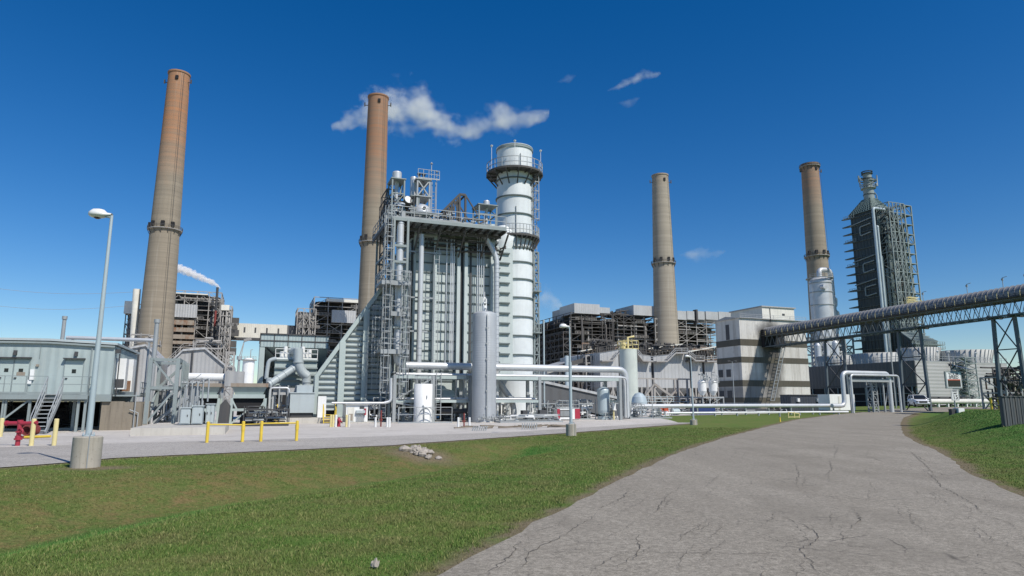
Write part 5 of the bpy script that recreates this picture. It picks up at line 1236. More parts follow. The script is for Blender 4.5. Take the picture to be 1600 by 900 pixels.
mb.ladder(U(684, 620)[0], -.25, .2, z1r + .3, .45, False).ladder(U(731, 620)[0], -.2, z2r, z1r + .3, .4, False); t.part('riser', mb, STEEL)
mb = MB(); mb.tube([(U(690, 646)[0], .9, .95), (U(734, 646)[0], .9, .95)], .22, 12); t.part('black_pipe', mb, DARK)
mb = MB(); a = U(622, 563)[0]; mb.tube([(U(603, 640, -.8)[0], -.5, z2r - .15), (U(590, 640)[0] - 4, -.5, z2r - .15)], .1, 8); mb.tube([(U(598, 640)[0], -.5, z2r - .15), (U(609, 630)[0], -.5, z2r), (U(609, 600)[0], -.5, z1r - .3)], .13, 10, .8); t.part('side_pipe', mb, SILVER)
# slanting duct and pipes at the foot of the stack
t = PT('slanting_pipe', 'dark slanting duct leading down beside the white stack foot', 'duct', 790, -1)
a, b, c_ = t.p(776, 592), t.p(800, 626), t.p(803, 642); mb = MB(); mb.tube([a, b, c_, (c_[0], 0, .2)], .3, 14, .6); t.part('duct', mb, SILVERB)
t = PT('enclosed_ramp', 'pale roofed conveyor ramp sloping down right behind the lamp post', 'conveyor ramp', 850, 9)
a, b = t.uz(838, 592), t.uz(985, 624)
mb = MB(); mb.add([(a[0], 0, a[1]), (b[0], 0, b[1]), (b[0], 3, b[1] + .2), (a[0], 3, a[1] + .2), (a[0], 0, a[1] - .3), (b[0], 0, b[1] - .3), (b[0], 3, b[1] - .3), (a[0], 3, a[1] - .3)], [(0, 1, 2, 3), (7, 6, 5, 4), (4, 5, 1, 0), (5, 6, 2, 1), (6, 7, 3, 2), (7, 4, 0, 3)]); t.part('roof', mb, GREYSH)
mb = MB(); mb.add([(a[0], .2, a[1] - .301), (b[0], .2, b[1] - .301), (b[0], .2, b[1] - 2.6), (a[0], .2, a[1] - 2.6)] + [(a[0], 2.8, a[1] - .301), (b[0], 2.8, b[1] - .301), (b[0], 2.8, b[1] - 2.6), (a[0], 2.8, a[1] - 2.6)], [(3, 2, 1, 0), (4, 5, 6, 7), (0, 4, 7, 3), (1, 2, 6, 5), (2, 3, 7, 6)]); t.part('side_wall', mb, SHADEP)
mb = MB()
for f in (.1, .4, .7): x = a[0] + (b[0] - a[0]) * f; mb.bar((x, 1.5, 0), (x, 1.5, a[1] + (b[1] - a[1]) * f - 2.5), .3)
t.part('trestle', mb, DARK)

# ------------------------------------------------------------------ skids, shed, small gear along the yard edge
def skid(px0, px1, ytop, ybase, label, v=None, n=20, seed=1, mats=(STEEL, WHITE, DARK), name='pipe_skid', tanks=2, D=None, frame=True):
    x, y = G(px0, ybase) if D is None else (P(px0, ybase, D)[0], D); t = Th(name, label, 'pipe skid', at=(x, y), z=0); w = t.u(px1, (ytop + ybase) / 2); h = t.h(px0, ytop); r = random.Random(seed)
    mb = MB(); mb.box((0, 0, 0), (w, 2.4, .14)); t.part('base', mb, mats[0])
    mb = MB()
    if frame:
        for k in range(max(2, int(w / 1.4)) + 1):
            u_ = w * k / max(2, int(w / 1.4))
            for v_ in (0.05, 2.3): mb.bar((u_, v_, .14), (u_, v_, h * r.uniform(.75, 1)), .07)
        mb.bar((0, .05, h * .75), (w, .05, h * .75), .08).bar((0, 2.3, h * .75), (w, 2.3, h * .75), .08); t.part('frame', mb, mats[0])
    mb = MB(); mb.tangle(.1, w - .1, .1, 2.2, .15, h * .95, n, (.03, .075), r); t.part('pipework', mb, mats[0])
    mb = MB(); mb.tangle(.1, w - .1, .1, 1.2, .2, h * .7, n // 2, (.05, .1), r)
    for k in range(max(2, n // 5)): mb.valve((r.uniform(.3, w - .3), r.uniform(.1, 1), r.uniform(.3, h * .7)), r.uniform(.12, .2))
    t.part('pale_pipework', mb, mats[1])
    mb = MB()
    for k in range(tanks):
        u_ = r.uniform(.5, w - .5); rr_ = r.uniform(.2, .35); mb.lathe([(0, .15), (rr_, .2), (rr_, h * .5), (rr_ * .6, h * .56), (0, h * .58)], (u_, 1.4, 0), 14)
    for k in range(2): u_ = r.uniform(.2, max(.3, w - 1)); mb.box((u_, .9, .16), (u_ + r.uniform(.4, .8), 1.5, r.uniform(.8, 1.4)))
    t.part('vessel', mb, mats[2]); return t
skid(783, 842, 612, 655, 'long grey pipe skid between silver tank and tall pole', n=46, seed=3, tanks=3)
skid(844, 868, 622, 657, 'dark generator-like skid left of the red-edged box', n=16, seed=4, mats=(STEEL, STEEL, DARK))
skid(905, 931, 622, 656, 'dense rack of upright grey pipes right of the red-edged box', n=26, seed=5)
skid(952, 968, 622, 656, 'pale pipes and posts directly beside the blue domed tank', n=12, seed=6, mats=(STEEL, WHITE, WHITE))
skid(690, 735, 632, 658, 'low black valve skid between white tank and silver tank', n=22, seed=7, mats=(DARK, STEEL, DARK), frame=False)
skid(572, 612, 618, 660, 'upright dark pipes between the white shed and rack', n=26, seed=8, mats=(STEEL, SILVER, DARK))
skid(782, 880, 645, 661, 'low reddish pipe bench along the yard edge', n=22, seed=11, mats=(STEEL, WHITE, DARK), frame=False)
skid(512, 540, 632, 655, 'black valve gear under the ribbed sloping duct', n=16, seed=12, mats=(DARK, DARK, DARK))
skid(610, 645, 640, 660, 'grey valves left of the white tank', n=14, seed=13, mats=(STEEL, WHITE, STEEL), frame=False)
skid(380, 452, 632, 662, 'dark pumps beneath the rust-rimmed troughs', n=26, seed=14, mats=(DARK, STEEL, DARK), D=50)
def box_unit():
    x, y = G(871, 657); t = Th('compressor_enclosure', 'white enclosure with red edges and dark louvre', 'enclosure', at=(x, y), z=0)
    U = t.uz; w = U(906, 648)[0]; h = U(871, 639)[1]; a = U(875, 648)[0]; b = U(898, 648)[0]
    mb = MB(); mb.box((0, 0, .1), (w, 2.2, h)); t.part('body', mb, WHITE)
    mb = MB(); mb.box((-.02, -.03, .15), (a * .95, -.002, h + .01)); mb.box((w - .55, -.03, .15), (w + .02, -.002, h + .01)); t.part('red_panel', mb, RED)
    mb = MB(); mb.box((a, -.05, .35), (U(890, 648)[0], -.003, h - .1)); lv = t.part('louvre', mb, DARK)
    mb = MB()
    for k in range(8): z = .42 + k * (h - .6) / 8; mb.box((a, -.08, z), (U(890, 648)[0], -.051, z + .05))
    t.part('slat', mb, STEEL, lv)
    mb = MB(); mb.tangle(0, w, .3, 1.8, h, h + .9, 14, (.04, .09)).rail([(0, .1, h), (w, .1, h)], .8, .6, .04); t.part('roof_pipework', mb, STEEL)
box_unit()
def shed():
    x, y = G(540, 661.5); t = Th('equipment_shed', 'small white instrument shed with grey wall cabinet', 'shed', at=(x, y), z=0); U = t.uz; w = U(574.5, 648)[0]; h = U(541, 632)[1]
    mb = MB(); mb.box((0, 0, .12), (w, 2.4, h)); t.part('wall', mb, WHITE)
    mb = MB(); mb.box((-.1, -.2, h), (w + .1, 2.5, h + .08)); t.part('roof', mb, GREYSH)
    a, b = U(543, 648)[0], U(553, 648)[0]; mb = MB(); mb.box((a, -.04, .2), (b, -.003, h - .25)); d = t.part('door', mb, OFFW); mb = MB(); mb.box((a + .1, -.07, .25), (b - .1, -.041, .8)); t.part('panel', mb, RUSTY, d)
    a, b = U(556, 648)[0], U(570, 648)[0]; mb = MB(); mb.box((a, -.25, .85), (b, -.003, h - .5)); t.part('wall_cabinet', mb, BLUEG)
    mb = MB(); mb.box((U(562, 640)[0], -.05, h - .35), (U(569, 640)[0], -.003, h - .15)); t.part('vent', mb, DARK)
    mb = MB()
    for k in range(6): mb.tube([(a + .08 + k * (b - a - .16) / 5, -.12, .1), (a + .08 + k * (b - a - .16) / 5, -.12, .85)], .025, 5)
    t.part('conduit', mb, STEEL)
    mb = MB(); mb.cyl((w - .25, -.15, 0), .09, .7, 1.25, 10); t.part('extinguisher', mb, RED)
    mb = MB(); mb.box((-.3, -.5, 0), (w + .3, 2.6, .1)); t.part('plinth', mb, CONCL)
shed()
t = PT('side_cabinet', 'pale wall cabinet strapped to the rack column', 'cabinet', 960, -3.4); a, b, h0, h1 = t.u(958, 632), t.u(962, 632), t.h(960, 641), t.h(960, 628)
mb = MB(); mb.box((a, 0, h0), (b, .3, h1)); t.part('box', mb, WHITE); mb = MB(); mb.bar(((a + b) / 2, .2, 0), ((a + b) / 2, .2, h0), .12); t.part('post', mb, YELP)
#PART4
# ------------------------------------------------------------------ bollards, hydrants, guard rail, fire monitor
def bollard(px, py0, pyb, wpx, mat, label, group, cap=None):
    x, y = G(px, pyb); t = Th('bollard', label, 'bollard', at=(x, y), rz=0, group=group); r = wpx / 2 * y / FPX; h = P(px, py0, y)[2] - t.z
    mb = MB(); mb.lathe([(r, -.1), (r, h - r * .35), (r * .8, h - r * .1), (r * .4, h), (0, h)], n=16); t.part('post', mb, mat)
    if cap: mb = MB(); mb.lathe([(r + .004, h * .5), (r + .01, h * .5), (r + .01, h * .62), (r + .004, h * .62)], n=16); t.part('band', mb, cap)
g1 = 'pale yellow bollards around the fire monitor'
bollard(0, 653, 683, 6, YELP, 'pale yellow bollard cut by the frame edge', g1)
bollard(48.5, 654, 697, 6.5, YELP, 'pale yellow bollard touching the red fire monitor nozzle', g1)
bollard(84, 654, 697, 6.5, YELP, 'pale yellow bollard nearest the foot of the stairs', g1)
g2 = 'short bollards in front of the plant'
for px, m, lb in ((516.5, YELP, 'yellow bollard, first of the pair left of the red hydrant'), (520, YELP, 'yellow bollard second of the pair left of the red hydrant'), (524.5, WHITE, 'white bollard just left of the red hydrant'),
                  (541, YELP, 'cream bollard at the shed corner'), (545, OFFW, 'white bollard with rusty stripe at the shed corner'),
                  (586.5, WHITE, 'white bollard left of the rusty red pipe stub'), (605, WHITE, 'white bollard first right of the rusty red pipe stub'), (608.5, WHITE, 'white bollard second right of the rusty red pipe stub'),
                  (716, WHITE, 'white bollard left of the silver tank'), (733.5, WHITE, 'white bollard against the silver tank base')):
    bollard(px, 648 if px < 560 else 652, 667.5 if px < 700 else 668, 3.4, m, lb, g2)
def hydrant(px, y0, yb, label):
    x, y = G(px, yb); t = Th('fire_hydrant', label, 'fire hydrant', at=(x, y), rz=0); h = P(px, y0, y)[2]; r = .13
    mb = MB(); mb.lathe([(r * 1.3, 0), (r * 1.3, .06), (r, .06), (r, h * .62), (r * 1.25, h * .64), (r * 1.25, h * .7), (r * 1.05, h * .8), (r * .5, h * .92), (r * .2, h), (0, h)], n=18); t.part('barrel', mb, RED)
    for s_, ax in ((-1, 'x'), (1, 'x')):
        mb = MB(); mb.lathe([(0, .1 * s_), (.06, .1 * s_), (.06, .24 * s_), (0, .24 * s_)], (0, 0, h * .55), 12, 'x'); t.part('outlet', mb, RED)
    mb = MB(); mb.lathe([(.08, -.26), (.08, -.1)], (0, 0, h * .5), 12, 'y'); t.part('front_outlet', mb, RED)
hydrant(529, 652, 667, 'red fire hydrant between pale bollards near the shed')
x, y = G(595, 667); t = Th('hydrant_stub', 'thin rusty red standpipe between white bollards', 'standpipe', at=(x, y), rz=0)
mb = MB(); mb.cyl((0, 0, 0), .055, 0, 1.2, 12); mb.valve((0, 0, .5), .11, False); t.part('pipe', mb, RUSTR)
x, y = G(725, 667); t = Th('hydrant_stub', 'short rusty standpipe standing left of the silver tank', 'standpipe', at=(x, y), rz=0)
mb = MB(); mb.cyl((0, 0, 0), .055, 0, 1.0, 12); mb.valve((0, 0, .4), .11, False); t.part('pipe', mb, RUSTR)
# red fire monitor
x, y = G(27, 697); t = Th('fire_monitor', 'crimson T-shaped fire monitor with long horizontal nozzle', 'fire monitor', at=(x, y), rz=0); s = y / FPX
mb = MB(); mb.cyl((0, 0, 0), .09, -.1, .25, 14).cyl((0, 0, 0), .15, .25, .32, 14).cyl((0, 0, 0), .12, .32, .42, 14).cyl((0, 0, 0), .085, .42, .95, 14).cyl((0, 0, 0), .13, .55, .6, 14).cyl((0, 0, 0), .11, .95, 1.06, 14); t.part('standpipe', mb, RED)
mb = MB(); zc = 34 * s; mb.tube([(-22 * s, 0, zc), (-19 * s, 0, zc)], .11, 14).tube([(-19 * s, 0, zc), (8 * s, 0, zc)], .085, 14).tube([(8 * s, 0, zc), (20 * s, 0, zc + .02), (26 * s, 0, zc + .03)], .075, 14); t.part('nozzle', mb, RED)
mb = MB(); mb.lathe([(.1, 0), (.13, .02), (.13, .04), (.1, .04)], (.12, -.12, .6), 18, 'y'); mb.tube([(.12, -.1, .6), (0, 0, .6)], .02, 6); t.part('handwheel', mb, RED)
x, y = G(33, 686); t = Th('hose_box', 'dark red slatted hose reel behind the fire monitor', 'hose reel', at=(x + .2, y), rz=0)
mb = MB()
for k in range(7): mb.lathe([(.2, k * .1), (.26, k * .1), (.26, k * .1 + .05), (.2, k * .1 + .05)], (0, 0, .42), 16, 'y')
mb.box((-.25, 0, 0), (.25, .6, .15)); t.part('reel', mb, RUSTR)
x, y = G(38, 687); t = Th('yellow_kerb_rail', 'low yellow ground rail behind the pale bollards', 'guard rail', at=(x, y), rz=0)
mb = MB(); mb.tube([(0, 0, .12), (t.u(79, 683), 0, .16)], .06, 8); t.part('rail', mb, YEL)
# yellow guard rail
x, y = G(323, 692.5); t = Th('guard_rail', 'yellow steel guard rail on four posts at the yard edge', 'guard rail', at=(x, y)); U = t.uz
e = U(463.5, 689); rzl = None
xs = [0, U(378.5, 691.5)[0], U(407.5, 690)[0], U(463.5, 689)[0]]
ang = 0
p0 = Vector(G(323, 692.5)); p1 = Vector(G(463, 689.5)); d = (p1 - p0); t.root.rotation_euler[2] = math.atan2(d.y, d.x); L = d.length
fr_ = [0, .385, .59, 1.0]; h = P(323, 658.5, y)[2]
for k, f in enumerate(fr_):
    mb = MB(); mb.lathe([(.07, -.1), (.07, h - .03), (.04, h), (0, h)], (L * f, 0, 0), 14); pt = t.part('post', mb, YEL)
    if k in (1, 3): mb = MB(); mb.lathe([(.07, h * .55), (.085, h * .55), (.085, h * .8), (.07, h * .8)], (L * f, 0, 0), 14); t.part('sleeve', mb, YEL, pt)
mb = MB(); mb.tube([(.05, 0, h * .86), (L * .385, 0, h * .82)], .035, 8); mb.tube([(L * .59, 0, h * .88), (L, 0, h * .88)], .035, 8).tube([(L * .385, 0, h * .84), (L * .59, 0, h * .86)], .02, 6); t.part('rail', mb, YEL)
# debris and pallets of bars on the gravel
def rubble(px, py, w, n, label, name='rock_pile', r0=.1, mat=STONE, seed=2, hh=.35):
    x, y = G(px, py); t = Th(name, label, 'rock pile', at=(x, y), rz=0); r = random.Random(seed)
    for k in range(n):
        a = r.uniform(-w, w); b = r.uniform(-w * .5, w * .5); s = r0 * r.uniform(.5, 1.5); zc = z1(x + a, y + b) - t.z
        mb = MB(); vs_ = []; m = 6
        for i in range(m):
            for j in range(8):
                th = math.pi * (i + .5) / m; ph = 2 * math.pi * j / 8; rr = s * (1 + .45 * mnoise.noise(Vector((th * 1.7 + k * 5, ph * 1.1, seed))))
                vs_.append((a + rr * math.sin(th) * math.cos(ph) * 1.3, b + rr * math.sin(th) * math.sin(ph), zc + s * .4 + rr * math.cos(th) * .75 + hh * max(0, 1 - abs(a) / w) * r.random() * .3))
        fs = [(i * 8 + j, i * 8 + (j + 1) % 8, (i + 1) * 8 + (j + 1) % 8, (i + 1) * 8 + j) for i in range(m - 1) for j in range(8)] + [tuple(range(7, -1, -1)), tuple(range((m - 1) * 8, m * 8))]
        mb.add(vs_, [f[::-1] for f in fs]); t.part('stone', mb, mat)
rubble(652, 706, .58, 34, 'heap of pale broken rocks on the brown ditch bank')
rubble(664, 714, .55, 12, 'few flat pale stones just below the rock heap', r0=.09, seed=8)
rubble(585, 890, .03, 1, 'single small pale stone in the near grass', r0=.028, seed=5)
x, y = G(705, 671); t = Th('scrap_heap', 'scattered brown timber and stakes on the pale gravel', 'debris pile', at=(x, y)); r = random.Random(6)
mb = MB()
for k in range(18):
    a = r.uniform(0, 9); b = r.uniform(-.5, .5); an = r.uniform(-.5, .5); l = r.uniform(.4, 1.6); mb.bar((a, b, .06 + r.random() * .15), (a + l * math.cos(an), b + l * math.sin(an), .06 + r.random() * .2), r.uniform(.04, .12))
t.part('timber', mb, DRIFT)
x, y = G(816, 671.5); t = Th('pipe_stakes', 'small row of upright grey stakes on the gravel', 'stakes', at=(x, y), rz=.2)
mb = MB()
for k in range(7): mb.bar((k * .16, 0, 0), (k * .16 + .02, 0, .42), .06)
mb.bar((0, .02, .3), (1.0, .02, .3), .03); t.part('stake', mb, STEEL)
x, y = G(738, 673.5); t = Th('pipe_stakes', 'leaning grey stakes beside the brown timber', 'stakes', at=(x, y), rz=.2)
mb = MB()
for k in range(7): mb.bar((k * .14, 0, 0), (k * .14 + .12, .1, .3), .05)
t.part('stake', mb, STEEL)

# ------------------------------------------------------------------ ground pipes on the right of the yard
def ground_pipe(px0, px1, y0, y1, rpx, D0, label, sup=8, mat=SILVER):
    x, y = P(px0, y0, D0)[:2]; t = Th('ground_pipe', label, 'pipe', at=(x, y), z=0, group='long pipes running along the yard edge'); a = t.uz(px0, y0); b = t.uz(px1, y1); z = (a[1] + b[1]) / 2; r = rpx * D0 * 1.08 / FPX
    mb = MB(); mb.tube([(a[0], 0, z), (b[0], 0, z)], r, 18)
    n = int((b[0] - a[0]) / 3.2)
    for k in range(n): 
        u_ = a[0] + (b[0] - a[0]) * (k + .5) / n; mb.tube([(u_, 0, z), (u_ + .1, 0, z)], r * 1.04, 18)
    t.part('pipe', mb, mat); mb = MB()
    for k in range(sup): u_ = a[0] + (b[0] - a[0]) * (k + .5) / sup; mb.box((u_ - .07, -.1, 0), (u_ + .07, .1, z - r * .8))
    t.part('support', mb, STEEL); return t, b[0], z, r
ground_pipe(988, 1318, 634, 634, 3.0, 88, 'thick silver pipe crossing before the striped building', 9)
ground_pipe(1026, 1325, 646.5, 642.5, 1.4, 84, 'thin white pipe lying below the thick silver pipe', 9, WHITE)
skid(985, 1020, 628, 656, 'curled silver pipes at the start of the ground pipes', n=16, seed=15, mats=(STEEL, SILVER, STEEL), D=72)
skid(1022, 1050, 636, 653, 'low bent white pipe skid on the grass edge', n=12, seed=16, mats=(STEEL, WHITE, STEEL), D=74, frame=False)
skid(1062, 1128, 637, 645, 'dark low pipework seen under the thick silver pipe', n=26, seed=18, mats=(DARK, STEEL, DARK), D=100, frame=False)
skid(1128, 1236, 638, 645, 'low grey pipework at the striped building foot', n=34, seed=19, mats=(DARK, STEEL, BLACK), D=106, frame=False)
# orange barriers
for k, (px, lb) in enumerate(((1030.5, 'first orange slatted crate under the thick silver pipe'), (1038.5, 'second orange slatted crate, nearer the blue drum'))):
    t = Th('orange_crate', lb, 'crate', px, 92, group='orange crates'); w = 7 * 92 / FPX; mb = MB()
    for j in range(5): mb.box((0, 0, .1 + j * .22), (w, .8, .24 + j * .22))
    for u_ in (0, w / 2 - .04, w - .08): mb.box((u_, -.02, 0), (u_ + .08, .82, 1.22))
    t.part('crate', mb, ORANGE)
t = Th('blue_drum', 'pale blue drum lying beside the orange crates', 'drum', 1050, 92); mb = MB(); mb.tube([(0, 0, .5), (1.1, 0, .5)], .42, 16); mb.tube([(.3, 0, .5), (.36, 0, .5)], .44, 16).tube([(.75, 0, .5), (.8, 0, .5)], .44, 16); t.part('drum', mb, LAMPG)
t = Th('blue_tarp_box', 'long dark blue container behind the thin lamp post', 'container', 1092, 96); w = t.u(1118, 640); mb = MB(); mb.box((0, 0, 0), (w, 2, 1.1)); t.part('container', mb, NAVY)
t = Th('parked_trailer_tank', 'pale dome-topped tank body beyond the thick pipe', 'tank', 1000, 98); a, b = t.u(988, 622), t.u(1009, 622)
mb = MB(); c = (a + b) / 2; r = (b - a) / 2; mb.lathe([(r, 0), (r, .9), (r * .85, 1.6), (r * .5, 2.1), (0, 2.3)], (c, 0, .9), 24); mb.lathe([(r * .9, 0), (r * .9, .9)], (c, 0, 0), 20); t.part('dome', mb, LAMPG)

# ------------------------------------------------------------------ precipitator buildings in the middle distance
PRD = 190
PX = Th('plant_line', None, None, 1000, PRD, z=0); bpy.data.objects.remove(PX.root)
def precip(px0, px1, y0, y1, ybot, label, trough=None, seed=1, gap=True):
    x = PX.u(px0, 590); t = Th('precipitator_building', label, 'precipitator building', at=(PX.x + x * A[0], PX.y + x * A[1]), z=0, group='grey precipitator buildings')
    U = t.uz; w = U(px1, 590)[0]; zb = U(px0, ybot)[1]; za = U(px0, y0)[1]; zbv = U(px1, y1)[1]; r = random.Random(seed)
    mb = MB(); mb.prism([(0, zb), (w, zb), (w, zbv), (0, za)], 0, 26); t.part('wall', mb, GREYSH)
    mb = MB()
    n = 3
    for k in range(n):
        a, b = w * k / n + .2, w * (k + 1) / n - .2; c = (a + b) / 2
        for v0 in (.3, 9, 18): mb.add([(a, v0, zb), (b, v0, zb), (b, v0 + 8, zb), (a, v0 + 8, zb), (c - .5, v0 + 3.5, zb - 4.5), (c + .5, v0 + 3.5, zb - 4.5), (c + .5, v0 + 4.5, zb - 4.5), (c - .5, v0 + 4.5, zb - 4.5)], [(0, 1, 2, 3), (7, 6, 5, 4), (0, 4, 5, 1), (1, 5, 6, 2), (2, 6, 7, 3), (3, 7, 4, 0)])
    t.part('hopper', mb, GREYSH2)
    mb = MB()
    for k in range(4):
        u_ = w * k / 3; mb.bar((u_, .2, 0), (u_, .2, zb), .5)
        if k < 3: mb.bar((u_, .2, .5), (w * (k + 1) / 3, .2, zb - .3), .3) if k % 2 else mb.bar((u_, .2, zb - .3), (w * (k + 1) / 3, .2, .5), .3)
    mb.bar((0, .2, zb * .5), (w, .2, zb * .5), .35); t.part('leg', mb, LSTEEL)
    mb = MB(); mb.box((.5, 20, 0), (w - .5, 25, zb - .1)); t.part('rear_wall', mb, DARK)
    mb = MB(); mb.rail([(0, -.2, za), (w, -.2, zbv)], 1.5, 2, .13); mb.tangle(0, w, 1, 8, max(za, zbv), max(za, zbv) + 3, 24, (.12, .35), r)
    for k in range(10): u_ = w * (k + .5) / 10; mb.bar((u_, 2, za + (zbv - za) * (k + .5) / 10), (u_, 2, za + (zbv - za) * (k + .5) / 10 + 2.4), .3)
    t.part('roof_gear', mb, SOOT)
    mb = MB(); dx = U(px1 - 3, 560)[0]; mb.box((w - .01, .6, 0), (w + PX.u(1010, 590) * .45, 3, min(za, zbv) - .5)); t.part('shadow_gap', mb, DARK)
    # service walkway zigzagging over the face
    if trough:
        pts = [U(px, py, -1.4) for px, py in trough]; mb = MB()
        for a, b in zip(pts[:-1], pts[1:]):
            mb.add([(a[0], -2.4, a[1]), (b[0], -2.4, b[1]), (b[0], -.02, b[1]), (a[0], -.02, a[1]), (a[0], -2.4, a[1] + .3), (b[0], -2.4, b[1] + .3), (b[0], -.02, b[1] + .3), (a[0], -.02, a[1] + .3)], [(3, 2, 1, 0), (4, 5, 6, 7), (0, 1, 5, 4), (1, 2, 6, 5), (2, 3, 7, 6), (3, 0, 4, 7)])
        wk = t.part('walkway', mb, LSTEEL); mb = MB()
        for a, b in zip(pts[:-1], pts[1:]): mb.rail([(a[0], -2.35, a[1] + .3), (b[0], -2.35, b[1] + .3)], 1.3, 1.6, .12)
        t.part('handrail', mb, GREYSH, wk)
    return t
precip(938, 967, 551, 546, 605, 'narrow grey precipitator building left of the tall pale silo', [(938, 565), (955, 565), (966, 552)], 1)
precip(994, 1018, 552, 556, 605, 'grey precipitator building directly right of the pale silo', [(994, 555), (1002, 565), (1018, 566)], 2)
precip(1022.5, 1078, 556, 550, 606, 'wide grey precipitator building below the plain tan chimney', [(1023, 566), (1040, 566), (1053, 553), (1072, 553)], 3)
precip(1081, 1098, 552, 556, 606, 'grey precipitator building behind the small lamp post', [(1074, 556), (1084, 565), (1098, 565)], 4)
precip(1102, 1122, 557, 554, 606, 'grey precipitator building touching the striped building', [(1102, 566), (1121, 566)], 5)
def conv_roof(px0, py0, px1, py1, label, D=195):
    t = Th('roof_conveyor', label, 'conveyor', px0, D, z=0, group='sloping conveyors over the precipitators'); a, b = t.uz(px0, py0), t.uz(px1, py1)
    mb = MB(); mb.bar((a[0], 0, a[1]), (b[0], 0, b[1]), 2.2, .3); t.part('roof', mb, OFFW)
    mb = MB(); n = 12
    for k in range(n + 1):
        f = k / n; u_ = a[0] + (b[0] - a[0]) * f; z = a[1] + (b[1] - a[1]) * f
        for v in (-1, 1): mb.bar((u_, v, z - .15), (u_, v, z - 2.6), .2)
        if k < n: f2 = (k + 1) / n; mb.bar((u_, -1, z - 2.6), (a[0] + (b[0] - a[0]) * f2, -1, a[1] + (b[1] - a[1]) * f2 - .2), .15)
    mb.bar((a[0], 0, a[1] - 2.7), (b[0], 0, b[1] - 2.7), 2.2, .4); t.part('truss', mb, SOOT)
    mb = MB(); mb.tangle(a[0], b[0], -1, 1, min(a[1], b[1]) - 3, max(a[1], b[1]) - .5, 14, (.12, .3)); t.part('trestle', mb, RUSTY)
conv_roof(905, 549, 978, 536, 'rusty conveyor sloping up to the pale silo top')
conv_roof(996, 547, 1063, 538, 'conveyor sloping across the foot of the plain tan chimney')
conv_roof(1072, 550, 1122, 541, 'conveyor running down behind the striped building corner')
t = Th('dust_collectors', 'pair of small white hoppers on a stand by the striped building', 'dust collectors', 1088, 120, z=0)
for px in (1097, 1114):
    a, b = t.u(px - 6, 605), t.u(px + 6, 605); r = (b - a) / 2 * .9; c = (a + b) / 2; h0, h1, h2 = t.h(px, 618), t.h(px, 611), t.h(px, 598)
    mb = MB(); mb.lathe([(.3, h0), (r, h1), (r, h2), (r * .6, h2 + .5), (0, h2 + .5)], (c, 0, 0), 20); hp = t.part('hopper', mb, WHITE)
    mb = MB(); mb.tangle(c - r, c + r, -.8, .8, h2, h2 + 2.2, 7, (.05, .12)).rail([(c - r, -r, h2), (c + r, -r, h2)], 1.2, 1, .08); t.part('top_pipework', mb, STEEL, hp)
mb = MB(); a, b = t.u(1089, 620), t.u(1121, 620); hh = t.h(1100, 620); mb.box((a, -1.8, hh - .25), (b, 1.8, hh))
for k in range(4): u_ = a + (b - a) * k / 3; mb.bar((u_, -1.6, 0), (u_, -1.6, hh), .2).bar((u_, 1.6, 0), (u_, 1.6, hh), .2)
mb.bar((a, -1.6, .5), (b, -1.6, hh), .12); t.part('stand', mb, STEEL)
mb = MB(); mb.tangle(a, b, -1.2, 1.5, .2, hh - .4, 22, (.06, .2)); t.part('lower_pipework', mb, DARK)
t = Th('support_trestle', 'pale braced steel trestle in front of the precipitator hoppers', 'trestle', 1012, 150, z=0)
mb = MB(); U = t.uz; zt_ = U(1040, 592)[1]; 
for px in (1012, 1022, 1054, 1059, 1074): u_ = U(px, 610)[0]; mb.bar((u_, 0, 0), (u_, 0, zt_), .35)
mb.bar((U(995, 592)[0], 0, zt_), (U(1080, 592)[0], 0, zt_), .3)
a = U(1021, 600); mb.bar((a[0], -.3, a[1]), (U(1000, 628)[0], -.3, U(1000, 628)[1]), .4).bar((a[0], -.3, a[1]), (U(1060, 628)[0], -.3, U(1060, 628)[1]), .5).bar((U(1035, 630)[0], -.5, U(1035, 630)[1]), (U(1056, 608)[0], -.5, U(1056, 608)[1]), .4)
mb.box((U(1050, 621)[0], -.6, U(1050, 622)[1]), (U(1078, 621)[0], 1, U(1050, 620)[1])); t.part('frame', mb, LSTEEL)
mb = MB(); mb.rail([(U(1000, 628)[0], -.8, U(1000, 628)[1]), (U(1078, 628)[0], -.8, U(1078, 628)[1])], 1.2, 1.5, .1); t.part('handrail', mb, LAMPG)
# dark service block left of the first precipitator
t = Th('service_block', 'dim grey sheeted block between white stack and precipitators', 'building', 868, 185, z=0); U = t.uz
a, b = U(862, 590)[0], U(938, 590)[0]; z0, z1_ = U(862, 577)[1], U(938, 556)[1]; mb = MB(); mb.prism([(a, 0), (b, 0), (b, z1_), (a, z0)], 3, 25); t.part('wall', mb, GREYSH2)
mb = MB(); mb.lattice(U(916, 590)[0], U(932, 590)[0], 0, 2.5, [z1_ * k / 7 for k in range(8)], 2, 1, .35, .9, random.Random(3)); t.part('stair_frame', mb, LSTEEL)
mb = MB(); mb.tube([(U(886, 600)[0], 0, 0), (U(886, 600)[0], 0, U(886, 556)[1])], .6, 10); t.part('duct', mb, LAMPG)
mb = MB(); r = random.Random(12); mb.tangle(a, b, 0, 2.8, 1, z1_ * .8, 40, (.12, .35), r); mb.bar((a, 1, z0), (b, 1, z1_), .7, 1.2); t.part('pipework', mb, SOOT)

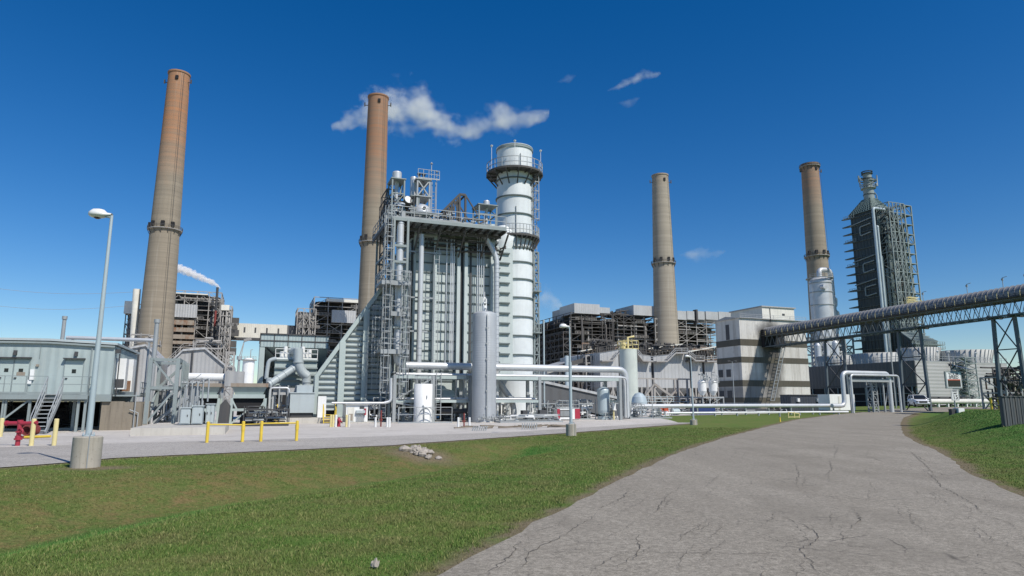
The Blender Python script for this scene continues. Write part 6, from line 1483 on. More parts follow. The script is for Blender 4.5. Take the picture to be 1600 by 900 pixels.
# ------------------------------------------------------------------ far boiler house row behind the plain chimney
t, u0, u1, zt_ = boiler_house('huge blackened boiler house with silver roof box behind the lamp', 380, (893, 958), (490, 640), 60, seed=31, nx=4, ny=6, rows=13, mat=SOOT, w=.42)
def roofbox(t, px0, px1, y0, y1, yb, depth, v=-1):
    a, b = t.uz(px0, (y0 + yb) / 2, v), t.uz(px1, (y0 + yb) / 2, v); z0, z1_ = t.h(px0, yb, v), t.h(px0, y0, v)
    mb = MB(); mb.box((a[0], v, z0), (b[0], depth, z1_)); t.part('roof_box', mb, GREYSH)
roofbox(t, 897.5, 937, 473.5, 475, 489, t.depth(875, 480, t.u(897, 480)) ); roofbox(t, 937.2, 953, 480, 480, 489, 20, 1)
mb = MB(); z0, z1_ = t.h(897, 506), t.h(897, 476); d_ = t.depth(875, 480, t.u(897, 480)); mb.box((t.u(897, 490) + 1, d_ + .2, z0), (t.u(925, 490), d_ * 1.7, z1_)); t.part('rear_box', mb, GREYSH2)
mb = MB(); r = random.Random(41); mb.tangle(u0 - 2, u1, -.5, 8, zt_ * .1, zt_ * .95, 60, (.2, .6), r); t.part('front_pipework', mb, SOOT)
mb = MB(); mb.tangle(u0 - 3, u0 + .3, 2, 58, zt_ * .1, zt_ * .95, 120, (.2, .5), r); mb.lattice(u0 - 5, u0, 0, 60, [zt_ * k / 14 for k in range(12)], 1, 10, .45, .7, r); t.part('side_pipework', mb, SOOT)
mb = MB()
for k in range(8): z = zt_ * (.35 + .07 * k); mb.box((u0 - 5, 0, z), (u0 - .5, 60, z + .2))
t.part('side_gallery', mb, DARK)
t, u0, u1, zt_ = boiler_house('lower blackened steelwork annex just right of the white stack', 420, (848, 893), (508, 640), 30, seed=33, nx=4, ny=3, rows=11, mat=SOOT, w=.6)
t, u0, u1, zt_ = boiler_house('blackened boiler house with silver roof box left of the plain chimney', 390, (960, 1024), (493, 640), 40, seed=35, nx=4, ny=4, rows=12, mat=SOOT, w=.42)
roofbox(t, 990, 1022.5, 476.5, 477, 492, t.depth(963, 485, t.u(990, 485))); mb = MB(); mb.tangle(u0 + 1, t.u(988, 485), 0, 20, zt_, t.h(970, 482), 26, (.3, .7)); t.part('roof_gear', mb, SOOT)
t, u0, u1, zt_ = boiler_house('boiler house with row of silver roof panels right of plain chimney', 395, (1026, 1122), (500, 640), 40, seed=37, nx=6, ny=3, rows=12, mat=LSTEEL, w=.42)
for a_, b_ in ((1058, 1072.5), (1073.5, 1085), (1089, 1101), (1103, 1122), (1123, 1152)): roofbox(t, a_, b_, 485.5 + (a_ - 1058) * .02, 487, 499, 20)
mb = MB(); u_ = t.u(1087, 490); mb.box((u_ - .6, -1.4, zt_ - 2), (u_ + .6, 2, t.h(1087, 484))); t.part('vent_slot', mb, DARK)

# ------------------------------------------------------------------ striped building
def sooty(m0, c, e):
    m = m0.copy(); nt = m.node_tree; b = [n for n in nt.nodes if n.type == 'BSDF_PRINCIPLED'][0]; src = b.inputs['Base Color'].links[0].from_socket
    def blob(cx, cz, rx, rz_, amt, src):
        mp = nt.nodes.new('ShaderNodeMapping'); t = nt.nodes.new('ShaderNodeTexCoord'); nt.links.new(t.outputs['Object'], mp.inputs[0])
        mp.inputs['Location'].default_value = (-cx / rx, 0, -cz / rz_); mp.inputs['Scale'].default_value = (1 / rx, 0, 1 / rz_)
        nz = mk(nt, 'ShaderNodeTexNoise', Scale=2.2, Detail=6, Roughness=.6); nt.links.new(mp.outputs[0], nz.inputs['Vector'])
        ln = mk(nt, 'ShaderNodeVectorMath', operation='LENGTH'); nt.links.new(mp.outputs[0], ln.inputs[0])
        ad = mk(nt, 'ShaderNodeMath', operation='MULTIPLY_ADD'); nt.links.new(nz.outputs[0], ad.inputs[0]); ad.inputs[1].default_value = .7; nt.links.new(ln.outputs['Value'], ad.inputs[2])
        return mixc(nt, ramp(nt, ad.outputs[0], [(.62, amt), (1.0, 0.)]), src, (.03, .028, .025))
    s = blob(c[0] - .3, c[1] + .5, 7.5, 6.5, .97, src); s = blob(c[0] - .5, c[1] - 5, 6.0, 17, .9, s); s = blob(c[0] - 4.5, e[1] + 3.0, 12, 7, .6, s)
    nt.links.new(s, b.inputs['Base Color']); return m
def striped():
    global STRIPE
    t = Th('transfer_house', 'tall cream building with dark horizontal bands and conveyor opening', 'building', 1163, 140, z=0); U = t.uz; STRIPE = t
    w = U(1263, 570)[0]; dp = t.depth(1121, 570); zt0 = U(1163, 497)[1]; zt1 = U(1263, 503)[1]
    bands = [(530, 540), (557.5, 566.5), (594, 603.5), (621, 629)]
    mats = paint('banded_cream_wall', (.58, .57, .53), .65, streak=.7, corr=(0, .45, .3), scale=.35); brown = paint('banded_brown_wall', (.085, .078, .058), .6, streak=.3, corr=(0, .45, .3), scale=.3)
    mb = MB(); zt_ = (zt0 + zt1) / 2; mb.box((0, 0, 0), (w, dp, zt_)); t.part('wall', mb, sooty(mats, U(1207, 530), U(1200, 640)))
    for y0, y1 in bands:
        z0, z1_ = U(1170, y1)[1], U(1170, y0)[1]; mb = MB(); mb.box((-.05, -.05, z0), (w + .05, dp + .05, z1_)); t.part('band', mb, brown)
    # shallow gabled roof
    mb = MB(); m = dp / 2; mb.add([(-.3, -.4, zt_), (w + .3, -.4, zt_), (w + .3, dp + .4, zt_), (-.3, dp + .4, zt_), (-.3, m, zt_ + .7), (w + .3, m, zt_ + .7)], [(3, 2, 1, 0), (0, 1, 5, 4), (2, 3, 4, 5), (0, 4, 3), (1, 2, 5)]); t.part('roof', mb, GREYSH2)
    a, b = U(1191, 490, 9)[0], U(1241, 490, 9)[0]; z1_ = U(1200, 480, 9)[1]; mb = MB(); mb.box((a, 9, zt_), (b, 20, z1_)); ph = t.part('penthouse', mb, OFFW)
    mb = MB(); mb.box((a - .3, 8.7, z1_), (b + .3, 20.3, z1_ + .25)); t.part('roof', mb, GREYSH2, ph); mb = MB(); mb.box((U(1222, 491, 9)[0], 8.95, U(1222, 493, 9)[1]), (U(1226, 491, 9)[0], 8.99, U(1222, 490, 9)[1])); t.part('window', mb, DARK, ph)
    # left shaded side: slot and small windows
    mb = MB(); z0, z1_ = U(1163, 529)[1], U(1163, 505)[1]; mb.box((-.08, dp * .42, z0), (-.01, dp * .56, z1_)); t.part('louvre_slot', mb, DARK)
    for py in (582, 616):
        for v in (dp * .45, dp * .78): z = U(1163, py)[1]; mb = MB(); mb.box((-.08, v, z - .8), (-.01, v + 1.4, z + .8)); t.part('window', mb, DARK)
    # dark conveyor opening with recess, leaning ladder truss and base plinth
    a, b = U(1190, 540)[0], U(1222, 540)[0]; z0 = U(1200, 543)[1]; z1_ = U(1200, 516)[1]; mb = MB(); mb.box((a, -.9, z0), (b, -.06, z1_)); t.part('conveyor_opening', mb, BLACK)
    mb = MB(); mb.box((-.2, -.25, 0), (w * .98, -.06, U(1200, 632)[1])); t.part('plinth', mb, CONC)
    mb = MB()
    for k in (-1, 1): mb.bar((U(1200, 620)[0] + k * .5, -1.2, U(1200, 626)[1]), (U(1217, 540)[0] + k * .5, -1.2, z0), .14)
    for i in range(16): f = i / 16; u_ = U(1200, 620)[0] * (1 - f) + U(1217, 540)[0] * f; z = U(1200, 626)[1] * (1 - f) + z0 * f; mb.bar((u_ - .5, -1.2, z), (u_ + .5, -1.2, z), .08)
    t.part('access_ladder', mb, STEEL)
    mb = MB(); mb.rail([(0, -.3, zt_ + .1), (w, -.3, zt_ + .1)], .8, 4, .06); t.part('eave_rail', mb, GREYSH2)
    mb = MB(); u_ = U(1204, 510)[0]; mb.tube([(u_, -.1, zt_ - .5), (u_, -.1, zt_ + 2.5)], .1, 6); t.part('vent', mb, DARK)
striped()

# ------------------------------------------------------------------ long conveyor bridge
def conveyor():
    sb = STRIPE.p(1199, 521, 0); p0 = Vector((STRIPE.x + sb[0] * STRIPE.c, STRIPE.y + sb[0] * STRIPE.s, sb[2])); th = math.atan2(-B[1], -B[0])
    t = Th('conveyor_bridge', 'long tubular conveyor bridge on a lattice truss crossing to the right', 'conveyor bridge', at=(p0.x, p0.y), rz=th, z=0)
    # exact points along the axis found from the picture: axis starts at the wall and rises gently
    e = t.uz(1600, 458, 0); L = e[0]; za, zb = p0.z, e[1]; L2 = L * 1.35; zc = za + (zb - za) * 1.35
    Z = lambda u: za + (zb - za) * u / L
    R = 1.25
    mb = MB(); n = 90
    for k in range(n):
        u0_, u1_ = L2 * k / n, L2 * (k + 1) / n
        mb.add([(u, R * math.cos(a), Z(u) + R * math.sin(a)) for u in (u0_, u1_) for a in [math.pi * (j / 12 * 1.2 - .1) for j in range(13)]], [(j, 13 + j, 14 + j, j + 1) for j in range(12)], True)
    for k in range(n + 1):
        u = L2 * k / n; pts = [(u, (R + .05) * math.cos(a), Z(u) + (R + .05) * math.sin(a)) for a in [math.pi * (j / 12 * 1.2 - .1) for j in range(13)]]
        for a, b in zip(pts[:-1], pts[1:]): mb.bar(a, b, .1, .12)
    t.part('hood', mb, paint('conveyor_hood_sheet', (.25, .255, .26), .5, .2, streak=.3))
    mb = MB(); mb.add([(0, -R - .4, za - .35), (L2, -R - .4, zc - .35), (L2, R + .4, zc - .35), (0, R + .4, za - .35), (0, -R - .4, za - .75), (L2, -R - .4, zc - .75), (L2, R + .4, zc - .75), (0, R + .4, za - .75)], [(0, 1, 2, 3), (7, 6, 5, 4), (4, 5, 1, 0), (6, 7, 3, 2)]); t.part('walkway', mb, DARK)
    mb = MB(); h0, h1 = .8, 3.0; m = 48
    for s_ in (-1.5, 1.5):
        mb.bar((0, s_, za - h0), (L2, s_, zc - h0), .2).bar((0, s_, za - h1), (L2, s_, zc - h1), .17)
        for k in range(m):
            a, b = L2 * k / m, L2 * (k + 1) / m; c = (a + b) / 2; mb.bar((a, s_, Z(a) - h0), (c, s_, Z(c) - h1), .075).bar((c, s_, Z(c) - h1), (b, s_, Z(b) - h0), .075)
    for k in range(m):
        a, b = L2 * k / m, L2 * (k + 1) / m; mb.bar((a, -1.5, Z(a) - h1), (b, 1.5, Z(b) - h1), .09).bar((b, -1.5, Z(b) - h1), (a, 1.5, Z(a) - h1), .09).bar((a, -1.5, Z(a) - h1), (a, 1.5, Z(a) - h1), .12)
    t.part('truss', mb, paint('dark_trestle_paint', (.10, .125, .14), .6, streak=.2))
    mb = MB()
    for k in range(44):
        u = L2 * k / 44; mb.bar((u, -2.0, Z(u) - .7), (u, -2.0, Z(u) + .3), .05)
    t.part('yellow_rail_post', mb, YELP); mb = MB()
    for hh in (.3, -.2): mb.bar((0, -2.0, za + hh), (L2, -2.0, zc + hh), .04)
    mb.bar((0, -1.85, za - .6), (L2, -1.85, zc - .6), .5, .1); t.part('handrail', mb, DARK)
    for px in (1435, 1505, 1562, 1598):
        u = t.u(px, 470); mb = MB(); mb.bar((u, 1.2, Z(u) + .8), (u, 1.2, Z(u) + 3), .07).bar((u, 1.2, Z(u) + 3), (u + .7, 1.2, Z(u) + 3.1), .07); mb.cyl((u, 1.2, 0), .16, Z(u) + 2.6, Z(u) + 2.9, 8); t.part('walkway_lamp', mb, STEEL)
    for pxa, pxb, pw in ((1290, 1317, .36), (1406, 1440, .4), (1557, 1590, .42)):
        ua, ub = t.u(pxa, 520), t.u(pxb, 515); mb = MB()
        for u, q in ((ua, -.4), (ub, .4)):
            for s_ in (-.35,):
                zg = z1(t.x + (u + q) * t.c, t.y + (u + q) * t.s) - .3; mb.bar((u, s_, Z(u) - h1), (u + q, s_ * 1.15, zg), pw)
        bt_ = t.part('trestle_leg', mb, paint('dark_trestle_paint', (.10, .125, .14), .6, streak=.2)); mb = MB()
        for s_ in (-.4,):
            zt_ = Z(ua) - h1; hs_ = [zt_, zt_ * .66, zt_ * .34, .3]
            for a, b in zip(hs_[:-1], hs_[1:]): mb.bar((ua, s_, a), (ub, s_, b), .13).bar((ub, s_, a), (ua, s_, b), .13).bar((ua, s_, b), (ub, s_, b), .15)
        for u in (ua, ub): mb.bar((u, -1.6, zt_), (u, 1.6, zt_), .3, .35)
        t.part('cross_brace', mb, DARK, bt_)
conveyor()

# ------------------------------------------------------------------ silver vessel by the fourth chimney
t = Th('scrubber_vessel', 'silver domed vessel with looping pipe before the stained chimney', 'vessel', 1286, 260, z=0, py=480); U = t.uz
a, b = U(1269, 460)[0], U(1296, 460)[0]; r = (b - a) / 2 * .92; c = (a + b) / 2; h = U(1282, 433)[1]; mb = MB()
mb.lathe([(r, 0), (r, h - r * .5)], (c, 0, 0), 36); mb.lathe([(r * math.cos(k * math.pi / 16), h - r * .5 + r * .5 * math.sin(k * math.pi / 16)) for k in range(9)], (c, 0, 0), 36, sharp=False); t.part('shell', mb, SILVER)
for py in (444, 458, 478): z = U(1282, py)[1]; mb = MB(); mb.lathe([(r, z), (r + .25, z), (r + .25, z + .3), (r, z + .3)], (c, 0, 0), 36); t.part('band', mb, STEEL)
mb = MB(); z = U(1282, 436)[1]; mb.tube([(c, 0, h - .5), (c, 0, U(1285, 422)[1]), (U(1298, 430)[0], 0, U(1298, 422)[1]), (U(1300, 430)[0], 0, 2)], 1.0, 14, 2.5); t.part('overhead_line', mb, SILVER)
mb = MB(); x_ = U(1300, 460)[0]; mb.tube([(x_ + .9, 0, U(1305, 466)[1]), (U(1307, 466)[0], 0, U(1305, 466)[1]), (U(1307, 476)[0], 0, U(1305, 478)[1]), (x_ + .9, 0, U(1305, 480)[1])], .35, 8, .6).tube([(x_, 0, U(1305, 487)[1]), (U(1309, 490)[0], 0, U(1305, 487)[1]), (U(1310, 500)[0], 0, U(1305, 500)[1])], .7, 10, 1); t.part('side_loop', mb, WHITE)
mb = MB(); mb.lathe([(r + .05, z), (r + 1, z), (r + 1, z + .2), (r + .05, z + .2)], (c, 0, 0), 30); mb.rail([(c - r - .8, 0, z + .2), (c - r * .5, -r - .6, z + .2), (c + r * .5, -r - .6, z + .2), (c + r + .8, 0, z + .2)], 1.4, 1.5, .12); mb.ladder(c - r - .3, -.6, 5, z, .8, False); t.part('platform', mb, STEEL)
mb = MB(); mb.lathe([(0, -r - .6), (1.1, -r - .5), (1.1, -r * .7)], (c - r * .55, 0, U(1275, 450)[1]), 16, 'y'); t.part('manway', mb, SILVER)
mb = MB(); x0, x1 = U(1269, 540)[0], U(1320, 540)[0]; zt_ = U(1290, 528)[1]; mb.lattice(x0, x1, -4, 4, [zt_ * k / 8 for k in range(9)], 4, 1, .5, .6, random.Random(4)); mb.tangle(x0, x1, -4, 3, 1, zt_ + 4, 50, (.2, .7), random.Random(6)); t.part('base_structure', mb, STEEL)
t = Th('twin_drum', 'pale pipe drums low behind the conveyor truss near the chimney', 'drum', 1275, 240, z=0, py=560); mb = MB()
for px, y0, y1 in ((1278, 540, 565), (1292, 538, 575), (1306, 536, 575)): u_ = t.u(px, 550); mb.lathe([(0, 0), (1.1, 0), (1.1, t.h(px, y0)), (.6, t.h(px, y0) + .8), (0, t.h(px, y0) + .9)], (u_, 0, 0), 16)
t.part('drum', mb, SILVER)

# ------------------------------------------------------------------ absorber tower
SHELFM = paint('shelf_dark_green', (.10, .125, .12), .6, streak=.3)
def absorber():
    D = 250; t = Th('absorber_tower', 'dark green absorber tower with peaked cap and pale side lattice', 'absorber tower', 1362, D, z=0, py=335); U = t.uz
    w = U(1393, 330)[0]; dp = 19; zt_ = U(1362, 328)[1]; L = t
    # depth from the left edge of the shaded face
    d = rdir(1328.5, 338); t0 = Vector((t.x, t.y)); # solve along the side direction
    k = (t.x * d[1] - t.y * d[0]) / -(B[0] * d[1] - B[1] * d[0]); dp = k
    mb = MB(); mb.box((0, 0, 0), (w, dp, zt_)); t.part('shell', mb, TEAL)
    for k in range(23):
        z = zt_ * (k + .6) / 23; mb = MB(); ext = 1.6; mb.box((-.45, -.3, z), (w + .3, dp + .3, z + .18)); mb.add([(-.5, dp - .5, z), (0, dp + .2, z), (-.2, dp + 3.4, z + .25), (-1.2, dp + 3.4, z + .25), (-.5, dp - .5, z + .9), (0, dp + .2, z + .9), (-.2, dp + 3.4, z + .5), (-1.2, dp + 3.4, z + .5)], [(3, 2, 1, 0), (4, 5, 6, 7), (0, 1, 5, 4), (1, 2, 6, 5), (2, 3, 7, 6), (3, 0, 4, 7)]); sh = t.part('stiffener_shelf', mb, SHELFM)
    mb = MB()
    for k in range(1, 23, 3): z = zt_ * (k + .6) / 23; mb.rail([(-1.6, dp - 3, z), (-1.6, dp + 2, z)], 1.2, 1.2, .1)
    t.part('shelf_rail', mb, TEALS)
    # pipes crossing the shaded face
    for py in (352, 410, 447):
        z = U(1362, py)[1]; mb = MB(); mb.tube([(-.6, .5, z + 1), (-.6, dp * .55, z + .6), (-.6, dp * .55, z - 3), (-.6, .5, z - 2.4)], .26, 8, .8).tube([(-.6, 0, z + 3.2), (-.6, dp, z + 2)], .22, 8); t.part('spray_header', mb, GREYP)
    # sloped cap and stack
    zc = U(1362, 310)[1]; m = .28; cu, cv = w * .5, dp * .5; r = (U(1361, 300, cv)[0] - U(1348, 300, cv)[0]) / 2 * .82; zn = U(1354, 312, cv)[1]
    mb = MB(); mb.add([(-.5, -.5, zt_), (w + .5, -.5, zt_), (w + .5, dp + .5, zt_), (-.5, dp + .5, zt_), (cu - r, cv - r, zn), (cu + r, cv - r, zn), (cu + r, cv + r, zn), (cu - r, cv + r, zn)], [(0, 1, 5, 4), (1, 2, 6, 5), (2, 3, 7, 6), (3, 0, 4, 7), (4, 5, 6, 7)]); t.part('cap', mb, TEAL)
    mb = MB(); n = 9
    base = [(-.5, -.5), (w + .5, -.5), (w + .5, dp + .5), (-.5, dp + .5)]; tp = [(cu - r, cv - r), (cu + r, cv - r), (cu + r, cv + r), (cu - r, cv + r)]
    for f in [i / 7 for i in range(8)]:
        ring = [(b_[0] + (q[0] - b_[0]) * f, b_[1] + (q[1] - b_[1]) * f, zt_ + (zn - zt_) * f + .15) for b_, q in zip(base, tp)]
        for i in range(4): mb.bar(ring[i], ring[(i + 1) % 4], .3)
    for i in range(4):
        for k in range(n + 1):
            f = k / n; j = (i + 1) % 4; pb = (base[i][0] + (base[j][0] - base[i][0]) * f, base[i][1] + (base[j][1] - base[i][1]) * f, zt_ + .15); pt_ = (tp[i][0] + (tp[j][0] - tp[i][0]) * f, tp[i][1] + (tp[j][1] - tp[i][1]) * f, zn + .15); mb.bar(pb, pt_, .28)
    t.part('cap_rib', mb, paint('cap_rib_paint', (.17, .23, .21), .55, streak=.2))
    zs_ = U(1352, 270, cv)[1]; zp = U(1354, 295, cv)[1]
    mb = MB(); mb.lathe([(r * 1.05, zn - 1), (r * 1.05, zp), (r * .86, zp + 1), (r * .86, zs_), (r * .7, zs_), (r * .7, zs_ - 2), (0, zs_ - 2)], (cu, cv, 0), 28); t.part('stack', mb, TEALS)
    for z in (zn + 2, zp + 4, zp + 7, zs_ - .6): mb = MB(); mb.lathe([(r * .86, z), (r * 1.12, z), (r * 1.12, z + .3), (r * .86, z + .3)], (cu, cv, 0), 28); t.part('stack_band', mb, TEAL)
    mb = MB(); mb.lathe([(r, zp), (r + .9, zp), (r + .9, zp + .25), (r, zp + .25)], (cu, cv, 0), 28)
    for k in range(18): a = 2 * math.pi * k / 18; mb.bar((cu + (r + .85) * math.cos(a), cv + (r + .85) * math.sin(a), zp), (cu + (r + .85) * math.cos(a), cv + (r + .85) * math.sin(a), zp + 1.6), .12)
    for hh in (.8, 1.6): mb.lathe([(r + .8, zp + hh), (r + .9, zp + hh), (r + .9, zp + hh + .12), (r + .8, zp + hh + .12)], (cu, cv, 0), 28)
    mb.tangle(cu - r - 1.4, cu + r + 1.4, cv - r - 1.2, cv + r, zp + .5, zp + 7, 12, (.1, .25)); mb.tube([(cu + r + 2.5, cv, zn - 3), (cu + r + 2.5, cv, zp - 2), (cu + r, cv, zp)], .2, 8, 1); t.part('stack_gallery', mb, TEALS)
    # pale pipes down the corner
    for px, py0, rr in ((1364, 325, .55), (1371.5, 353, .4), (1378, 400, .45), (1386, 420, .4)):
        u_ = U(px, py0 + 3, -2.2)[0]; z = U(px, py0, -2.2)[1]; mb = MB()
        mb.tube([(u_ + (6 if py0 < 330 else .6), -2.2 if py0 < 330 else -1, z), (u_, -2.2, z), (u_, -2.2, 3)], rr, 12, 1.2); t.part('downcomer', mb, LAMPG if py0 < 400 else TEALS)
    # lattice stair tower on the lit side
    x0, x1 = U(1371, 330, -1)[0], U(1409, 330, -1)[0]; zl = U(1400, 325, -1)[1]; n = 20; zs = [zl * k / n for k in range(n + 1)]
    mb = MB(); mb.lattice(x0, x0 + (x1 - x0) * .62, -6, -.6, zs, 4, 1, .3, .95, random.Random(8)); t.part('stair_lattice', mb, TEALS); mb = MB(); mb.box((x0 + .6, -1.2, 2), (x0 + (x1 - x0) * .78, -.1, zl * .97)); t.part('dark_backing', mb, TEAL)  # dark box added behind the lattice to darken its inside
    mb = MB(); mb.lattice(x0 + (x1 - x0) * .72, x1, -5, 1, zs, 1, 1, .4, .35, random.Random(9), bw=.3); t.part('outer_ladder_tower', mb, TEALS)
    mb = MB()
    for z in zs[1::1]: mb.box((x0 + (x1 - x0) * .73, -4.6, z), (x1 - .3, -2, z + .2))
    t.part('landing', mb, DARK)
    mb = MB()
    for k, z in enumerate(zs[:-1]):
        a, b = (x0 + .8, x0 + (x1 - x0) * .55); a, b = (a, b) if k % 2 else (b, a); mb.bar((a, -3.5, z), (b, -3.5, zs[k + 1]), .9, .18); mb.rail([(a, -4, z), (b, -4, zs[k + 1])], 1.1, 1.5, .08)
    t.part('stairs', mb, SOOT)
    mb = MB(); r = random.Random(15); mb.tangle(x0, x1 - 1, -4, -.8, 2, zl * .95, 60, (.15, .5), r); t.part('riser_pipework', mb, TEALS)
    z = U(1390, 476, -6)[1]; mb = MB(); mb.box((x0 + 2, -8, z), (x1 + 1, -5, z + .3)).rail([(x0 + 2, -8, z + .3), (x1 + 1, -8, z + .3)], 1.6, .7, .16); mb.tangle(x0 + 3, x1 - 2, -7.5, -5.5, z + .3, z + 3.2, 12, (.1, .2)); t.part('yellow_platform', mb, YELP)
    mb = MB(); mb.box((x0, -6, 0), (x1 + 2, -1, U(1390, 590)[1])); t.part('base_block', mb, DARK)
absorber()
t = Th('packed_tower', 'lower green-grey tower with slatted sloping roof behind the trestle', 'tower', 1424, 240, z=0); U = t.uz
a, b = U(1424, 530)[0], U(1462, 530)[0]; zb = U(1440, 545)[1]; ze = U(1440, 533)[1]; zr_ = U(1440, 515)[1]; m = (b - a)
mb = MB(); mb.box((a, 0, 0), (b, 14, ze)); t.part('body', mb, TEAL)
mb = MB(); mb.add([(a, -.3, ze), (b + .6, -.3, ze), (b + .6, 14.3, ze), (a, 14.3, ze), (a, 5, zr_), (b - m * .45, 5, zr_), (b - m * .45, 9, zr_), (a, 9, zr_)], [(0, 1, 5, 4), (1, 2, 6, 5), (2, 3, 7, 6), (3, 0, 4, 7), (4, 5, 6, 7)]); rf = t.part('roof', mb, TEAL)
mb = MB()
for k in range(16): f = k / 15; mb.bar((a + (b + .6 - a) * f, -.35, ze + .1), (a + (b - m * .45 - a) * f, 5, zr_ + .1), .35)
for f in (.25, .5, .75): mb.bar((a, -.35 + 5.35 * f, ze + (zr_ - ze) * f + .12), (b, -.35 + 5.35 * f, ze + (zr_ - ze) * f + .12), .3)
t.part('roof_rib', mb, TEALS, rf)
mb = MB()
for z in (zb - 6, zb - 3, zb, zb + 1.5): mb.box((a, -1.6, z), (b + 2.4, 14, z + .25)); mb.rail([(a, -1.6, z), (b + 2.4, -1.6, z)], 1.2, 1.2, .1)
for k in range(18): u_ = a + (b - a) * k / 17; mb.bar((u_, -.2, zb - 8), (u_, -.2, ze), .22)
t.part('gallery', mb, TEALS)

# ------------------------------------------------------------------ cooling tower block
def cooling():
    D = 168; t = Th('cooling_tower', 'long pale slatted cooling tower block with ribbed fan stacks', 'cooling tower', 1437, D, z=0); U = t.uz
    w = U(1577, 600)[0]; h = U(1437, 564)[1]; dL = 33; zsk = U(1437, 604)[1]; zg = 0
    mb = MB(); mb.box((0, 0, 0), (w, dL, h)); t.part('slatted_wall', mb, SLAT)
    mb = MB(); mb.box((-.35, -.1, zsk), (-.01, dL + 40, h + .05)).box((-.34, dL, zsk), (w * .5, dL + 40, h)); t.part('shaded_side_wall', mb, SHADEP)  # side turned from the sun: its shade is put into the wall colour
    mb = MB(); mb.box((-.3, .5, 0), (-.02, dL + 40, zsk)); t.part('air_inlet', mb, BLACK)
    mb = MB()
    for k in range(16): v = 1 + k * 4.6; mb.bar((-.6, v, 0), (-.6, v, zsk), .22)
    for z in (zsk * .35, zsk * .7): mb.bar((-.6, .5, z), (-.6, dL + 38, z), .14)
    t.part('inlet_frame', mb, GREYP)
    mb = MB(); mb.rail([(-.3, 0, h), (w, 0, h)], 1.4, 2, .09).rail([(-.3, 0, h), (-.3, dL + 38, h)], 1.4, 2.2, .09); t.part('roof_rail', mb, STEEL)
    FS = paint('fan_stack_sheeting', (.46, .465, .44), .7, streak=.25, scale=.4)
    def fan(px0, px1, y0, y1, v):
        a, b = U(px0, y0 + 4, v)[0], U(px1, y0 + 4, v)[0]; c = (a + b) / 2; r = (b - a) / 2 * .93; z1_ = max(U(px0, y0, v - r)[1], h + 2.2); mb = MB(); n = 72
        prof = [(r * .9, h), (r * .9, h + (z1_ - h) * .3), (r, z1_), (r - .4, z1_), (r * .85, h + .2)]; mb.lathe(prof, (c, v, 0), n, sharp=False)
        f = t.part('fan_stack', mb, FS); mb = MB()
        for k in range(n // 2): a_ = 4 * math.pi * k / n; cs, sn = math.cos(a_), math.sin(a_); mb.bar((c + (r * .9 + .05) * cs, v + (r * .9 + .05) * sn, h), (c + (r * .9 + .05) * cs, v + (r * .9 + .05) * sn, h + (z1_ - h) * .3), .16).bar((c + (r * .9 + .05) * cs, v + (r * .9 + .05) * sn, h + (z1_ - h) * .3), (c + (r + .05) * cs, v + (r + .05) * sn, z1_), .16)
        t.part('rib', mb, FS, f)
    fan(1474, 1533, 543, 563, 10); fan(1412, 1457, 540, 563, 16); fan(1341, 1401, 548, 568, 40); fan(1283, 1337, 553, 573, 60)
    # ladder tower in front of the slatted wall
    a, b = U(1506, 600, -2)[0], U(1522, 600, -2)[0]; mb = MB(); zs = [h * 1.08 * k / 9 for k in range(10)]; mb.lattice(a, b, -3, -.5, zs, 1, 1, .22, .9, random.Random(2)); 
    for k, z in enumerate(zs[:-1]): x0, x1 = (a, b) if k % 2 else (b, a); mb.bar((x0, -1.8, z), (x1, -1.8, zs[k + 1]), .7, .15).rail([(x0, -2.2, z), (x1, -2.2, zs[k + 1])], 1, 1, .06)
    t.part('stair_tower', mb, TEALS)
    a, b = U(1500, 600)[0], U(1509, 600)[0]; mb = MB(); mb.box((a, -.12, U(1500, 616)[1]), (b, -.01, h)); t.part('dark_recess', mb, DARK)
    a, b = U(1562, 600)[0], U(1567, 600)[0]; mb = MB(); mb.box((a, -.12, U(1500, 612)[1]), (b, -.01, h)); t.part('dark_recess', mb, DARK)
    for px in (1477, 1494, 1537):
        u_ = U(px, 555, -1)[0]; mb = MB(); mb.bar((u_, 1, h), (u_, 1, h + 2.6), .1); mb.lathe([(0, .5), (.45, .3), (.3, 0), (0, 0)], (u_, 1, h + 2.5), 10); t.part('roof_lamp', mb, WHITE)
cooling()
t = Th('basin_pipe', 'fat pale pipe on short legs along the cooling tower foot', 'pipe', 1444, 135); a, b = t.uz(1444, 627), t.uz(1560, 627)
mb = MB(); mb.tube([(a[0], 0, a[1]), (b[0], 0, a[1])], .5, 18); t.part('pipe', mb, OFFW); mb = MB()
for k in range(8): u_ = a[0] + (b[0] - a[0]) * (k + .4) / 8; mb.box((u_ - .15, -.2, -.3), (u_ + .15, .2, a[1] - .4))
t.part('leg', mb, WHITE)
mb = MB(); c = t.u(1540, 620); z = t.h(1500, 619.5); mb.box((a[0] + .5, 2, z - .2), (c, 3.5, z)); 
for k in range(6): u_ = a[0] + 1 + (c - a[0] - 1.4) * k / 5; mb.bar((u_, 2.6, -.2), (u_, 2.6, z), .25)
mb.tangle(a[0] + 1, c, 2, 4, 0, z - .3, 20, (.08, .2)); t.part('cable_tray', mb, DARK)

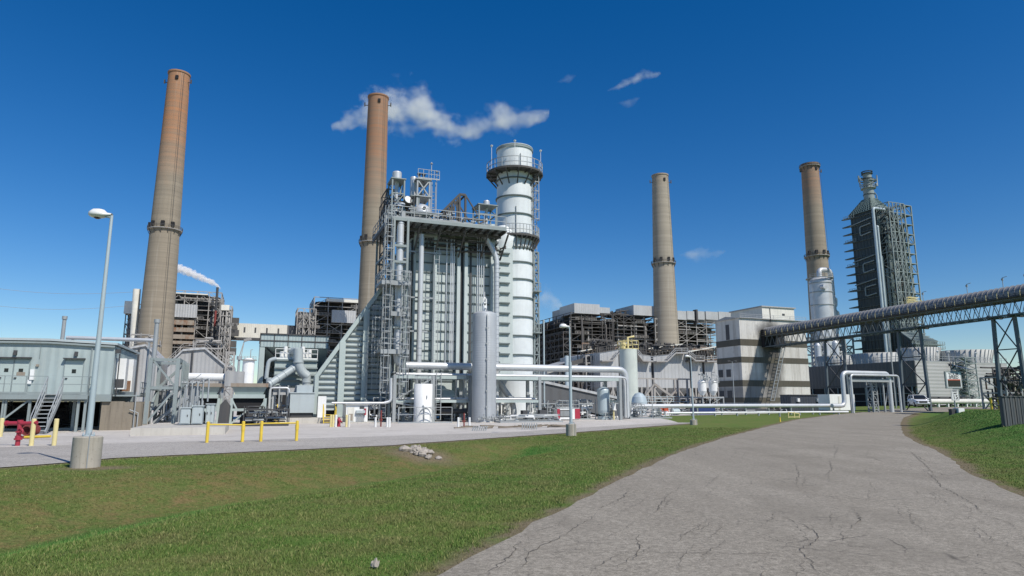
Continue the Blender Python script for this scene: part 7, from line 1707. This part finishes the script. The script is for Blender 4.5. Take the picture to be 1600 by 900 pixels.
# ------------------------------------------------------------------ pipe portal, trailers, right-hand gear
t = Th('pipe_portal', 'tall white pipe loop on steel posts spanning beside the road bend', 'pipe portal', 1317, 100, z=0); U = t.uz
x0, x1 = U(1317, 600)[0], U(1386, 600)[0]; zt_ = U(1317, 582)[1]; zg = U(1317, 634)[1]
mb = MB(); mb.tube([(U(1300, 634)[0], 0, zg), (x0, 0, zg), (x0, 0, zt_), (x1, 0, zt_), (x1 + .5, 0, zt_ - .6), (x1 + .5, 0, .2)], .32, 18, .9); t.part('main_pipe', mb, SILVER)
mb = MB(); xa, xb = U(1324, 590)[0], U(1398, 590)[0]; za = U(1330, 586)[1]; mb.tube([(xa, -.6, .2), (xa, -.6, za), (xb, -.6, za), (xb, -.6, .2)], .16, 12, .5); t.part('inner_pipe', mb, SILVER)
mb = MB()
for px in (1330, 1333, 1382, 1392): u_ = U(px, 600)[0]; mb.bar((u_, .3, 0), (u_, .3, za - .3), .2)
mb.box((U(1329, 590)[0], -.2, za - 1.0), (U(1394, 590)[0], .6, za - .55)); mb.bar((U(1382, 600)[0], .3, 1), (U(1392, 600)[0], .3, za - 1), .12); t.part('post', mb, STEEL)
mb = MB(); mb.lattice(U(1371, 600)[0], U(1378, 600)[0], 1, 2, [za * k / 5 - .5 for k in range(6)], 1, 1, .15, 1, random.Random(3)); t.part('lattice_post', mb, STEEL)
t = Th('white_trailer', 'white box trailer behind the pipe portal base', 'trailer', 1297, 112); a, b, h = t.u(1297, 630), t.u(1336, 630), t.h(1297, 616); mb = MB(); mb.box((a, 0, .3), (b, 2.5, h)); t.part('body', mb, WHITE)
mb = MB(); mb.box((a + .3, -.05, .1), (a + 1.1, -.01, .3)).box((b - 1.2, -.05, 0), (b - .4, -.01, .3)); t.part('skirt', mb, DARK)
mb = MB(); mb.box((t.u(1310, 630), -.05, .4), (t.u(1313, 630), -.01, h - .3)); t.part('door', mb, OFFW)
t = Th('dark_container', 'long dark blue container against the striped building', 'container', 1236, 118); a, b, h = t.u(1236, 630), t.u(1293, 630), t.h(1236, 617.5); mb = MB(); mb.box((a, 0, 0), (b, 2.5, h)); t.part('body', mb, paint('dark_slate_sheet', (.05, .06, .075), .5, corr=(0, .6, .5)))
mb = MB(); mb.box((a - .1, -.2, h), (b + .1, 2.6, h + .12)); t.part('roof', mb, SHADEP)
for px in (1246, 1277): u_ = t.u(px, 625); z = t.h(px, 625); mb = MB(); mb.box((u_ - .25, -.35, z - .3), (u_ + .25, -.01, z + .3)); t.part('lamp', mb, WHITE)
def thin_pole(px, pyb, pyt, D, label, cat='mast', mat=STEEL, heads=1, r=.06):
    q = P(px, pyt, D); t = Th('light_mast', label, cat, at=(q[0], D), rz=0); mb = MB(); mb.lathe([(r * 1.6, 0), (r * .8, q[2] - t.z)], n=8); t.part('pole', mb, mat)
    mb = MB(); z = q[2] - t.z
    if heads: mb.bar((-.6, 0, z), (.6, 0, z), .06).box((-.75, -.15, z), (-.35, .15, z + .22)).box((.35, -.15, z), (.75, .15, z + .22))
    else: mb.cyl((0, 0, 0), r * 1.5, z, z + .1, 8)
    t.part('lamp_head' if heads else 'cap', mb, DARK if heads else STEEL)
thin_pole(1144, 643, 565, 112, 'thin twin-headed light mast before the striped building', heads=1)
thin_pole(1385, 636, 480, 125, 'very thin tall mast beside the pipe portal', heads=0, r=.09)
thin_pole(1218.5, 657, 651, 62, 'tiny yellow marker post on the grass by the pipes', 'marker post', YEL, 0, .05)
x, y = G(1232, 653); t = Th('drain_frame', 'small yellow and white frame at the road edge grass', 'barrier', at=(x, y)); mb = MB(); mb.bar((0, 0, 0), (0, 0, .7), .07).bar((.9, 0, 0), (.9, 0, .7), .07).bar((0, 0, .65), (1.6, 0, .5), .07).bar((1.6, 0, 0), (1.6, 0, .5), .07).bar((0, 0, .1), (1.6, 0, .1), .07); t.part('frame', mb, YELP)
# dark corrugated wall at the right edge
x, y = G(1571, 667); t = Th('sheet_pile_wall', 'dark grey corrugated metal box wall at the right frame edge', 'metal wall', at=(x, y), rz=.1); h = t.h(1571, 620); w = 9
mb = MB(); n = 70; 
for k in range(n):
    u0_, u1_ = w * k / n, w * (k + 1) / n; mb.box((u0_, -.025 if k % 2 else 0, -.8), (u1_ - .001, .2, h))
t.part('corrugated_sheet', mb, CORRD)
mb = MB(); mb.box((-.03, -.05, h), (w, .25, h + .04)); t.part('coping', mb, CORRD)
# yellow posts and pipe rail down the bank
x, y = G(1548, 640.5); t = Th('bank_rail', 'yellow topped posts with sloping pipe rail beside the bank', 'guard rail', at=(x, y), rz=0); s = y / FPX
for k, (px, py0) in enumerate(((1550, 621), (1562, 621))): u_ = (px - 1548) * s; mb = MB(); mb.cyl((u_, 0, 0), .09, -.2, (P(px, py0, y)[2] - t.z), 12); t.part('post', mb, YEL)
mb = MB(); L = 25 * s
for za, zb in ((.95, .45), (.5, 0), (.05, -.5)): mb.tube([((1550 - 1548) * s, -.1, za), (L, -.6, zb)], .045, 8)
mb.tube([(.2, -.1, -.1), (.2, -.1, .95)], .045, 8).tube([(L * .6, -.4, -.6), (L * .6, -.4, .6)], .045, 8); t.part('rail', mb, DARK)
t = Th('distant_pump_rack', 'dark pumps and pipes seen beside the right trestle leg', 'pipe rack', 1577, 110); w = t.u(1640, 600); hT = t.h(1577, 572); mb = MB(); r = random.Random(17)
mb.tangle(0, w, 0, 4, .5, hT, 70, (.08, .22), r); 
for k in range(14): mb.valve((r.uniform(0, w), -.2, r.uniform(2, hT)), .5)
t.part('pipework', mb, SOOT); mb = MB(); mb.lattice(0, w, 0, 4, [0, hT * .4, hT * .75], 3, 1, .25, .5, r); t.part('frame', mb, STEEL)
mb = MB(); u_ = t.u(1597, 601); mb.lathe([(0, -.5), (.6, -.5), (.6, -.42)], (u_, 0, t.h(1597, 601)), 20, 'y'); t.part('red_disc', mb, RED)
mb = MB(); mb.lathe([(0, -.53), (.32, -.53), (.32, -.501)], (u_, 0, t.h(1597, 601)), 20, 'y'); t.part('white_hub', mb, WHITE)

# ------------------------------------------------------------------ speed sign
def textmesh(s, size, mat, parent, loc, name='lettering', rz=0, sx=1):
    cu = bpy.data.curves.new('txt', 'FONT'); cu.body = s; cu.size = size; cu.align_x = 'CENTER'; cu.align_y = 'CENTER'; cu.extrude = .003; cu.offset = size * .018
    tmp = bpy.data.objects.new('txt', cu); COL.objects.link(tmp); dg = bpy.context.evaluated_depsgraph_get(); me = bpy.data.meshes.new_from_object(tmp.evaluated_get(dg)); bpy.data.objects.remove(tmp)
    me.materials.clear(); me.materials.append(mat); o = bpy.data.objects.new(name, me); COL.objects.link(o); o.parent = parent; o.location = loc; o.rotation_euler = (math.pi / 2, 0, 0); o.scale = (sx, 1, 1); return o
def sign():
    x, y = G(1494.5, 645.5); t = Th('speed_sign', 'radar speed sign with solar panel over a speed limit 15 plate', 'speed sign', at=(x, y), rz=.12); s = y / FPX
    U = t.uz
    def zz(py): return P(1490, py, y)[2] - t.z
    k = y / FPX * 1.0
    mb = MB(); mb.cyl((0, .05, 0), .045, -.1, zz(577), 12); t.part('post', mb, STEEL)
    mb = MB(); mb.box((-.05, -.3, -.2), (.42, .25, .36)); t.part('concrete_block', mb, WHITE)
    mb = MB(); mb.box((-.45, -.1, -.2), (-.08, .2, .3)); t.part('battery_box', mb, DARK)
    w2 = 13 * k; z0, z1_ = zz(606.5), zz(581)
    mb = MB(); mb.box((-w2 - .03, -.1, z0 - .03), (w2 + .03, .02, z1_ + .03)); t.part('display_housing', mb, TEALS)
    mb = MB(); mb.box((-w2 + .05, -.112, z0 + .05), (w2 - .05, -.101, z1_ - .05)); fc = t.part('display_face', mb, WHITE)
    zm = z1_ - (z1_ - z0) * .46
    mb = MB(); mb.box((-w2 * .82, -.122, z0 + .1), (w2 * .82, -.113, zm)); t.part('screen', mb, GLASS, fc)
    mb = MB(); mb.box((-w2 * .82, -.126, zm - .07), (w2 * .82, -.1225, zm - .01)); t.part('red_strip', mb, ORANGE, fc)
    textmesh('YOUR', .25 * (z1_ - z0), INK, fc, (0, -.116, z1_ - (z1_ - z0) * .16), sx=1.0); textmesh('SPEED', .25 * (z1_ - z0), INK, fc, (0, -.116, z1_ - (z1_ - z0) * .355), sx=.95)
    w3 = 6.6 * k; za, zb = zz(626), zz(608.5)
    mb = MB(); mb.box((-w3, -.07, za), (w3, -.04, zb)); pl = t.part('limit_plate', mb, WHITE)
    mb = MB(); e = .025
    for a, b in (((-w3 + .03, za + .03), (w3 - .03, za + .03 + e)), ((-w3 + .03, zb - .03 - e), (w3 - .03, zb - .03)), ((-w3 + .03, za + .03 + e), (-w3 + .03 + e, zb - .03 - e)), ((w3 - .03 - e, za + .03 + e), (w3 - .03, zb - .03 - e))): mb.box((a[0], -.075, a[1]), (b[0], -.0705, b[1]))
    t.part('border', mb, INK, pl)
    hh = zb - za; textmesh('SPEED', hh * .2, INK, pl, (0, -.073, zb - hh * .17), sx=.9); textmesh('LIMIT', hh * .2, INK, pl, (0, -.073, zb - hh * .37), sx=.95); textmesh('15', hh * .52, INK, pl, (0, -.073, za + hh * .3))
    zp = zz(573); mb = MB(); c = Vector((.45, -.1, zp)); mb.add([(.0, -.45, zp + .02), (1.15, -.45, zp - .22), (1.15, .35, zp - .02), (0, .35, zp + .22), (.0, -.45, zp + .06), (1.15, -.45, zp - .18), (1.15, .35, zp + .02), (0, .35, zp + .26)], [(3, 2, 1, 0), (4, 5, 6, 7), (0, 1, 5, 4), (1, 2, 6, 5), (2, 3, 7, 6), (3, 0, 4, 7)]); t.part('solar_panel', mb, NAVY)
    mb = MB(); mb.bar((0, .05, zz(578)), (.3, 0, zp + .05), .06).bar((0, .05, zz(577)), (0, .05, zz(566)), .05).box((-.12, -.05, zz(572)), (.05, .12, zz(568))); t.part('bracket', mb, DARK)
sign()

# ------------------------------------------------------------------ parked car
def car():
    D = 96; q = P(1436, 636, D); t = Th('parked_car', 'white sports utility car facing the camera by the trestle legs', 'car', at=(q[0], D), rz=math.radians(-107))
    t.root.location.z = q[2] + .02; L, Wd = 4.7, 1.0       # local +x is the nose
    # body lofted from cross-sections along its length
    secs = [(-2.35, .72, .45, .95), (-2.3, .86, .35, 1.15), (-1.9, .93, .3, 1.2), (0, .96, .28, 1.18), (.9, .96, .28, 1.12), (1.6, .94, .3, 1.03), (2.15, .88, .32, .92), (2.35, .74, .4, .75)]
    def ringof(x, w, zb, zt_): return [(x, -w * .92, zb), (x, -w, zb + .15), (x, -w, zb + (zt_ - zb) * .55), (x, -w * .93, zt_ - .05), (x, -w * .8, zt_), (x, w * .8, zt_), (x, w * .93, zt_ - .05), (x, w, zb + (zt_ - zb) * .55), (x, w, zb + .15), (x, w * .92, zb)]
    def loft(secs, f=ringof):
        mb = MB(); R = [f(*s) for s in secs]; m = len(R[0]); mb.add([v for r in R for v in r], [(i * m + k, (i + 1) * m + k, (i + 1) * m + (k + 1) % m, i * m + (k + 1) % m) for i in range(len(R) - 1) for k in range(m)] + [tuple(range(m)), tuple(range(m * len(R) - 1, m * (len(R) - 1) - 1, -1))], True); return mb
    t.part('body', loft(secs), CARW)
    cab = [(-2.2, .82, 1.1, 1.14), (-1.9, .8, 1.1, 1.58), (-1.5, .78, 1.1, 1.68), (-.2, .78, 1.1, 1.70), (.35, .78, 1.1, 1.62), (1.15, .84, 1.05, 1.10)]
    t.part('window', loft(cab, lambda x, w, zb, zt_: [(x, -w * 1.06, zb), (x, -w * .86, zt_ - .03), (x, -w * .7, zt_), (x, w * .7, zt_), (x, w * .86, zt_ - .03), (x, w * 1.06, zb)]), GLASS)
    mb = MB(); mb.box((-1.8, -.66, 1.66), (.2, .66, 1.73)); 
    for y_ in (-1, 1):
        mb.bar((.3, y_ * .7, 1.66), (1.15, y_ * .88, 1.1), .07).bar((-.4, y_ * .7, 1.7), (-.4, y_ * .86, 1.14), .08).bar((-1.6, y_ * .7, 1.68), (-1.9, y_ * .86, 1.14), .14)
    t.part('roof', mb, CARW)
    for x_ in (-1.45, 1.45):
        for y_ in (-1, 1):
            mb = MB(); mb.lathe([(0, y_ * .8), (.24, y_ * .8), (.36, y_ * .8), (.36, y_ * .98), (.22, y_ * .985), (0, y_ * .97)], (x_, 0, .36), 20, 'y'); wh = t.part('wheel', mb, RUBBER)
            mb = MB(); mb.lathe([(0, y_ * .99), (.2, y_ * .995), (.2, y_ * .97)], (x_, 0, .36), 16, 'y'); t.part('rim', mb, SILVER, wh)
    for y_ in (-1, 1):
        mb = MB(); mb.box((2.14, y_ * .52, .68), (2.33, y_ * .84, .84)); t.part('headlight', mb, GLASS)
        mb = MB(); mb.box((.75, y_ * .95, 1.06), (1.0, y_ * 1.12, 1.22)); t.part('mirror', mb, CARW)
    mb = MB(); mb.box((2.28, -.5, .56), (2.37, .5, .84)).box((2.3, -.7, .36), (2.4, .7, .46)); t.part('grille', mb, DARK)
    mb = MB(); mb.box((2.3, -.72, .46), (2.42, .72, .55)); t.part('bumper', mb, CARW)
car()

# ------------------------------------------------------------------ power lines far left
for k, (ya, yb, lb) in enumerate(((446, 456, 'highest thin power line reaching the pale duct'), (474, 478, 'middle thin power line ending at the white cab'))):
    q0 = P(-60, ya - 3, 290); q1 = P(214 if k == 0 else 200, yb, 300); t = Th('power_line', lb, 'power line', at=(q1[0], q1[1]), rz=0, z=0, group='thin power lines at the far left')
    a = Vector((0, 0, q1[2])); b = Vector((q0[0] - q1[0], q0[1] - q1[1], q0[2])); mb = MB(); pts = [a.lerp(b, f / 12) - Vector((0, 0, 2.5 * math.sin(math.pi * f / 12))) for f in range(13)]; mb.tube(pts, .06, 4); t.part('wire', mb, LSTEEL)

# ------------------------------------------------------------------ white smoke and fair-weather clouds (real volumes)
def volume(name, label, cat, secs, dens, nscale, thr=1.0, seed=0, kind=None, group=None):
    """closed hull round a path running along x; density falls off softly from the path and is eaten into by noise"""
    pts = [Vector(s[0]) for s in secs]; x0, x1 = min(p.x for p in pts), max(p.x for p in pts); hm = max(s[2] for s in secs); cy = sum(p.y for p in pts) / len(pts)
    z0 = min(p.z - s[2] for p, s in zip(pts, secs)) - hm * .2; z1_ = max(p.z + s[2] for p, s in zip(pts, secs)) + hm * .2
    c0 = Vector(((x0 + x1) / 2, cy, (z0 + z1_) / 2)); L = x1 - x0; Hh = z1_ - z0
    mb = MB(); n = 16; m = len(pts)
    vs_ = [(p.x - c0.x, math.cos(2 * math.pi * k / n) * s[1] * 1.3, p.z - c0.z + math.sin(2 * math.pi * k / n) * s[2] * 1.3) for p, s in zip(pts, secs) for k in range(n)]
    mb.add(vs_, [(i * n + k, i * n + (k + 1) % n, (i + 1) * n + (k + 1) % n, (i + 1) * n + k) for i in range(m - 1) for k in range(n)] + [tuple(range(n - 1, -1, -1)), tuple(range((m - 1) * n, m * n))], True)
    mt = bpy.data.materials.new(name + '_vapour'); mt.use_nodes = True; nt = mt.node_tree; nt.nodes.clear(); out = nt.nodes.new('ShaderNodeOutputMaterial'); pv = nt.nodes.new('ShaderNodeVolumePrincipled'); nt.links.new(pv.outputs[0], out.inputs['Volume'])
    pv.inputs['Color'].default_value = (1, 1, 1, 1); pv.inputs['Anisotropy'].default_value = -.1
    s = nt.nodes.new('ShaderNodeSeparateXYZ'); nt.links.new(coords(nt), s.inputs[0])
    M = lambda op, a, b=None, c=None: (lambda q: ([nt.links.new(v, q.inputs[i]) if isinstance(v, bpy.types.NodeSocket) else setattr(q.inputs[i], 'default_value', v) for i, v in enumerate((a, b, c)) if v is not None], q.outputs[0])[1])(mk(nt, 'ShaderNodeMath', operation=op))
    u = M('MULTIPLY_ADD', s.outputs[0], 1 / L, .5)
    def curve(vals):
        fc = nt.nodes.new('ShaderNodeFloatCurve'); cv = fc.mapping.curves[0]; us = [(p.x - x0) / L for p in pts]
        cv.points[0].location = (us[0], vals[0]); cv.points[1].location = (us[-1], vals[-1])
        for a, b in list(zip(us, vals))[1:-1]: cv.points.new(a, b)
        fc.mapping.update(); nt.links.new(u, fc.inputs['Value']); return fc.outputs[0]
    zc = curve([(p.z - z0) / Hh for p in pts]); hh = curve([sx[2] / Hh for sx in secs])
    zz = M('MULTIPLY_ADD', s.outputs[2], 1 / Hh, .5)
    dz = M('DIVIDE', M('SUBTRACT', zz, zc), M('MAXIMUM', hh, .01)); dy = M('DIVIDE', s.outputs[1], M('MULTIPLY', hh, Hh * 1.6))
    rr = M('SQRT', M('ADD', M('MULTIPLY', dz, dz), M('MULTIPLY', dy, dy)))
    co = coords(nt, (nscale, nscale, nscale * 1.3)); mp = nt.nodes.new('ShaderNodeVectorMath'); mp.operation = 'ADD'; nt.links.new(co, mp.inputs[0]); mp.inputs[1].default_value = (seed, seed * 2, 0)
    nz = noise(nt, mp.outputs[0], 1, 8, .62)
    e = M('SUBTRACT', M('MULTIPLY_ADD', nz, 3.6, -1.15 * thr), rr); dn = M('MULTIPLY', M('MINIMUM', M('MAXIMUM', e, 0.), 1.), dens)
    nt.links.new(dn, pv.inputs['Density'])
    o = mb.build(name, mt); o.location = c0; tag(o, label, cat, group, kind); return o
sp = [SMOKE0 + Vector((-x, .3 * x, z)) for x, z in ((0, 0), (1.5, 1.5), (4, 3), (8, 4.6), (13, 7), (18, 9), (24, 11))]
volume('smoke_plume', 'white smoke trailing left from the thin black pipe', 'smoke', [(sp[0], .6, .6), (sp[1], 1, 1), (sp[2], 1.6, 1.5), (sp[3], 1.9, 1.7), (sp[4], 2.2, 2.0), (sp[5], 2.8, 2.3), (sp[6], 2.4, 2.2)][::-1], 1.6, .5, thr=.7, kind='stuff')
def cloud_path(D, pts, label, dens=.016, seed=1, thr=1.0, scale=.009):
    secs = []; 
    for px, py, h in pts:
        q = P(px, py, D); dist = q[1] * CT + (q[2] - CAMH) * ST; hh = h * dist / FPX; secs.append((q, hh * 1.6, hh))
    volume('cloud', label, 'cloud', secs, dens, scale, thr=thr, seed=seed, kind='thing', group='small fair-weather clouds')
CD = 3000
cloud_path(CD, [(518, 199, 5), (540, 192, 15), (565, 182, 26), (600, 172, 36), (640, 168, 41), (675, 182, 36), (700, 197, 26), (730, 205, 22), (760, 196, 24), (790, 186, 26), (825, 181, 19), (858, 176, 8)], 'long curling white cloud behind the second chimney', seed=3)
cloud_path(CD, [(948, 142, 2), (965, 136, 8), (985, 129, 11), (1005, 120, 12), (1022, 116, 8), (1033, 114, 2)], 'small streaky white cloud high above the plain chimney', seed=8)
cloud_path(CD * 1.2, [(1062, 398, 3), (1080, 397, 10), (1100, 397, 14), (1120, 395, 10), (1136, 392, 3)], 'faint flat cloud right of the plain chimney', seed=12, dens=.006)
cloud_path(CD * 1.2, [(835, 478, 4), (845, 468, 16), (856, 462, 22), (868, 472, 16), (880, 480, 4)], 'pale low cloud just right of the white stack', seed=15, dens=.006)
cloud_path(CD, [(862, 130, 2), (878, 126, 7), (890, 122, 8), (900, 118, 2)], 'tiny faint cloud wisp left of the streaky cloud', seed=19, dens=.005)
cloud_path(CD, [(955, 162, 2), (972, 160, 6), (988, 157, 8), (1000, 153, 2)], 'faint cloud wisp just below the streaky cloud', seed=23, dens=.005)
